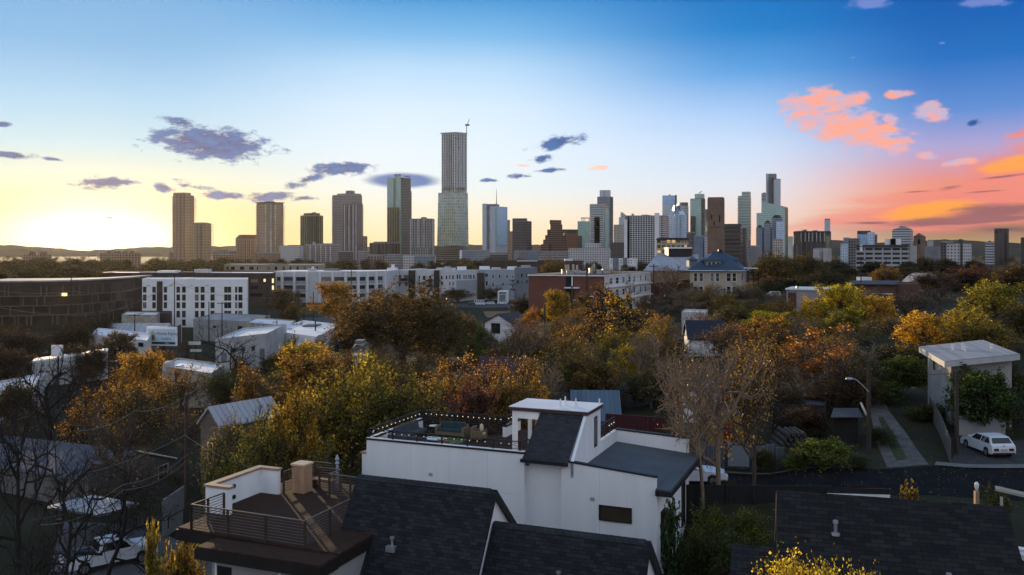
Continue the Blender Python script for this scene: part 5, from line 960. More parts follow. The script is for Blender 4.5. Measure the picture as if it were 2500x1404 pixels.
# recessed bay and steep shingled roof
H().box(-7.45, -5.28, .4, 6, HG, 3.3).build('recessed_wall', 'white_stucco', h)
s_ = H(); e0, e1 = (-.22, 3.42), (2.42, 5.62)
s_.face([(-7.5, *e0), (-4.82, *e0), (-4.74, *e1), (-7.36, *e1)], [(0, 0), (2.68, 0), (2.6, 3.45), (.1, 3.45)]); s_.build('steep_roof', 'shingle_slate', h)
H().prism([(-7.5, -.1), (-4.84, -.1), (-4.76, 2.4), (-7.36, 2.4)], 3.2, [3.25, 3.25, 5.58, 5.58]).build('steep_core', 'white_stucco', h)
H().box(-7.56, -4.8, -.36, -.2, 3.26, 3.44).build('gutter', 'black_trim', h)
# stair tower
tw = H(); tw.box(-9.15, -8.9, 2.42, 2.7, 3.02, 5.6).box(-8.9, -7.2, 2.42, 2.62, 5.15, 5.6).box(-7.5, -7.35, 2.42, 5.2, 3.02, 5.6).box(-9.15, -8.95, 5.0, 5.2, 3.02, 5.6).box(-8.95, -7.5, 5.02, 5.2, 5.1, 5.6).box(-7.35, -4.7, 5.0, 5.2, 3.02, 5.6).box(-8.0, -7.5, 5.02, 5.2, 3.02, 5.1); tw.build('stair_tower', 'white_stucco', h)
H().box(-8.7, -8.02, 5.08, 5.14, 3.02, 5.05).build('door', 'cedar', h)
sw = H(); sw.prism([(-4.74, 0), (-4.56, 0), (-4.56, 2.42), (-4.74, 2.42)], 2.6, [3.5, 3.5, 5.6, 5.6]).box(-4.74, -4.56, 2.42, 3.9, 2.6, 5.6).box(-4.74, -4.56, 4.45, 5.2, 2.6, 5.6).box(-4.74, -4.56, 3.9, 4.45, 2.6, 3.5).box(-4.74, -4.56, 3.9, 4.45, 5.2, 5.6).box(-4.74, -4.56, 5.2, 9, 2.6, 3.6); sw.build('tower_side_wall', 'white_stucco', h)
wf = H(); wf.box(-4.8, -4.54, 3.86, 3.9, 3.46, 5.24).box(-4.8, -4.54, 4.45, 4.49, 3.46, 5.24).box(-4.8, -4.54, 3.9, 4.45, 5.2, 5.24).box(-4.8, -4.54, 3.9, 4.45, 3.46, 3.5); wf.build('window_frame', 'black_trim', h)
H().box(-9.3, -4.45, 2.3, 5.35, 5.6, 5.8).build('roof_fascia', mat('fascia_brown', (.06, .04, .035), .6, .2), h); H().box(-9.32, -4.43, 2.28, 5.37, 5.802, 5.84).build('tower_roof', 'roof_white', h)
for a_, b_ in ((-6.35, 3.0), (-6.35, 3.9), (-5.6, 3.6), (-4.6, 5.1)): H().lathe((a_, b_, 5.84), [(.14, 0), (.1, .12), (.045, .28), (.045, .5)] if a_ != -4.6 else [(.05, 0), (.05, .3)], 10).build('roof_vent', 'trim_white', h)
# right block
H().prism([(-5.28, 0), (0, 0), (0, 9.0), (-5.28, 9.0)], HG, [2.7, 2.3, 2.3, 2.7]).build('wall', 'white_stucco', h)
H().prism([(-5.28, 0), (0, 0), (0, .2), (-5.28, .2)], [2.7, 2.3, 2.3, 2.7], [3.46, 3.04, 3.04, 3.46]).build('parapet', 'white_stucco', h); H().prism([(-5.33, -.05), (.04, -.05), (.04, .25), (-5.33, .25)], [3.46, 3.04, 3.04, 3.46], [3.55, 3.13, 3.13, 3.55]).build('coping', 'black_trim', h)
H().prism([(-4.56, 8.78), (.02, 8.78), (.02, 9.0), (-4.56, 9.0)], [2.7, 2.3, 2.3, 2.7], [3.6, 3.38, 3.38, 3.6]).build('parapet', 'white_stucco', h); H().prism([(-4.6, 8.72), (.06, 8.72), (.06, 9.05), (-4.6, 9.05)], [3.6, 3.38, 3.38, 3.6], [3.69, 3.47, 3.47, 3.69]).build('coping', 'black_trim', h)
H().prism([(-4.55, .22), (.0, .22), (.0, 8.76), (-4.55, 8.76)], [2.65, 2.32, 2.32, 2.65], [2.86, 2.5, 2.5, 2.86]).build('flat_roof', 'roof_membrane', h)
H().prism([(.005, -.12), (.75, -.12), (.75, 8.95), (.005, 8.95)], [2.2, 2.15, 2.15, 2.2], [2.5, 2.44, 2.44, 2.5]).build('eave', 'roof_membrane', h); H().box(.76, .86, -.16, 9.0, 2.14, 2.42).build('gutter', 'black_trim', h); H().box(.0, .86, -.26, -.125, 2.14, 2.42).build('gutter_end', 'black_trim', h)
wl = Wall(HT((-5.28, 0, 0))[:2], HT((0, 0, 0))[:2]); window(wl, h, *wl.rect(1465, 1540, 1239, 1271), 'glass_amber', 'black_trim', .06)
wl = Wall(HT((0, 0, 0))[:2], HT((0, 9, 0))[:2])
for u0, u1, z0, z1 in ((1.1, 2.0, -1.7, .9), (6.7, 7.6, -1.4, 1.2)): window(wl, h, u0, u1, z0, z1, 'glass_amber', 'black_trim', .06)
H().tube([(.05, -.08, 2.2), (.02, -.07, 1.9), (.02, -.07, HG)], .045, 6).build('downspout', 'white_stucco', h)
for a_, z_ in ((-13.4, 1.9), (-10.8, 1.2), (-3.6, 1.5)): H().box(a_, a_+.22, -.05, 0, z_, z_+.16).build('wall_vent', 'pale_panel', h)
H().box(-5.42, -5.25, -.14, -.02, 3.1, 3.3).build('wall_lamp', 'trim_white', h)
# string lights along the deck rail
sl = thing('string_lights', 'string of warm bulbs looped along the rooftop deck railing', 'string lights', HT((-12, .1, 4.2)))
loops = [((-17.5, .16), (-7.7, .16), 20), ((-17.44, .3), (-17.44, 6.7), 12), ((-17.3, 6.76), (-11.5, 6.76), 15), ((-11.34, 7), (-11.34, 8.9), 4), ((-4.66, 7.2), (-4.66, 8.8), 3)]
for (a0, b0), (a1, b1), n in loops:
    pts = []
    for i in range(n*2+1):
        q = i/(n*2); pts.append((a0+(a1-a0)*q, b0+(b1-b0)*q, 4.22-(.0 if i % 2 == 0 else .05)))
    MB(HT).tube(pts, .012, 4).build('wire', 'black_trim', sl)
    for i in range(n): q = (i+.5)/n; MB(HT)  .ball((a0+(a1-a0)*q, b0+(b1-b0)*q, 4.1), .034, 8, 5).build('bulb', 'bulb', sl, smooth=True)
# furniture
def place(o, a, b, z, yaw): p = HT((a, b, z)); o.location = p; o.rotation_euler = (0, 0, R(yaw-22)); return o
def L0(name, label, cat, group=None): return thing(name, label, cat, (0, 0, 0), group)
def bx(m, parent, name, *d, bev=.03): return MB().box(*d).build(name, m, parent, bevel=bev)
s = L0('patio_sofa', 'teal cushioned two-seat wicker sofa at the back of the roof deck', 'sofa')     # front faces -y
bx('wicker', s, 'frame', -1.0, 1.0, -.4, .42, .1, .3); bx('wicker', s, 'armrest', -1.05, -.85, -.42, .42, .1, .62); bx('wicker', s, 'armrest', .85, 1.05, -.42, .42, .1, .62); bx('wicker', s, 'back_frame', -1.0, 1.0, .34, .44, .3, .75)
bx('cushion_teal', s, 'seat_cushion', -.84, .84, -.4, .3, .3, .46, bev=.05)
for x in (-.84, .01): bx('cushion_teal', s, 'back_cushion', x, x+.83, .14, .33, .47, .86, bev=.06)
for x in (-.95, .95):
    for y in (-.36, .38): bx('wicker', s, 'leg', x-.04, x+.04, y-.04, y+.04, 0, .1, bev=0)
place(s, -14.7, 5.75, 3.02, 0)
def armchair(label, a, b, yaw, pillow):
    c = L0('wicker_armchair', label, 'armchair'); bx('wicker', c, 'frame', -.4, .4, -.38, .38, .1, .32); bx('wicker', c, 'armrest', -.44, -.3, -.4, .4, .1, .6); bx('wicker', c, 'armrest', .3, .44, -.4, .4, .1, .6); bx('wicker', c, 'backrest', -.4, .4, .3, .42, .3, .8)
    bx('cushion_grey' if not pillow else 'cream_cloth', c, 'cushion', -.29, .29, -.36, .29, .33, .45, bev=.04)
    for x in (-.35, .35):
        for y in (-.33, .33): bx('wicker', c, 'leg', x-.03, x+.03, y-.03, y+.03, 0, .1, bev=0)
    place(c, a, b, 3.02, yaw); return c
armchair('wicker armchair with a round cream pillow, right of the teal sofa', -12.6, 5.3, 90, True); armchair('wicker armchair with its back to the front parapet of the roof deck', -12.9, 1.3, 170, False)
pl = L0('round_pillow', 'round cream pillow on the right-hand wicker armchair', 'pillow'); MB().ball((0, 0, .3), .26, 12, 8, (.5, 1, 1)).build('cover', 'cream_cloth', pl, smooth=True); place(pl, -12.4, 5.3, 3.5, 0)
def bench(label, a, b, L_, yaw):
    c = L0('outdoor_lounge', label, 'sofa'); bx('black_trim', c, 'frame', -L_/2, L_/2, -.42, .42, .08, .26); bx('cushion_grey', c, 'seat_cushion', -L_/2, L_/2, -.4, .28, .26, .44, bev=.05); n = max(2, int(L_/.9))
    for i in range(n): MB().prism([(-L_/2+i*L_/n+.01, .2), (-L_/2+(i+1)*L_/n-.01, .2), (-L_/2+(i+1)*L_/n-.01, .4), (-L_/2+i*L_/n+.01, .4)], .45, .95, shift=[(-L_/2+i*L_/n+.01, .32), (-L_/2+(i+1)*L_/n-.01, .32), (-L_/2+(i+1)*L_/n-.01, .46), (-L_/2+i*L_/n+.01, .46)]).build('back_cushion', 'cushion_grey', c, bevel=.05)
    place(c, a, b, 3.02, yaw); return c
bench('charcoal lounge sofa along the left parapet of the roof deck', -16.7, 3.9, 3.0, 90); bench('charcoal lounge sofa with its back to the front parapet', -15.1, .85, 2.6, 180)
tb = L0('side_table', 'small round table with a pale top beside the teal sofa', 'table'); MB().lathe((0, 0, .5), [(.32, 0), (.32, .03)], 16).build('top', 'trim_white', tb); MB().tube([(0, 0, 0), (0, 0, .5)], .05, 8).build('stem', 'black_trim', tb); place(tb, -16.1, 5.9, 3.02, 0)
tb = L0('side_table', 'square black table by the front wicker armchair', 'table'); bx('black_trim', tb, 'top', -.3, .3, -.3, .3, .42, .47, bev=.01)
for x in (-.26, .26):
    for y in (-.26, .26): bx('black_trim', tb, 'leg', x-.025, x+.025, y-.025, y+.025, 0, .42, bev=0)
place(tb, -11.9, 1.5, 3.02, 0)
tb = L0('coffee_table', 'low pale coffee table in the middle of the roof deck', 'table'); bx('trim_white', tb, 'top', -.6, .6, -.35, .35, .32, .37, bev=.01); bx('black_trim', tb, 'base', -.5, .5, -.28, .28, 0, .32, bev=0); place(tb, -14.6, 3.0, 3.02, 0)
rg = MB(HT).box(-16, -13.2, 2.2, 5.2, 3.024, 3.035).build('rug', 'rug_green'); tag(rg, 'green rug under the coffee table on the roof deck', 'rug')

# ---------------------------------------------------------------- near house with timber deck (frame D: a right, b away)
DT = fr(-8.19, 35.3, 22)
def D(): return MB(DT)
d = thing('deck_house', 'dark-roofed near house with a railed timber roof deck at the lower left', 'house', (*DT((0, 3, 0))[:2], -4.5))
D().prism([(-6.7, .2), (1.6, -.05), (1.6, 9.2), (-7.05, 9.2)], 2.7, 3.14).build('deck_slab', 'fascia_black', d)
D().prism([(-6.6, .25), (1.6, -.04), (1.6, 8.8), (-7.0, 8.8)], 3.145, 3.24).build('deck_floor', 'deck_wood', d)
D().box(-4.35, 1.6, -1.3, -.06, 2.66, 3.1).build('lower_eave', 'fascia_black', d); D().box(-4.3, 1.55, -1.25, -.06, 3.105, 3.16).build('lower_roof', 'deck_wood', d)
D().box(-4.0, 1.5, -.7, 8.5, -4.5, 2.64).build('wall', 'stucco_grey', d)
for a0, a1 in ((-3.7, -3.0), (-.6, .9)): g = D().box(a0, a1, -.73, -.69, -1, 2.3).build('window', 'glass_dark', d); D().box(a0-.1, a0, -.76, -.69, -1.1, 2.4).build('frame', 'trim_white', g); 
pw = D(); pw.box(-7.0, -6.76, 2.4, 6.2, 3.25, 4.4).box(-6.76, -5.7, 2.4, 2.62, 3.25, 4.4).box(-6.76, -5.75, 5.98, 6.2, 3.25, 4.4); pw.build('parapet', 'white_stucco', d)
cp = D(); cp.box(-7.06, -6.7, 2.34, 6.26, 4.4, 4.5).box(-6.7, -5.64, 2.34, 2.68, 4.4, 4.5).box(-6.7, -5.7, 5.92, 6.26, 4.4, 4.5); cp.build('coping', 'cap_brown', d)
for z, r_ in ((4.05, .1), (3.55, .1)): D().lathe((-6.75, 4.0, z), [(r_, 0), (r_, .06)], 10, 'x').build('wall_outlet', 'metal_dark', d)
kw = dict(mpost=mat('rail_brown', (.05, .035, .03), .5, .2, 2), mrail=mat('rail_bronze', (.12, .085, .065), .4, .2, 2, metal=.4), rr_=.016, pr=.04, lo=.12)
rail(d, DT, [(-5.72, 2.1), (-5.78, .14), (0, 0), (0, 3.5)], 3.24, 4.31, [2, 3, 2], 8, **kw)
rail(d, DT, [(-5.6, 6.25), (-5.4, 8.55), (-4.36, 8.5)], 3.24, 4.31, [2, 1], 8, **kw); rail(d, DT, [(-4.5, 7.63), (-3.28, 7.63), (-3.28, 6.66), (-.9, 6.6)], 3.24, 4.31, [1, 1, 2], 8, **kw)
pb = thing('planter_column', 'tall cedar box column standing on the timber roof deck', 'column', DT((-5.0, 6.9, 3.24))); D().box(-5.35, -4.65, 6.55, 7.25, 3.25, 4.58).build('box', 'cedar', pb); D().box(-5.4, -4.6, 6.5, 7.3, 4.58, 4.66).build('lid', mat('cedar_pale', (.55, .4, .27), .7, .15, 3), pb)
pp_ = thing('finial_post', 'slim white post with a finial at the rear corner of the timber deck', 'post', DT((-4.3, 8.9, 2))); MB(DT).lathe((-4.3, 8.9, 1.5), [(.07, 0), (.07, 2.7), (.12, 2.75), (.05, 2.85), (.11, 2.95), (.06, 3.1), (.01, 3.2)], 10).build('shaft', 'pale_panel', pp_)
bn = thing('deck_sun_patch', 'bench shape standing in for the sunlit timber deck by the stair rail', 'bench', DT((-4.6, 7.9, 3.24))); D().box(-5.1, -3.9, 7.75, 8.2, 3.62, 3.68).build('seat', 'cedar', bn)  # bench shape stands in for sunlit deck boards
for a_ in (-5.0, -4.0): D().box(a_-.04, a_+.04, 7.8, 8.15, 3.245, 3.62).build('leg', 'rail_brown', bn)
# gable wings
def wing(a0, a1, br, zr, mf, mb_, eb, bb_, m, part):
    r = D(); zf = zr-mf*(br-eb); zb = zr-mb_*(bb_-br); L_ = math.hypot(br-eb, zr-zf)
    r.face([(a0, eb, zf), (a1, eb, zf), (a1, br, zr), (a0, br, zr)], [(0, 0), (a1-a0, 0), (a1-a0, L_), (0, L_)]); r.face([(a1, bb_, zb), (a0, bb_, zb), (a0, br, zr), (a1, br, zr)]); r.build(part, m, d)
    t_ = .22
    for (b0, z0) in ((eb, zf), (bb_, zb)):
        for aa, s_ in ((a1, 1), (a0, -1)):
            q = [(aa, b0, z0-t_), (aa, br, zr-t_), (aa, br, zr-.01), (aa, b0, z0-.01)]; p2 = [(aa-s_*.3, y, z) for _, y, z in q]; u = D(); u.face(q if s_*(b0-br) > 0 else q[::-1]); u.face([q[0], q[1], p2[1], p2[0]]); u.build('rake_board', 'black_trim', d)
    a2, a3 = a0+.25, a1-.25; w_ = D()
    w_.face([(a3, eb+.2, -4.5), (a3, bb_-.2, -4.5), (a3, bb_-.2, zb+mb_*.2-.12), (a3, br, zr-.12), (a3, eb+.2, zf+mf*.2-.12)]); w_.face([(a2, bb_-.2, -4.5), (a2, eb+.2, -4.5), (a2, eb+.2, zf+mf*.2-.12), (a2, br, zr-.12), (a2, bb_-.2, zb+mb_*.2-.12)]); w_.face([(a2, eb+.2, -4.5), (a3, eb+.2, -4.5), (a3, eb+.2, zf+mf*.2-.12), (a2, eb+.2, zf+mf*.2-.12)]); w_.build('gable_wall', 'white_stucco', d)
wing(0, 6.6, 3.9, 5.24, 1.5, .9, .2, 6.6, 'shingle_dark', 'shingle_roof'); wing(6.4, 12.95, 4.0, 3.9, 1.5, .95, .2, 7.4, 'shingle_dark', 'shingle_roof')
for a0, a1, b_, z_ in ((.05, 6.55, 3.9, 5.24), (6.45, 12.9, 4.0, 3.9)):
    n_ = int((a1-a0)/.3); r = D()
    for k in range(n_):
        p0, p1 = a0+k*.3+.01, a0+k*.3+.29; r.prism([(p0, b_-.14), (p1, b_-.14), (p1, b_+.14), (p0, b_+.14)], z_-.17, z_-.15, shift=[(p0, b_-.01), (p1, b_-.01), (p1, b_+.01), (p0, b_+.01)]) if False else r.face([(p0, b_-.13, z_-.16), (p1, b_-.13, z_-.16), (p1, b_, z_+.035), (p0, b_, z_+.035)]).face([(p0, b_, z_+.035), (p1, b_, z_+.035), (p1, b_+.15, z_-.1), (p0, b_+.15, z_-.1)])
    r.build('ridge_cap', 'shingle_slate', d)
D().lathe((9.6, 2.9, 2.2), [(.06, 0), (.06, .35), (.1, .37), (.1, .44)], 8).build('roof_vent', 'steel', d)
rv = D(); rv.lathe((2.6, 2.35, 2.9), [(.05, 0), (.05, .3), (.1, .32), (.1, .4)], 8).box(2.4, 2.8, 2.15, 2.5, 2.72, 2.95); rv.build('roof_vent', 'steel', d)
# ---------------------------------------------------------------- big shingle roof at the lower right
BT = fr(X(1895, 27), 27, 15.9)
q = thing('shingle_house', 'house at the lower right seen as a broad dark shingle roof', 'house', (*BT((3, 0, 0))[:2], -.5)); zr = Z(1196, 27); LL = 6.25
r = MB(BT); r.face([(0, -5.5, zr-.6*5.5), (LL, -5.5, zr-.6*5.5), (LL, 0, zr), (0, 0, zr)], [(0, 0), (LL, 0), (LL, 6.4), (0, 6.4)]); r.face([(LL, 5, zr-3), (0, 5, zr-3), (0, 0, zr), (LL, 0, zr)]); r.build('roof', 'shingle_big', q)
rc = MB(BT)
for k in range(26): rc.prism([(k*.24+.01, -.13), (k*.24+.23, -.13), (k*.24+.23, .13), (k*.24+.01, .13)], [zr-.07, zr-.07, zr-.07, zr-.07], [zr-.05, zr-.05, zr-.05, zr-.05], shift=[(k*.24+.01, 0), (k*.24+.23, 0), (k*.24+.23, .004), (k*.24+.01, .004)])
rc.build('ridge_cap', 'shingle_dark', q)
for a_, b_ in ((1.6, -1.3), (4.3, -2.6)): MB(BT).lathe((a_, b_, zr-.6*-b_-.05), [(.13, 0), (.12, .06), (.05, .08), (.05, .32), (.08, .34), (.07, .42)], 10).build('roof_vent', 'steel', q)
w_ = MB(BT); w_.prism([(.2, -5.3), (LL-.2, -5.3), (LL-.2, 4.8), (.2, 4.8)], -.5, zr-3.4)
w_.face([(.2, -5.3, zr-3.4), (.2, 4.8, zr-3.1), (.2, 0, zr-.1)]).face([(LL-.2, 4.8, zr-3.1), (LL-.2, -5.3, zr-3.4), (LL-.2, 0, zr-.1)]); w_.build('wall', 'stucco', q)
for aa in (0, LL):
    for b0, z0 in ((-5.5, zr-3.3), (5, zr-3)): MB(BT).face([(aa, b0, z0-.2), (aa, 0, zr-.2), (aa, 0, zr-.01), (aa, b0, z0-.01)]).build('rake_board', 'black_trim', q)
r = MB(BT); z2 = Z(1292, 30); r.face([(-1.35, -3, z2-2.0), (-.02, -3, z2-2.0), (-.02, 1.2, z2), (-1.35, 1.2, z2)], [(0, 0), (1.3, 0), (1.3, 4.6), (0, 4.6)]); r.face([(-1.35, 1.2, z2), (-.02, 1.2, z2), (-.02, 3, z2-1), (-1.35, 3, z2-1)]); r.build('lower_roof', 'shingle_dark', q); MB(BT).box(-1.25, 0, -2.6, 2.6, -.5, z2-2.05).build('lower_wall', 'stucco_grey', q)
for b0, l_ in ((2.2, 2.4), (.6, 1.2)): MB(BT).prism([(LL+.3, b0), (LL+l_, b0-.6), (LL+l_, b0-.3), (LL+.3, b0+.3)], 6.6-b0*.2-.35, 6.75-b0*.2-.35).build('trim_board', 'trim_white', q)
sh = thing('dark_shed', 'low dark shed with a white lower edge beyond the broad shingle roof', 'shed', (*G(2095, 45), -.3)); MB().prism([G(2020, 45), G(2172, 44.4), G(2172, 48), G(2020, 48.5)], -.4, [Z(1190, 45), Z(1194, 44.4), Z(1178, 47)-.6, Z(1176, 48)-.6]).build('body', 'boards_dark', sh); MB().prism([G(2019, 44.9), G(2173, 44.3), G(2173, 44.4), G(2019, 45)], Z(1213, 44.8), [Z(1204, 45), Z(1208, 44.4), Z(1208, 44.4), Z(1204, 45)]).build('edge_board', 'trim_white', sh)
po = thing('fence_post', 'weathered wooden post with a white cap near the right edge', 'post', (*G(2387, 46), 0)); MB().box(X(2382, 46), X(2391, 46), 46, 46.2, -.3, Z(1200, 46)).build('shaft', 'cedar', po); MB().lathe((X(2387, 46), 46.1, Z(1198, 46)), [(.06, 0), (.1, .12), (.12, .3), (.05, .42)], 8).build('cap', 'trim_white', po)
pl = thing('picnic_bench', 'pale plank seat near the right edge beyond the shingle roof', 'bench', (*G(2470, 42), 0)); MB().prism([G(2430, 43), G(2520, 41.5), G(2520, 42), G(2430, 43.5)], Z(1212, 42), Z(1206, 42)).build('seat', 'stone', pl)
for px in (2445, 2510): MB().box(X(px, 42.6)-.05, X(px, 42.6)+.05, 42.55, 42.65, -.2, Z(1212, 42.6)-.02).build('leg', 'stone', pl)
# left metal-roofed house and carport
mh = thing('metal_roof_house', 'house with a ribbed grey metal roof behind bare branches at the lower left', 'house', (*G(200, 76), -6.6))
pk, el, er, lf = P(331, 1099, 83), P(201, 1173, 75), P(432, 1118, 87), None
rl = P(-140, 1046, 98); eL = P(-260, 1105, 90); rb = MB()
Lh = (pk-rl).length
rb.face([eL, el, pk, rl], [(0, 0), (Lh, 0), (Lh, 8), (0, 8)]); bk = Vector((pk.x+(er.x-pk.x)*1.0, er.y, er.z)); bk2 = rl+(bk-pk); rb.face([bk, bk2, rl, pk]); rb.build('roof', 'metal_roof', mh)
gw = MB(); gin = lambda p: (p.x-.25, p.y+.1, p.z-.08); gw.face([(el.x+.3, el.y+.4, -7), (er.x-.25, er.y-.1, -7), gin(er), gin(pk), (el.x+.3, el.y+.4, el.z+.1)]); gw.face([(eL.x, eL.y+.4, -7), (el.x+.3, el.y+.4, -7), (el.x+.3, el.y+.4, el.z+.1), (eL.x, eL.y+.4, eL.z+.1)]); gw.build('wall', mat('stucco_dim', (.13, .125, .12), .9, .2, .6), mh)
wl = Wall((el.x+.3, el.y+.4), (er.x-.25, er.y-.1)); window(wl, mh, *wl.rect(387, 409, 1136, 1175), 'glass_dark', 'trim_white', .07, 0, 1); window(wl, mh, *wl.rect(312, 334, 1155, 1187), 'glass_dark', 'trim_white', .07, 0, 1)
MB().tube([pk+Vector((0, 0, -.05)), er+Vector((0, 0, -.05))], .08, 5).build('rake_board', 'trim_white', mh); wl.mb().box(wl.u(318), wl.u(326), -.12, 0, wl.z(322, 1124), wl.z(322, 1112)).build('wall_vent', 'metal_dark', mh)
cpt = thing('carport', 'white ribbed carport roof behind bare branches at the lower left', 'carport', (*G(230, 58), -6.5)); cs = [P(112, 1236, 67), P(240, 1258, 63), P(344, 1229, 67.5), P(225, 1208, 71.5)]
MB().face(cs, [(0, 0), (4, 0), (4, 4.5), (0, 4.5)]).face([c+Vector((0, 0, -.12)) for c in cs[::-1]]).build('roof', 'metal_white', cpt)
for c in cs: MB().tube([(c.x*.98, c.y+.2, -6.9), (c.x*.98, c.y+.2, c.z-.1)], .05, 6).build('post', 'metal_dark', cpt)
lw = thing('low_wall', 'low pale garden wall beside the metal-roofed house', 'wall', (*G(430, 66), -6.5)); MB().prism([G(395, 66), G(448, 70), G(450, 70.4), G(397, 66.4)], -7, Z(1205, 68)).build('panel', 'stucco_grey', lw)
fr_ = thing('wire_gate', 'dark framed garden gate left of the timber deck', 'gate', (*G(428, 58), -6)); MB().tube([P(411, 1290, 58), P(411, 1262, 58), P(449, 1244, 57), P(449, 1290, 57)], .05, 6).build('frame', 'metal_dark', fr_)
# ---------------------------------------------------------------- vehicles
mat('car_white', (.62, .64, .67), .25, .03, 1, spec=.6); mat('car_dark', (.03, .032, .035), .25, .1, 1, spec=.6); mat('car_silver', (.4, .41, .42), .3, .05, 1, metal=.5); mat('car_blue', (.04, .08, .22), .3, .05, 1, spec=.6); mat('car_glass', (.012, .014, .017), .08, .1, 1, spec=.7); mat('tyre', (.015, .015, .015), .9, .2, 5); mat('alloy', (.3, .3, .31), .35, .1, 5, metal=.7); mat('lamp_red', (.09, .006, .008), .3, .1, 3); mat('lamp_red_lit', (.9, .02, .03), .3, .05, 3, emit=.6); mat('lamp_clear', (.7, .72, .75), .15, .05, 3); mat('black_plastic', (.02, .02, .022), .6, .2, 4)
def extr(pts, hw, top=1.0):
    """car shell: side outline pts (x, z) with a half-width; upper points drawn in by `top`"""
    mb = MB(); zs = [z for _, z in pts]; z0, z1 = min(zs), max(zs); w = [hw*(1-(1-top)*(z-z0)/(z1-z0)) for z in zs]
    l = [(x, w[i], z) for i, (x, z) in enumerate(pts)]; r = [(x, -w[i], z) for i, (x, z) in enumerate(pts)]; n = len(pts)
    mb.face(l[::-1]); mb.face(r)
    for i in range(n): j = (i+1) % n; mb.face([r[j], r[i], l[i], l[j]])
    return mb
CARS = {  # body outline, cabin outline, half width, wheel radius, axle x
 'hatch': ([(-2.0, .3), (2.0, .28), (2.06, .6), (1.9, .8), (1.0, .97), (-1.85, 1.0), (-2.02, .88), (-2.06, .55)], [(-1.9, .97), (1.05, .94), (.3, 1.4), (-.4, 1.49), (-1.25, 1.46), (-1.5, 1.42)], .9, .32, 1.3),
 'coupe': ([(-2.3, .35), (2.3, .3), (2.36, .6), (2.15, .82), (.8, .95), (-1.5, .98), (-2.2, 1.0), (-2.38, .75)], [(-1.75, .95), (.95, .93), (.1, 1.33), (-.6, 1.38)], .94, .34, 1.38),
 'suv': ([(-2.3, .4), (2.3, .38), (2.35, .8), (2.2, 1.0), (1.2, 1.1), (-2.25, 1.12), (-2.35, .9)], [(-2.2, 1.1), (1.2, 1.08), (.55, 1.68), (-1.95, 1.72)], .94, .36, 1.4),
 'pickup': ([(-2.9, .5), (2.9, .48), (2.95, .95), (2.85, 1.2), (1.4, 1.28), (-.9, 1.28), (-2.95, 1.25), (-3.0, .7)], [(-.95, 1.26), (1.55, 1.25), (.8, 1.85), (.1, 1.92), (-.75, 1.9)], 1.0, .42, 1.85),
 'minibus': ([(-3.2, .45), (3.2, .42), (3.25, .9), (3.0, 1.2), (2.3, 1.35), (-3.2, 1.4)], [(-3.2, 1.35), (2.35, 1.3), (1.8, 2.3), (1.7, 2.65), (-3.15, 2.65)], 1.1, .4, 2.1)}
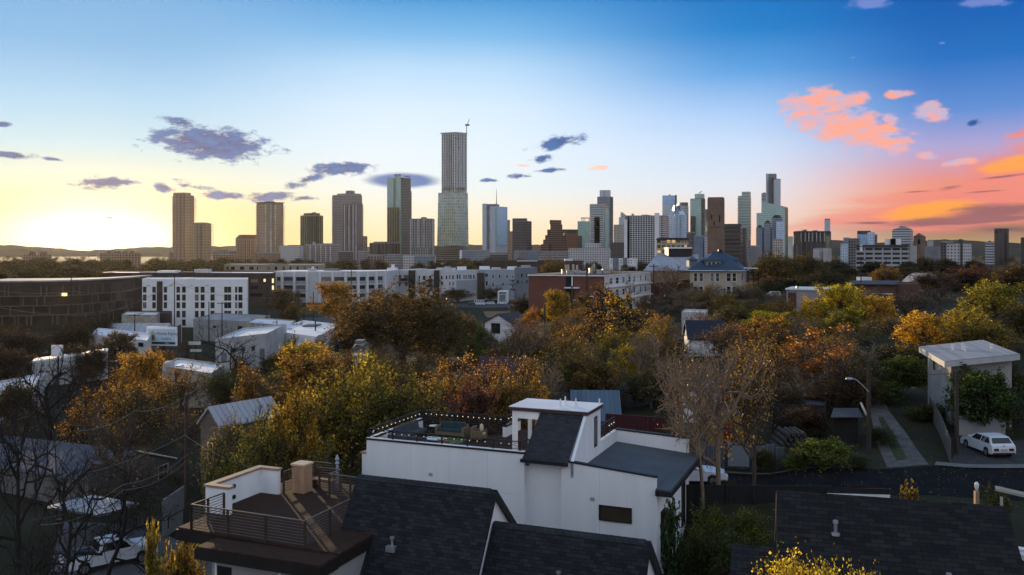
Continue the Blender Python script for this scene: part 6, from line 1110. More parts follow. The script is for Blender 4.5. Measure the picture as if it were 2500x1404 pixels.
def car(kind, name, label, x, y, yaw, paint='car_white', cat='car', detail=True, lit=False, group=None, z=None):
    bo, ca, hw, wr, ax = CARS[kind]; c = thing(name, label, cat, (0, 0, 0), group)
    extr(bo, hw, .96).build('body', paint, c, bevel=.07); extr(ca, hw*.96, .8).build('cabin', paint if kind != 'minibus' else paint, c, bevel=.05)
    zs = [p[1] for p in ca]; z0, z1 = min(zs)+.06, max(zs)-.1; w = lambda z: hw*.96*(1-.2*(z-min(zs))/(max(zs)-min(zs)))
    xr0, xr1 = ca[0][0], ca[-1][0]; xf0, xf1 = ca[1][0], ca[2][0]; sz = max(zs)-min(zs)
    fx = lambda z, a, b: a+(b-a)*(z-min(zs))/sz
    nwin = {'minibus': 5, 'coupe': 1}.get(kind, 2)
    for s in (1, -1):
        for k in range(nwin):
            g = MB(); A = lambda z: fx(z, xr0, xr1)+.18; B = lambda z: fx(z, xf0, xf1)-.2; f0, f1 = k/nwin, (k+1)/nwin-.05
            q = [(A(z)+(B(z)-A(z))*f, s*(w(z)+.012), z) for f, z in ((f0, z0), (f1, z0), (f1, z1), (f0, z1))]; g.face(q if s < 0 else q[::-1]); g.build('side_window', 'car_glass', c)
    rx = lambda z: fx(z, xr0, xr1)-.012; g = MB().face([(rx(z0), w(z0)*.88, z0), (rx(z0), -w(z0)*.88, z0), (rx(z1), -w(z1)*.88, z1), (rx(z1), w(z1)*.88, z1)]); g.build('rear_window', 'car_glass', c)
    fx_ = lambda z: fx(z, xf0, xf1)+.015; g = MB().face([(fx_(z0), -w(z0)*.9, z0), (fx_(z0), w(z0)*.9, z0), (fx_(z1), w(z1)*.9, z1), (fx_(z1), -w(z1)*.9, z1)]); g.build('windscreen', 'car_glass', c)
    for sx in (1, -1):
        for s in (1, -1):
            t_ = MB().lathe((sx*ax, s*(hw-.2) if s > 0 else s*(hw+.02), wr), [(wr*.6, 0), (wr, .02), (wr, .2), (wr*.6, .22)], 18, 'y').build('tyre', 'tyre', c, smooth=False)
            MB().lathe((sx*ax, s*(hw+.01) if s > 0 else s*(hw+.03), wr), [(wr*.62, 0), (wr*.6, .02)], 14, 'y').build('rim', 'alloy', t_)
            if detail: MB().lathe((sx*ax, s*(hw-.1) if s > 0 else s*(hw-.1)-.09, wr+.02), [(wr*1.14, 0), (wr*1.14, .09)], 18, 'y').build('wheel_arch', 'black_plastic', c)
    xb, xf = min(p[0] for p in bo), max(p[0] for p in bo); zt = bo[-1][1]
    for s in (1, -1):
        MB().box(xb-.015, xb+.12, s*hw*.62-.18, s*hw*.62+.18, zt-.02, zt+.16).build('tail_lamp', 'lamp_red_lit' if lit else 'lamp_red', c); MB().box(xf-.3, xf+.012, s*hw*.68-.18, s*hw*.68+.18, bo[2][1]-.02, bo[2][1]+.12).build('headlamp', 'lamp_clear', c)
    if detail:
        for s in (1, -1): MB().box(xf0-.35, xf0-.15, s*(hw+.02)-.08, s*(hw+.02)+.08, min(zs)+.05, min(zs)+.2).build('mirror', paint, c, bevel=.03)
        MB().box(xb-.03, xb+.06, -hw*.9, hw*.9, .3, .4).build('rear_bumper', 'black_plastic', c); MB().box(xb-.035, xb+.02, -.24, .24, .55, .67).build('number_plate', 'stone', c); MB().box(xf-.1, xf+.03, -hw*.6, hw*.6, .4, .56).build('grille', 'black_plastic', c)
        if kind == 'pickup': MB().box(-2.75, -.98, -.82, .82, 1.17, 1.295).build('load_bed', 'black_plastic', c)
        if kind == 'hatch': MB().lathe((xb-.02, 0, .9), [(.05, 0), (.05, .02)], 12, 'x').build('round_badge', 'alloy', c)
    c.location = (x, y, gz(x, y)+.06 if z is None else z); c.rotation_euler = (0, 0, R(yaw)); return c
car('pickup', 'pickup_truck', 'white pickup truck parked on the drive at the lower left', -27.4, 60.8, 40, 'car_white', 'pickup', z=-6.45)
car('hatch', 'hatchback', 'white hatchback seen from behind, parked by the pale low wall', X(2414, 66), 66.2, 93)
car('coupe', 'coupe', 'white coupe half hidden behind the white house corner', X(1768, 59)-2.3, 59, -4)
car('minibus', 'minibus', 'white minibus at the head of the cars beyond the white cottage', *G(1168, 432), 165, 'car_white', 'minibus', False)
car('suv', 'parked_car', 'white car just right of the minibus', *G(1196, 436), 160, 'car_white', 'car', False); car('suv', 'parked_car', 'white car nearest the small drive-through building', *G(1226, 438), 165, 'car_white', 'car', False); car('suv', 'parked_car', 'dark grey car left of the minibus', *G(1149, 432), 165, 'car_dark', 'car', False)
car('suv', 'parked_car', 'dark car with lit red tail lights by the white garage', *G(795, 205), 100, 'car_dark', 'car', True, True); car('suv', 'parked_car', 'blue car parked behind the white garage', *G(764, 200), 15, 'car_blue', 'car'); car('suv', 'parked_car', 'silver car left of the blue one', *G(745, 206), 10, 'car_silver', 'car')
car('suv', 'parked_car', 'silver car beside the round tank and pole sign', *G(494, 160), 20, 'car_silver', 'car'); car('suv', 'parked_car', 'white car among dark trees at the far left edge', *G(20, 138), 12, 'car_white', 'car')
car('suv', 'parked_car', 'grey car on the road right of the cream house', *G(1886, 260), 175, 'car_silver', 'car', False)
for i, (px, Y, p_, lab) in enumerate(((640, 280, 'car_white', 'white car in the lot right of the white hotel, leftmost'), (668, 285, 'car_silver', 'silver car in the lot right of the white hotel, second from the left'), (700, 290, 'car_dark', 'dark car in the lot right of the white hotel'), (728, 270, 'car_white', 'white car at the right end of the hotel lot'))): car('suv', 'parked_car', lab, *G(px, Y), 80+i*4, p_, 'car', False)
fl = thing('flamingo_ornament', 'dull pink flamingo garden ornament under the hedge', 'ornament', (*G(1772, 45), -2.4)); Y = 45; fm = MB()
mat('flamingo_pink', (.2, .09, .1), .6, .15, 4)
bp = P(1776, 1396, Y); MB().ball(bp, .36, 14, 8, (1, 1, .62)).build('body', 'flamingo_pink', fl, smooth=True)
MB().tube([P(1762, 1392, Y), P(1754, 1388, Y), P(1752, 1378, Y), P(1756, 1370, Y), P(1762, 1369, Y), P(1765, 1375, Y), P(1764, 1381, Y)], [.09, .08, .07, .07, .08, .07, .03], 8).build('neck', 'flamingo_pink', fl, smooth=True)
for dx in (-.08, .1): MB().tube([(bp.x+dx, Y, bp.z-.2), (bp.x+dx, Y, -2.7)], .02, 5).build('leg', 'metal_dark', fl)
# ---------------------------------------------------------------- trees
leafmat('leaf'); mat('bark', (.075, .058, .045), .95, .35, 2); mat('bark_pale', (.2, .145, .1), .95, .3, 2); mat('bark_dark', (.022, .018, .016), .95, .3, 2)
def skeleton(seed, tf, levels, kids, ang, ratio, wob, up, r0=.32, leader=True, lens=4.0, spread=1.0):
    rg = np.random.default_rng(seed); br = []; tips = []
    def unit(v): return v/max(1e-9, np.linalg.norm(v))
    def grow(p, d, L, r, lev):
        n = 5 if lev == 0 else 4 if lev < 3 else 3; pts = [p]; dirs = [d]
        for i in range(n):
            d = unit(d+rg.normal(0, wob*(1 if lev else .35), 3)+np.array([0, 0, up*(1 if lev else .3)])); p = p+d*L/n; pts.append(p); dirs.append(d)
        r1 = r*(.62 if lev < levels else .3); br.append((np.array(pts), np.linspace(r, r1, n+1)))
        if lev >= levels:
            for i in range(1, n+1): tips.append(pts[i])
            return
        k = kids[lev]; ph = rg.uniform(0, 6.28)
        for j in range(k):
            tt = (tf+(1-tf)*(j+.5)/k) if lev == 0 else .3+.7*(j+.5)/k; f = tt*n; i = min(n-1, int(f)); q = pts[i]+(pts[i+1]-pts[i])*(f-i); dd = dirs[min(n, i+1)]
            a = np.array([0, 0, 1.]) if abs(dd[2]) < .9 else np.array([1., 0, 0]); u = unit(np.cross(dd, a)); v = np.cross(dd, u); az = ph+j*2.4+rg.normal(0, .3); th = math.radians(rg.uniform(*ang))
            nd = unit(dd*math.cos(th)+(u*math.cos(az)+v*math.sin(az))*math.sin(th)*spread); grow(q, nd, L*ratio*rg.uniform(.7, 1.15)*(1.1-.25*tt if lev == 0 else 1), r*(.55 if lev == 0 else .6)*rg.uniform(.8, 1.05), lev+1)
    grow(np.zeros(3), np.array([0, 0, 1.]), lens, r0, 0); return br, np.array(tips), rg
def tubes(br, minr=.0):
    V = []; Q = []; o = 0
    for pts, rad in br:
        n = 7 if rad[0] > .12 else 5 if rad[0] > .04 else 3; d = np.gradient(pts, axis=0); d /= np.linalg.norm(d, axis=1)[:, None]+1e-9
        ref = np.where(np.abs(d[:, 2:3]) < .9, [[0, 0, 1.]], [[1., 0, 0]]); a = np.cross(d, ref); a /= np.linalg.norm(a, axis=1)[:, None]+1e-9; b = np.cross(d, a)
        th = np.arange(n)*2*math.pi/n; rr_ = np.maximum(rad, minr)[:, None, None]
        ring = pts[:, None, :]+rr_*(a[:, None, :]*np.cos(th)[None, :, None]+b[:, None, :]*np.sin(th)[None, :, None]); V.append(ring.reshape(-1, 3)); m_ = len(pts)
        i = np.arange(m_-1)[:, None]; k = np.arange(n)[None, :]; k2 = (k+1) % n
        Q.append(np.stack([o+i*n+k, o+i*n+k2, o+(i+1)*n+k2, o+(i+1)*n+k], -1).reshape(-1, 4)); o += m_*n
    return np.concatenate(V), np.concatenate(Q)
def leaves(pos, size, rg, flat=.5, droop=0):
    n = len(pos); a = rg.normal(0, 1, (n, 3)); a[:, 2] = a[:, 2]*flat-droop; a /= np.linalg.norm(a, axis=1)[:, None]
    b = np.cross(a, rg.normal(0, 1, (n, 3))); b /= np.linalg.norm(b, axis=1)[:, None]+1e-9; s = size*rg.uniform(.6, 1.3, n)[:, None]
    v = np.stack([pos-a*s, pos+b*s*.45+a*s*.1, pos+a*s, pos-b*s*.45+a*s*.1], 1).reshape(-1, 3); return v, np.arange(n*4).reshape(-1, 4)
ARCH = {}
def arch(key, seed, tf=.35, levels=3, kids=(8, 5, 4), ang=(30, 65), ratio=.62, wob=.16, up=.06, nl=12, ls=.16, jit=.3, bark='bark', lens=5.0, drop=0., minr=.012, flat=.5, droop=0, spread=1.0, r0=.3, dome=False):
    """a tree ten metres tall and ten wide: (trunk mesh, crown mesh)"""
    br, tips, rg = skeleton(seed, tf, levels, kids, ang, ratio, wob, up, r0, True, lens, spread)
    allp = np.concatenate([p for p, _ in br]); h = np.percentile(allp[:, 2], 99.5); c = np.median(tips[:, :2], axis=0); rad = np.percentile(np.linalg.norm(tips[:, :2]-c, axis=1), 96); sx, sz = 5/rad, 10/h
    S = np.array([sx, sx, sz]); br = [(p*S, r) for p, r in br]; tips = tips*S
    if dome: br = [q for q in br if (((q[0][-1]-np.array([0, 0, 5.6]))/np.array([5, 5, 4.1]))**2).sum() < 1 or q[1][0] > .1]
    tv, tq = tubes(br, minr); tm = rawmesh('trunk_'+key, tv, tq, smooth=True); tm.materials.append(MATS[bark]); cm = None
    if nl:
        keep = rg.random(len(tips)) > drop
        if dome: keep &= (((tips-np.array([0, 0, 5.6]))/np.array([5, 5, 4.1]))**2).sum(1) < 1
        t2 = tips[keep]; pos = np.repeat(t2, nl, axis=0); pos = pos+rg.normal(0, jit, pos.shape); lv, lq = leaves(pos, ls, rg, flat, droop); cm = rawmesh('crown_'+key, lv, lq); cm.materials.append(MATS['leaf'])
    ARCH[key] = (tm, cm)
arch('round', 1, .25, 3, (10, 6, 5), (35, 70), .6, .18, .08, 16, .165, .25); arch('round2', 2, .22, 3, (11, 6, 5), (30, 75), .58, .2, .05, 15, .165, .27); arch('oak', 3, .25, 3, (10, 7, 5), (45, 80), .7, .26, .04, 14, .165, .24); arch('oak2', 13, .3, 3, (9, 7, 6), (40, 80), .7, .25, .05, 13, .165, .25)
arch('sparse', 4, .2, 4, (8, 5, 4, 3), (25, 60), .64, .2, .1, 3, .15, .24, lens=4.6, drop=.15); arch('sparse2', 5, .2, 4, (8, 5, 4, 3), (25, 65), .64, .22, .08, 3, .145, .28, lens=4.6, drop=.3); arch('twig', 6, .15, 4, (9, 5, 4, 4), (20, 50), .6, .2, .12, 1, .1, .3, 'bark_pale', lens=4.4, drop=.5); arch('twig2', 16, .15, 4, (9, 5, 4, 4), (20, 52), .6, .22, .12, 1, .1, .35, 'bark', lens=4.4, drop=.6)
arch('bare', 7, .2, 4, (8, 5, 4, 4), (30, 70), .66, .24, .05, 0, bark='bark_dark', lens=4.4, minr=.01, r0=.2); arch('bare2', 8, .25, 4, (7, 5, 4, 4), (35, 75), .68, .28, .04, 0, bark='bark_dark', lens=4.2, minr=.01, r0=.2); arch('tan_bare', 9, .3, 4, (8, 5, 4, 4), (20, 62), .6, .27, .07, 1, .09, .28, 'bark_pale', lens=4.8, drop=.84, minr=.016, r0=.26)
arch('shrub', 10, .05, 3, (12, 6, 5), (20, 75), .8, .2, .1, 12, .2, .4, lens=3.0, r0=.1); arch('feather', 11, .05, 3, (14, 7, 5), (20, 65), .85, .12, .08, 14, .26, .3, lens=3.0, droop=.5, flat=.7, r0=.08); arch('stems', 12, .05, 2, (14, 6), (8, 38), .9, .12, .15, 7, .45, .25, lens=4.0, r0=.07)
arch('canopy', 18, .4, 3, (14, 8, 6), (35, 80), .7, .2, .02, 40, .075, .22, lens=4.5, r0=.12, dome=True, flat=.25); arch('far', 14, .25, 2, (12, 7), (35, 75), .6, .2, .06, 22, .34, .6, minr=.03); arch('far2', 15, .25, 2, (11, 8), (35, 80), .62, .25, .05, 20, .34, .65, minr=.03); arch('twisty', 17, .45, 4, (6, 4, 4, 3), (30, 70), .6, .36, .06, 3, .16, .3, 'bark_dark', lens=5, drop=.35, r0=.45)
PROTO = {}; TRR = random.Random(11)
def tree(kind, px, top, w, Y, color, label, group=None, name='tree', base=None, cat='tree', yaw=None, sink=.15):
    x, y = G(px, Y); b = gz(x, y) if base is None else base; h = Z(top, Y)-b; wd = w*Y/F
    r = thing(name, label, cat, (x, y, b-sink), group); r.scale = (wd/10, wd/10, max(.5, h)/10); r.rotation_euler = (0, 0, TRR.uniform(0, 6.28) if yaw is None else yaw)
    tm, cm = ARCH[kind]
    for nm, me in (('trunk', tm), ('crown', cm)):
        if me is None: continue
        o = bpy.data.objects.new(nm, me); COL.objects.link(o); o.parent = r; o.color = (*(c*1.3 for c in color), 1)
    return r
OLIVE, GOLD, YEL, LIME, RUST, ORG, BRN, DKG, MAR, GRN = (.075, .062, .018), (.24, .145, .025), (.38, .27, .03), (.17, .16, .022), (.19, .1, .03), (.32, .16, .032), (.115, .078, .034), (.04, .05, .014), (.085, .036, .026), (.06, .085, .02)
TL = [('oak', 985, 705, 300, 152, (.1, .068, .022), 'huge brown-olive oak in the centre, largest crown of the middle distance'), ('oak2', 1090, 742, 120, 150, (.085, .065, .022), 'dark olive oak joined to the right of the huge central oak'), ('oak', 880, 745, 150, 165, BRN, 'brown oak at the left shoulder of the huge central oak'),
 ('round', 822, 690, 112, 270, (.26, .15, .02), 'golden round tree before the white ribbon-window office'), ('round2', 700, 742, 66, 250, OLIVE, 'small olive tree in the lot right of the white hotel'), ('round', 690, 706, 100, 330, BRN, 'brown tree at the left foot of the ribbon-window office'), ('sparse', 925, 705, 150, 300, BRN, 'brown thin tree between the golden round tree and the charcoal flats'),
 ('round', 752, 836, 160, 124, YEL, 'bright yellow tree just right of the white stucco block'), ('round2', 688, 828, 80, 126, OLIVE, 'dark olive tree tucked against the white stucco block'), ('round', 748, 862, 190, 97, (.2, .125, .03), 'broad tawny round tree below the bright yellow tree'), ('round2', 650, 900, 130, 92, (.15, .1, .03), 'dull olive-brown tree left of the tawny round tree'),
 ('oak', 840, 905, 260, 70, (.13, .115, .018), 'tall dark green tree with yellow tips left of the roof deck'), ('round', 735, 965, 170, 64, (.2, .14, .02), 'yellow-green tree above the timber deck'), ('oak2', 905, 880, 200, 78, (.2, .16, .02), 'yellow-topped green tree behind the roof deck corner'), ('shrub', 905, 868, 80, 100, LIME, 'lime shrub below the small grey clapboard house'), ('oak', 990, 920, 200, 72, (.1, .09, .02), 'dark green tree rising behind the roof deck railing'),
 ('sparse', 1085, 866, 170, 88, GOLD, 'gold speckled tree left of centre behind the roof deck'), ('sparse2', 1195, 872, 160, 84, ORG, 'orange speckled tree behind the maroon shrub'), ('sparse', 1290, 866, 150, 80, GOLD, 'gold-tipped thin tree left of the light blue roof'), ('oak2', 1250, 915, 150, 76, (.16, .1, .02), 'olive tree above the white stair tower'), ('round', 1165, 946, 165, 68, MAR, 'maroon-brown shrub tree right behind the roof deck railing'), ('sparse2', 1050, 905, 150, 80, (.22, .13, .02), 'yellow-brown thin tree between the gold and dark green ones'),
 ('oak2', 1140, 768, 90, 170, (.09, .07, .025), 'brown oak filling the gap left of the white cottage'), ('sparse', 1272, 792, 80, 158, (.24, .13, .03), 'amber thin tree at the right corner of the white cottage'), ('sparse2', 1225, 822, 110, 122, (.16, .11, .03), 'olive-brown tree below the white cottage wall'), ('oak', 1165, 812, 90, 135, (.075, .065, .02), 'dark olive tree below the left of the white cottage'), ('round2', 1192, 792, 62, 132, GRN, 'green tree before the white cottage'), ('twig', 1300, 770, 180, 135, RUST, 'purplish twiggy tree with rust tips right of the white cottage'), ('twig2', 1240, 800, 130, 128, BRN, 'brown twiggy tree below the white cottage'), ('sparse', 1385, 790, 120, 128, (.32, .19, .03), 'yellow-brown tree below the brick building'), ('round', 1356, 709, 86, 190, (.25, .17, .02), 'rounded gold-olive tree before the brick building'), ('round2', 1285, 755, 64, 182, ORG, 'orange bush at the left foot of the brick building'), ('sparse2', 1430, 762, 90, 165, GOLD, 'gold thin tree at the foot of the brick building front'),
 ('twisty', 1545, 716, 150, 140, (.4, .25, .03), 'tall crooked tree with yellow leaf tufts before the dark brick annex'), ('twisty', 1470, 690, 110, 146, (.2, .12, .03), 'crooked dark-limbed tree against the brick building wing'), ('twig', 1510, 648, 130, 232, BRN, 'bare twiggy tree against the brick building wing top'), ('twig', 1632, 644, 110, 245, BRN, 'bare twiggy tree before the pale sloping roof'), ('round', 1678, 722, 74, 200, YEL, 'yellow tree at the left foot of the cream house'), ('twig2', 1770, 735, 150, 185, (.13, .1, .03), 'drab twiggy thicket below the cream house'), ('twig2', 1620, 735, 110, 185, BRN, 'brown thicket left of the yellow tree by the cream house'), ('round2', 1790, 742, 90, 180, (.22, .2, .03), 'olive-yellow bush below the cream house'), ('twig2', 1865, 725, 110, 195, BRN, 'brown thicket right of the cream house'),
 ('oak', 1530, 800, 170, 112, (.13, .11, .015), 'dark green-gold tree below the crooked yellow tree'), ('round', 1530, 845, 90, 100, (.36, .28, .02), 'bright yellow-green bush left of the navy roof'), ('sparse', 1600, 790, 130, 110, (.26, .17, .03), 'yellow-brown tree left of the navy roof'), ('twig', 1640, 770, 120, 118, BRN, 'pale twiggy tree touching the navy roof'), ('oak2', 1420, 850, 150, 95, (.07, .065, .018), 'deep green tree above the light blue roof'), ('oak', 1590, 900, 140, 90, (.05, .05, .015), 'very dark green tree left of the bare tan tree'), ('sparse', 1360, 830, 140, 110, (.2, .14, .03), 'olive-gold thin tree above the slate roof'),
 ('sparse', 1850, 770, 180, 118, ORG, 'orange tree right of the navy roof'), ('sparse2', 1770, 785, 130, 108, RUST, 'rust tree overlapping the navy roof'), ('round', 1885, 760, 120, 158, (.5, .4, .03), 'brightest yellow tree low behind the orange ones'), ('sparse', 1985, 792, 200, 92, ORG, 'large orange-brown tree right of the bare tan tree'), ('round2', 2000, 850, 150, 86, (.3, .13, .03), 'rust-brown rounded tree above the dark lean-to'), ('sparse2', 1890, 850, 170, 88, RUST, 'rust thin tree behind the bare tan tree limbs'), ('round', 2050, 820, 120, 98, (.14, .11, .03), 'olive tree at the right of the large orange-brown tree'), ('oak2', 2085, 900, 120, 80, (.09, .07, .02), 'dark olive tree over the alley mouth'),
 ('round', 2040, 695, 150, 158, (.36, .3, .025), 'tall yellow-green tree before the brick school'), ('round2', 1985, 728, 90, 155, YEL, 'yellow tree left of the tall yellow-green one'), ('round', 2150, 722, 96, 156, (.42, .27, .03), 'golden tree right of the tall yellow-green one'), ('round2', 2080, 760, 130, 140, LIME, 'lime-green tree in front of the tall yellow-green one'), ('twig2', 2215, 700, 170, 170, BRN, 'brown twiggy tree right of the brick school'), ('twig2', 2290, 690, 150, 180, (.14, .07, .03), 'reddish-brown twiggy tree before the arched shed'), ('sparse2', 2190, 770, 150, 130, (.17, .12, .03), 'drab olive tree below the brown twiggy one'),
 ('round', 2265, 764, 140, 115, (.44, .28, .03), 'golden tree behind the white cube house'), ('round2', 2350, 752, 160, 120, (.3, .24, .03), 'yellow-olive tree behind the cube house roof'), ('round', 2440, 690, 170, 140, (.22, .2, .025), 'big olive-green tree at the right behind the cube house'), ('oak', 2500, 730, 170, 128, OLIVE, 'olive tree cut by the right edge of the photo'), ('oak2', 2400, 775, 180, 112, (.16, .12, .02), 'dark olive tree just above the cube house roof'), ('oak', 2180, 840, 150, 100, (.06, .06, .015), 'dark green tree left of the cube house'), ('feather', 2205, 872, 120, 86, (.075, .1, .018), 'feathery green bush beside the cube house'), ('feather', 2150, 930, 90, 82, GRN, 'feathery dark green bush at the top of the alley'), ('feather', 2400, 908, 160, 71.5, (.03, .055, .012), 'soft green bush growing before the cube house front wall'), ('oak2', 2490, 900, 110, 76, DKG, 'dark tree right of the cube house'), ('shrub', 2260, 985, 110, 76, (.06, .07, .015), 'dark bush by the slatted fence along the alley'), ('oak', 2450, 930, 100, 78, DKG, 'dark tree behind the carport'),
 ('sparse2', 1840, 838, 170, 58, (.2, .13, .04), 'thin gold-flecked tree beside the bare tan limbs'), ('tan_bare', 1750, 812, 260, 55, (.3, .2, .08), 'big bare tree with tan limbs behind the white house'), ('tan_bare', 1716, 850, 190, 54.2, (.3, .2, .08), 'leaning bare tan tree crossing the big one'), ('tan_bare', 1672, 830, 190, 66, (.3, .16, .05), 'second bare tan tree just left of the big one'), ('feather', 2010, 1072, 130, 61.8, (.1, .125, .022), 'feathery lime shrub on the street verge'), ('feather', 1940, 1110, 60, 62, (.12, .15, .03), 'small feathery shrub left of the lime verge shrub'), ('shrub', 2090, 1110, 80, 62, DKG, 'dark scrubby bush at the alley mouth'), ('shrub', 1870, 1095, 60, 62.3, DKG, 'dark bush before the patched metal fence'), ('shrub', 1760, 1165, 60, 58, GRN, 'low weeds by the white coupe'),
 ('shrub', 1735, 1238, 110, 47.5, (.08, .1, .015), 'green hedge bush right of the white house wall'), ('shrub', 1830, 1242, 110, 47, (.09, .1, .015), 'green hedge bush nearest the broad shingle roof'), ('shrub', 1790, 1300, 130, 44, DKG, 'dark hedge bush below the other two'), ('shrub', 1700, 1290, 90, 44.5, DKG, 'dark hedge bush low against the white house'),
 ('canopy', 1940, 1322, 440, 19, (.3, .23, .02), 'bright yellow-green fern-leaved crown at the bottom edge, larger of two'), ('canopy', 2062, 1332, 330, 18.2, (.27, .23, .02), 'bright yellow-green fern-leaved crown at the bottom edge, smaller right one'), ('stems', 1640, 1222, 70, 43.5, (.03, .05, .02), 'thin leafy sapling in front of the white house corner'), ('stems', 2220, 1180, 80, 42.5, (.2, .14, .03), 'yellow-leaved sapling beyond the broad shingle roof'), ('shrub', 2430, 1190, 80, 44, DKG, 'round dark bush beside the weathered post'),
 ('stems', 372, 1275, 50, 50, (.24, .19, .03), 'thin yellow-leaved sapling left of the timber deck'), ('shrub', 455, 1322, 100, 44, (.16, .12, .025), 'olive bush under the timber deck corner'), ('stems', 420, 1335, 60, 43, (.2, .15, .03), 'leafy sapling before the olive bush'),
 ('bare2', 560, 785, 180, 120, BRN, 'bare branching tree against the white stucco block'), ('bare', 125, 835, 260, 92, BRN, 'tall bare tree against the long white warehouse'), ('bare2', 205, 858, 200, 98, BRN, 'bare tree in front of the warehouse right half'), ('bare2', 262, 1105, 280, 58.5, BRN, 'spreading bare tree between carport and pickup'), ('twig2', 330, 1060, 190, 69, BRN, 'brown twiggy tree before the ribbed roof gable'), ('bare', 45, 930, 260, 62, BRN, 'dark bare tree at the left edge before the workshop'), ('bare2', 120, 1010, 300, 48, BRN, 'sprawling bare tree before the ribbed metal roof'), ('bare2', 60, 1150, 260, 36, BRN, 'dark bare branches in the lower left corner'),
 ('round', 335, 860, 130, 122, (.3, .18, .03), 'golden tree below the billboard'), ('sparse', 292, 895, 130, 108, GOLD, 'amber thin tree before the warehouse wall'), ('sparse', 440, 895, 150, 116, (.22, .13, .03), 'brown-gold thin tree over the pale flat roof'), ('sparse2', 350, 925, 170, 96, (.22, .14, .03), 'olive-gold tree in the left foreground wood'), ('twig2', 440, 960, 170, 84, (.16, .12, .03), 'drab twiggy tree left of the little house'), ('twig2', 300, 985, 190, 78, (.12, .09, .03), 'dark twiggy tree above the ribbed metal roof'), ('oak', 530, 905, 120, 112, DKG, 'dark bush tree at the foot of the bare branching one'), ('twig2', 590, 930, 150, 86, BRN, 'brown twiggy tree behind the little house'), ('twig2', 585, 985, 120, 72, (.15, .11, .03), 'brown twiggy tree in front of the little house roof'), ('sparse2', 548, 1012, 110, 70, (.16, .13, .03), 'olive tree hiding the little house side'), ('oak2', 650, 1010, 160, 62, (.1, .09, .02), 'dark olive tree right of the utility pole'), ('sparse', 210, 945, 150, 92, (.24, .13, .02), 'dim amber tree left of the olive-gold one'), ('shrub', 270, 1195, 90, 74, (.1, .08, .02), 'dark shrub between carport and ribbed metal roof'), ('oak', 560, 1090, 130, 54, DKG, 'very dark tree behind the timber deck left corner'), ('oak2', 780, 1100, 150, 52, DKG, 'dark tree behind the timber deck stair'), ('round2', 600, 870, 60, 128, RUST, 'small reddish bush by the white stucco block'),
 ('round2', 420, 858, 90, 150, (.12, .08, .025), 'dark brown bush below the billboard foot'), ('round', 300, 812, 110, 178, (.1, .07, .03), 'dim bush before the white gabled barn'), ('oak', 60, 800, 160, 180, (.06, .04, .025), 'dark tree at the far left below the curved office'), ('oak2', 165, 790, 150, 196, (.06, .04, .025), 'dark tree right of the far left one, below the curved office'), ('oak', 230, 768, 110, 240, (.06, .045, .025), 'round dark tree before the curved office right end'), ('oak2', 20, 850, 160, 150, (.05, .035, .022), 'dark tree over the white car at the left edge'), ('oak', 190, 838, 130, 160, (.05, .035, .022), 'dark tree behind the blank signboard'), ('oak2', 25, 925, 120, 108, (.05, .04, .02), 'dark thicket before the white workshop'),
 ('oak', 1360, 632, 70, 520, (.12, .085, .02), 'olive-gold tree in front of the dark flat-roofed hall'), ('oak2', 1270, 722, 60, 225, (.04, .035, .018), 'dark round bush left of the brick building'), ('oak', 1195, 702, 70, 464, (.05, .05, .02), 'dark green trees over the parked minibus'), ('oak2', 1120, 705, 90, 455, (.055, .05, .02), 'dark tree below the white corner wing of flats'), ('oak', 640, 800, 70, 205, (.07, .055, .025), 'dark bush before the beige warehouse'), ('sparse2', 585, 810, 110, 190, (.12, .09, .03), 'drab tree below the grey warehouse'), ('round2', 735, 790, 60, 190, OLIVE, 'small dark tree left of the blue car'),
 ('oak', 1890, 618, 120, 420, (.09, .075, .02), 'tall dark oak right of the cream house, lit gold on top'), ('oak2', 1955, 622, 110, 430, (.075, .06, .02), 'dark oak second right of the cream house'), ('oak', 2150, 652, 110, 330, (.16, .1, .025), 'amber-topped oak behind the brick school'), ('oak2', 2010, 660, 120, 330, (.035, .035, .014), 'dark oak behind the flat-roofed garage'), ('oak', 2390, 650, 140, 300, (.1, .05, .03), 'reddish-brown oak in the right-hand wood'), ('oak2', 2480, 640, 130, 280, (.11, .07, .025), 'brown oak at the right edge of the wood'), ('oak', 2265, 664, 90, 270, (.07, .045, .02), 'dull brown oak before the left half of the arched shed'), ('sparse', 2320, 672, 80, 262, (.09, .055, .025), 'thin brown tree before the right end of the arched shed'), ('oak', 2110, 860, 130, 84, (.035, .04, .012), 'dark tree arching over the alley lamp'), ('oak2', 1915, 940, 110, 77, (.05, .035, .015), 'dusky tree behind the log pile hut'), ('oak', 2040, 930, 130, 78, (.05, .03, .014), 'dusky brown tree above the lean-to'), ('shrub', 2150, 1040, 70, 68, (.04, .045, .014), 'dark weeds on the left edge of the alley'), ('oak2', 1960, 985, 120, 72, (.06, .035, .015), 'dark rusty tree over the log pile'), ('oak', 1900, 690, 80, 280, (.03, .03, .014), 'very dark tree right of the rear stair of the cream house')]
for k, px, top, w, Y, c, lab in TL: tree(k, px, top, w, Y, c, lab, name='shrub' if k in ('shrub', 'stems', 'feather') and Y < 63 else 'tree', cat='shrub' if k in ('shrub', 'stems', 'feather') and Y < 63 else 'tree')
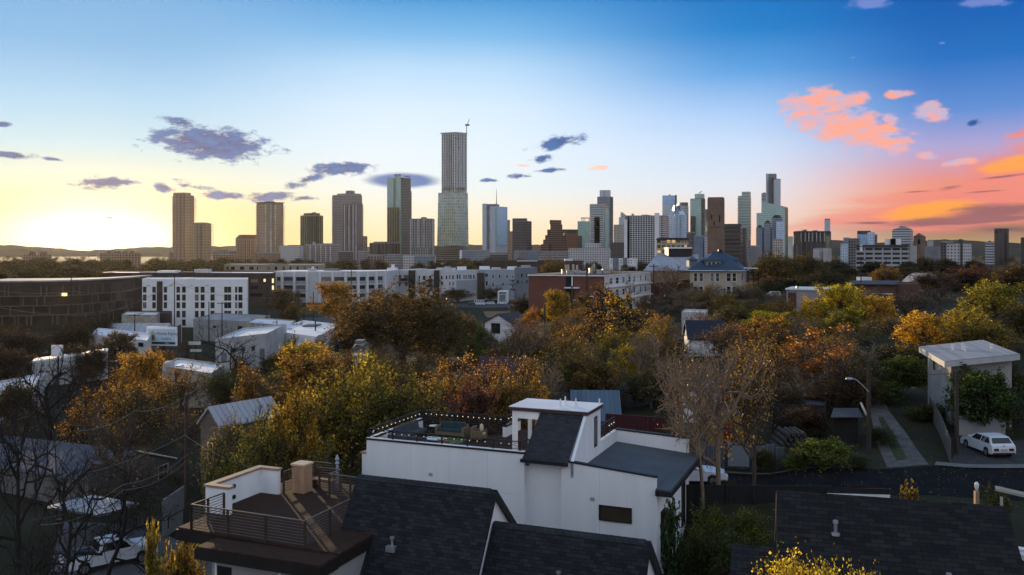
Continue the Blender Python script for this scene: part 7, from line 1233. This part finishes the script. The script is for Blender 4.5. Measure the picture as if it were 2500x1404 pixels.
# the woods: many trees nobody could tell apart
rr = random.Random(21)
for i in range(80):
    px = rr.uniform(1850, 2560); Y = rr.uniform(290, 640); top = 690-(Y-290)*.16+rr.uniform(-9, 9); s = rr.uniform(.7, 1.3)
    if 1900 < px < 2250 and Y < 330: continue
    tree(rr.choice(('far', 'far2', 'oak')), px, top, rr.uniform(55, 100)*300/Y+18, Y, tuple(c*s for c in rr.choice(((.04, .038, .016), (.05, .04, .018), (.06, .036, .022), (.035, .035, .015)))), 'dark tree of the wood below the right-hand skyline', 'dark trees of the right-hand wood')
for i in range(70):
    px = rr.uniform(-60, 620); Y = rr.uniform(520, 1150); top = 662-(Y-520)*.045+rr.uniform(-5, 4)
    tree(rr.choice(('far', 'far2')), px, top, rr.uniform(60, 110)*500/Y+16, Y, (.05, .045, .02), 'hazy tree of the wood below the setting sun', 'hazy trees below the sun')
for i in range(46):
    px = rr.uniform(620, 1850); Y = rr.uniform(640, 1150)
    tree(rr.choice(('far', 'far2')), px, 648-(Y-640)*.025+rr.uniform(-5, 3), rr.uniform(40, 80)*600/Y+10, Y, (.05, .045, .022), 'small dark tree at the feet of the downtown towers', 'trees at the feet of the towers')
for i in range(60):
    px = rr.uniform(-40, 760); Y = rr.uniform(75, 210)
    if 60 < px < 290 and Y < 152: continue
    tree(rr.choice(('twig2', 'sparse2', 'shrub')), px, 612+(CZ-gpx(px, Y)-rr.uniform(1.8, 4))*F/Y, rr.uniform(3, 6)*F/Y, Y, rr.choice((BRN, (.07, .055, .025), (.12, .08, .03))), 'low scrubby undergrowth bush on the left-hand slope', 'undergrowth bushes on the left slope', 'shrub', cat='shrub')
for i in range(150):
    px = rr.uniform(640, 2120); Y = rr.uniform(80, 215)
    if 1125 < px < 1290: continue
    if 1650 < px < 1780 and Y < 135: continue
    if 840 < px < 910 and Y < 112: continue
    tree(rr.choice(('sparse2', 'twig2', 'round2', 'sparse', 'twig')), px, 612+(CZ-gpx(px, Y)-rr.uniform(3, 7))*F/Y, rr.uniform(5, 9)*F/Y, Y, rr.choice((OLIVE, BRN, (.15, .1, .03), (.1, .075, .03), GOLD, (.2, .14, .03))), 'low autumn bush filling gaps between the central trees', 'undergrowth bushes between the central trees', 'shrub', cat='shrub')
def far_wood():
    me = ARCH['far'][1]; n = len(me.vertices); a = np.empty(n*3, dtype=np.float32); me.vertices.foreach_get('co', a); a = a.reshape(-1, 4, 3)[::9]; rg = np.random.default_rng(3); V = []
    for i in range(720):
        Y = math.exp(rg.uniform(math.log(1150), math.log(3900))); px = rg.uniform(-120, 2620)
        if i >= 420: Y = math.exp(rg.uniform(math.log(170), math.log(1300))); px = rg.uniform(-900, -130) if i % 3 else rg.uniform(2640, 3400)
        x = X(px, Y); k = rg.uniform(9, 16)/10
        V.append(((a*np.array([k*1.6, k*1.6, k*.9])).reshape(-1, 3)+np.array([x, Y, gpx(px, Y)-1])))
    v = np.concatenate(V); o = link('far_wood', rawmesh('far_wood', v, np.arange(len(v)).reshape(-1, 4)), 'leaf'); o.color = (.05, .045, .02, 1); tag(o, 'far-off wood reaching to the hills behind the towers', 'wood', kind='stuff')
far_wood()
mat('leaf_litter', (.16, .09, .035), .9, .5, 6)
def litter():
    rg = np.random.default_rng(8); n = 2400; px = rg.uniform(1500, 2560, n); Y = rg.uniform(50, 84, n); pos = np.array([[X(a, b), b, gz(X(a, b), b)+.07] for a, b in zip(px, Y)]); V, Q = leaves(pos, .07, rg, .15)
    tag(link('fallen_leaves', rawmesh('fallen_leaves', V, Q), 'leaf_litter'), 'fallen brown leaves scattered over the verge and street', 'leaves', kind='stuff')
litter()
# ---------------------------------------------------------------- poles and wires
mat('pole_wood', (.045, .035, .03), .9, .25, 2)
def pole(px, top, bot, Y, label, arm=0, arm_y=None, r=.16):
    x = X(px, Y); b = min(Z(bot, Y), gz(x, Y)); p = thing('utility_pole', label, 'utility pole', (x, Y, b)); MB().tube([(x, Y, b-.3), (x, Y, Z(top, Y))], [r*1.15, r*.8], 8).build('shaft', 'pole_wood', p)
    if arm: 
        z = Z(arm_y or top+8, Y); MB().box(x-arm/2, x+arm/2, Y-.24, Y-.12, z-.08, z+.08).build('crossarm', 'pole_wood', p)
        for k in (-.45, -.2, .2, .45): MB().lathe((x+arm*k, Y-.18, z+.08), [(.05, 0), (.08, .1), (.04, .22)], 6).build('insulator', 'steel', p)
    return p
pole(858, 655, 735, 300, 'utility pole before the ribbon-window office', 3, 664); pole(1433, 641, 760, 205, 'tall utility pole before the brick building', 2.4, 648, .2); pole(1396.5, 698, 790, 185, 'shorter pole against the brick stairwell', 0, None, .18); pole(1596, 645, 748, 205, 'utility pole before the dark brick annex', 2.2, 650); pole(1330, 745, 800, 160, 'short dark pole in front of the rounded gold-olive tree', 0, None, .18); pole(1769, 704, 735, 225, 'short pole at the cream house wall', 1.5, 706, .14)
pole(426, 668, 800, 250, 'tall utility pole in front of the white hotel', 3, 676); pole(174, 666, 790, 262, 'utility pole before the curved office', 0); pole(329, 766, 815, 215, 'utility pole left of the billboard', 3, 770); pole(237, 762, 800, 225, 'utility pole left of the stone building', 3, 766); pole(510, 737, 780, 238, 'left of the slim poles before the hotel right half', 0); pole(542, 737, 785, 236, 'middle slim pole before the hotel right half', 2.5, 741); pole(651, 725, 785, 245, 'slim pole in the lot right of the hotel', 2.5, 729); pole(729, 730, 795, 235, 'slim pole in the lot, second from the hotel', 2.5, 734); pole(770, 780, 830, 175, 'pole before the white garage', 0); pole(676, 782, 812, 215, 'short pole by the beige warehouse', 0); pole(742, 745, 790, 230, 'slim pole near the parked blue car', 0); pole(765, 712, 770, 280, 'slim pole before the golden round tree', 0)
pole(455, 962, 1300, 62, 'dark utility pole left of the timber deck', 0, None, .15); pole(2121, 880, 1110, 66, 'dark street pole carrying the lamp by the alley', 0, None, .17); pole(2336, 905, 1130, 65, 'dark pole in front of the white cube house', 0, None, .15); pole(2102, 628, 760, 240, 'tall pole rising behind the yellow trees on the right', 2.5, 634); pole(2163, 628, 735, 300, 'far pole before the long white school hall', 2, 633)
sl = thing('street_lamp', 'street lamp arm with a pale cobra head by the alley', 'street lamp', P(2120, 958, 66)); MB().tube([P(2121, 957, 65.8), P(2105, 940, 65.7), P(2090, 927, 65.6), P(2078, 923, 65.5)], .04, 6).build('arm', 'steel', sl)
MB().ball(P(2073, 925, 65.5), .26, 12, 8, (1, 1, .42)).build('lamp_head', 'steel', sl, smooth=True)
def wire(label, pts, sag=.6, r=.02, n=14, m='wire_grey'):
    mb = MB(); pts = [P(*p) for p in pts]
    for a, b in zip(pts, pts[1:]): mb.tube([a+(b-a)*(i/n)-Vector((0, 0, sag*4*(i/n)*(1-i/n))) for i in range(n+1)], r, 4)
    tag(mb.build('power_line', m), label, 'power line')
mat('wire_grey', (.2, .16, .12), .35, .2, 2, metal=.7); mat('wire_dark', (.03, .03, .03), .5, .2, 2)
wire('bright cable rising from the bare branches to the dark pole', [(108, 1172, 52), (455, 1060, 62)], .5, .022); wire('cable above the ribbed metal roof, leaving the pole top to the left', [(180, 1052, 70), (330, 1003, 66), (470, 958, 62)], .4, .022); wire('lower cable from the carport to the deck side pole', [(75, 1270, 46), (300, 1183, 54), (460, 1108, 62)], .4, .022); wire('lowest cable over the white pickup to the deck side pole', [(100, 1282, 44), (300, 1196, 54), (458, 1122, 62)], .5, .02); wire('cable slanting down right from the deck side pole', [(448, 1060, 62), (640, 1150, 52)], .3, .018)
wire('thin cables between the right pole and the cube house', [(2121, 898, 66), (2330, 910, 65)], .3, .014, 10, 'wire_dark'); wire('cable crossing the right-hand wood', [(1905, 646, 240), (2102, 634, 240), (2500, 648, 240)], 1.2, .05, 14, 'wire_dark'); wire('cable crossing below the first in the right-hand wood', [(1900, 672, 240), (2163, 664, 240), (2500, 676, 240)], 1.2, .05, 14, 'wire_dark'); wire('long cable before the brick building', [(1165, 700, 205), (1433, 650, 205), (1596, 652, 205), (1850, 652, 205)], 1, .03, 14, 'wire_dark'); wire('lower cable before the brick annex', [(1300, 735, 205), (1596, 703, 205), (1769, 706, 222)], .8, .03, 14, 'wire_dark'); wire('cable before the curved office', [(-30, 705, 262), (174, 711, 262), (350, 701, 250)], 1, .06, 12); wire('second cable before the curved office, sloping up to the hotel', [(-30, 745, 240), (237, 768, 225), (426, 690, 250)], 1, .06, 12)
wire('cable across the lot right of the hotel', [(426, 690, 250), (651, 732, 245), (858, 668, 300)], 1.2, .03, 12, 'wire_dark')
# ---------------------------------------------------------------- haze: a closed box of thin air round everything but the sky
def haze(dens, g, colr):
    m = bpy.data.materials.new('haze_air'); m.use_nodes = True; t = m.node_tree; t.nodes.remove(t.nodes['Principled BSDF'])
    v = t.nodes.new('ShaderNodeVolumePrincipled'); v.inputs['Density'].default_value = dens; v.inputs['Anisotropy'].default_value = g; v.inputs['Color'].default_value = (*colr, 1); t.links.new(v.outputs[0], t.nodes['Material Output'].inputs['Volume']); MATS['haze_air'] = m
    o = MB().box(-5800, 5800, -5800, 5800, -60, 340).build('haze', 'haze_air', origin=(0, 0, -60)); tag(o, kind='stuff'); return o
haze(.000011, .6, (1, .93, .84))
W.cycles.sampling_method = 'MANUAL'; W.cycles.sample_map_resolution = 512
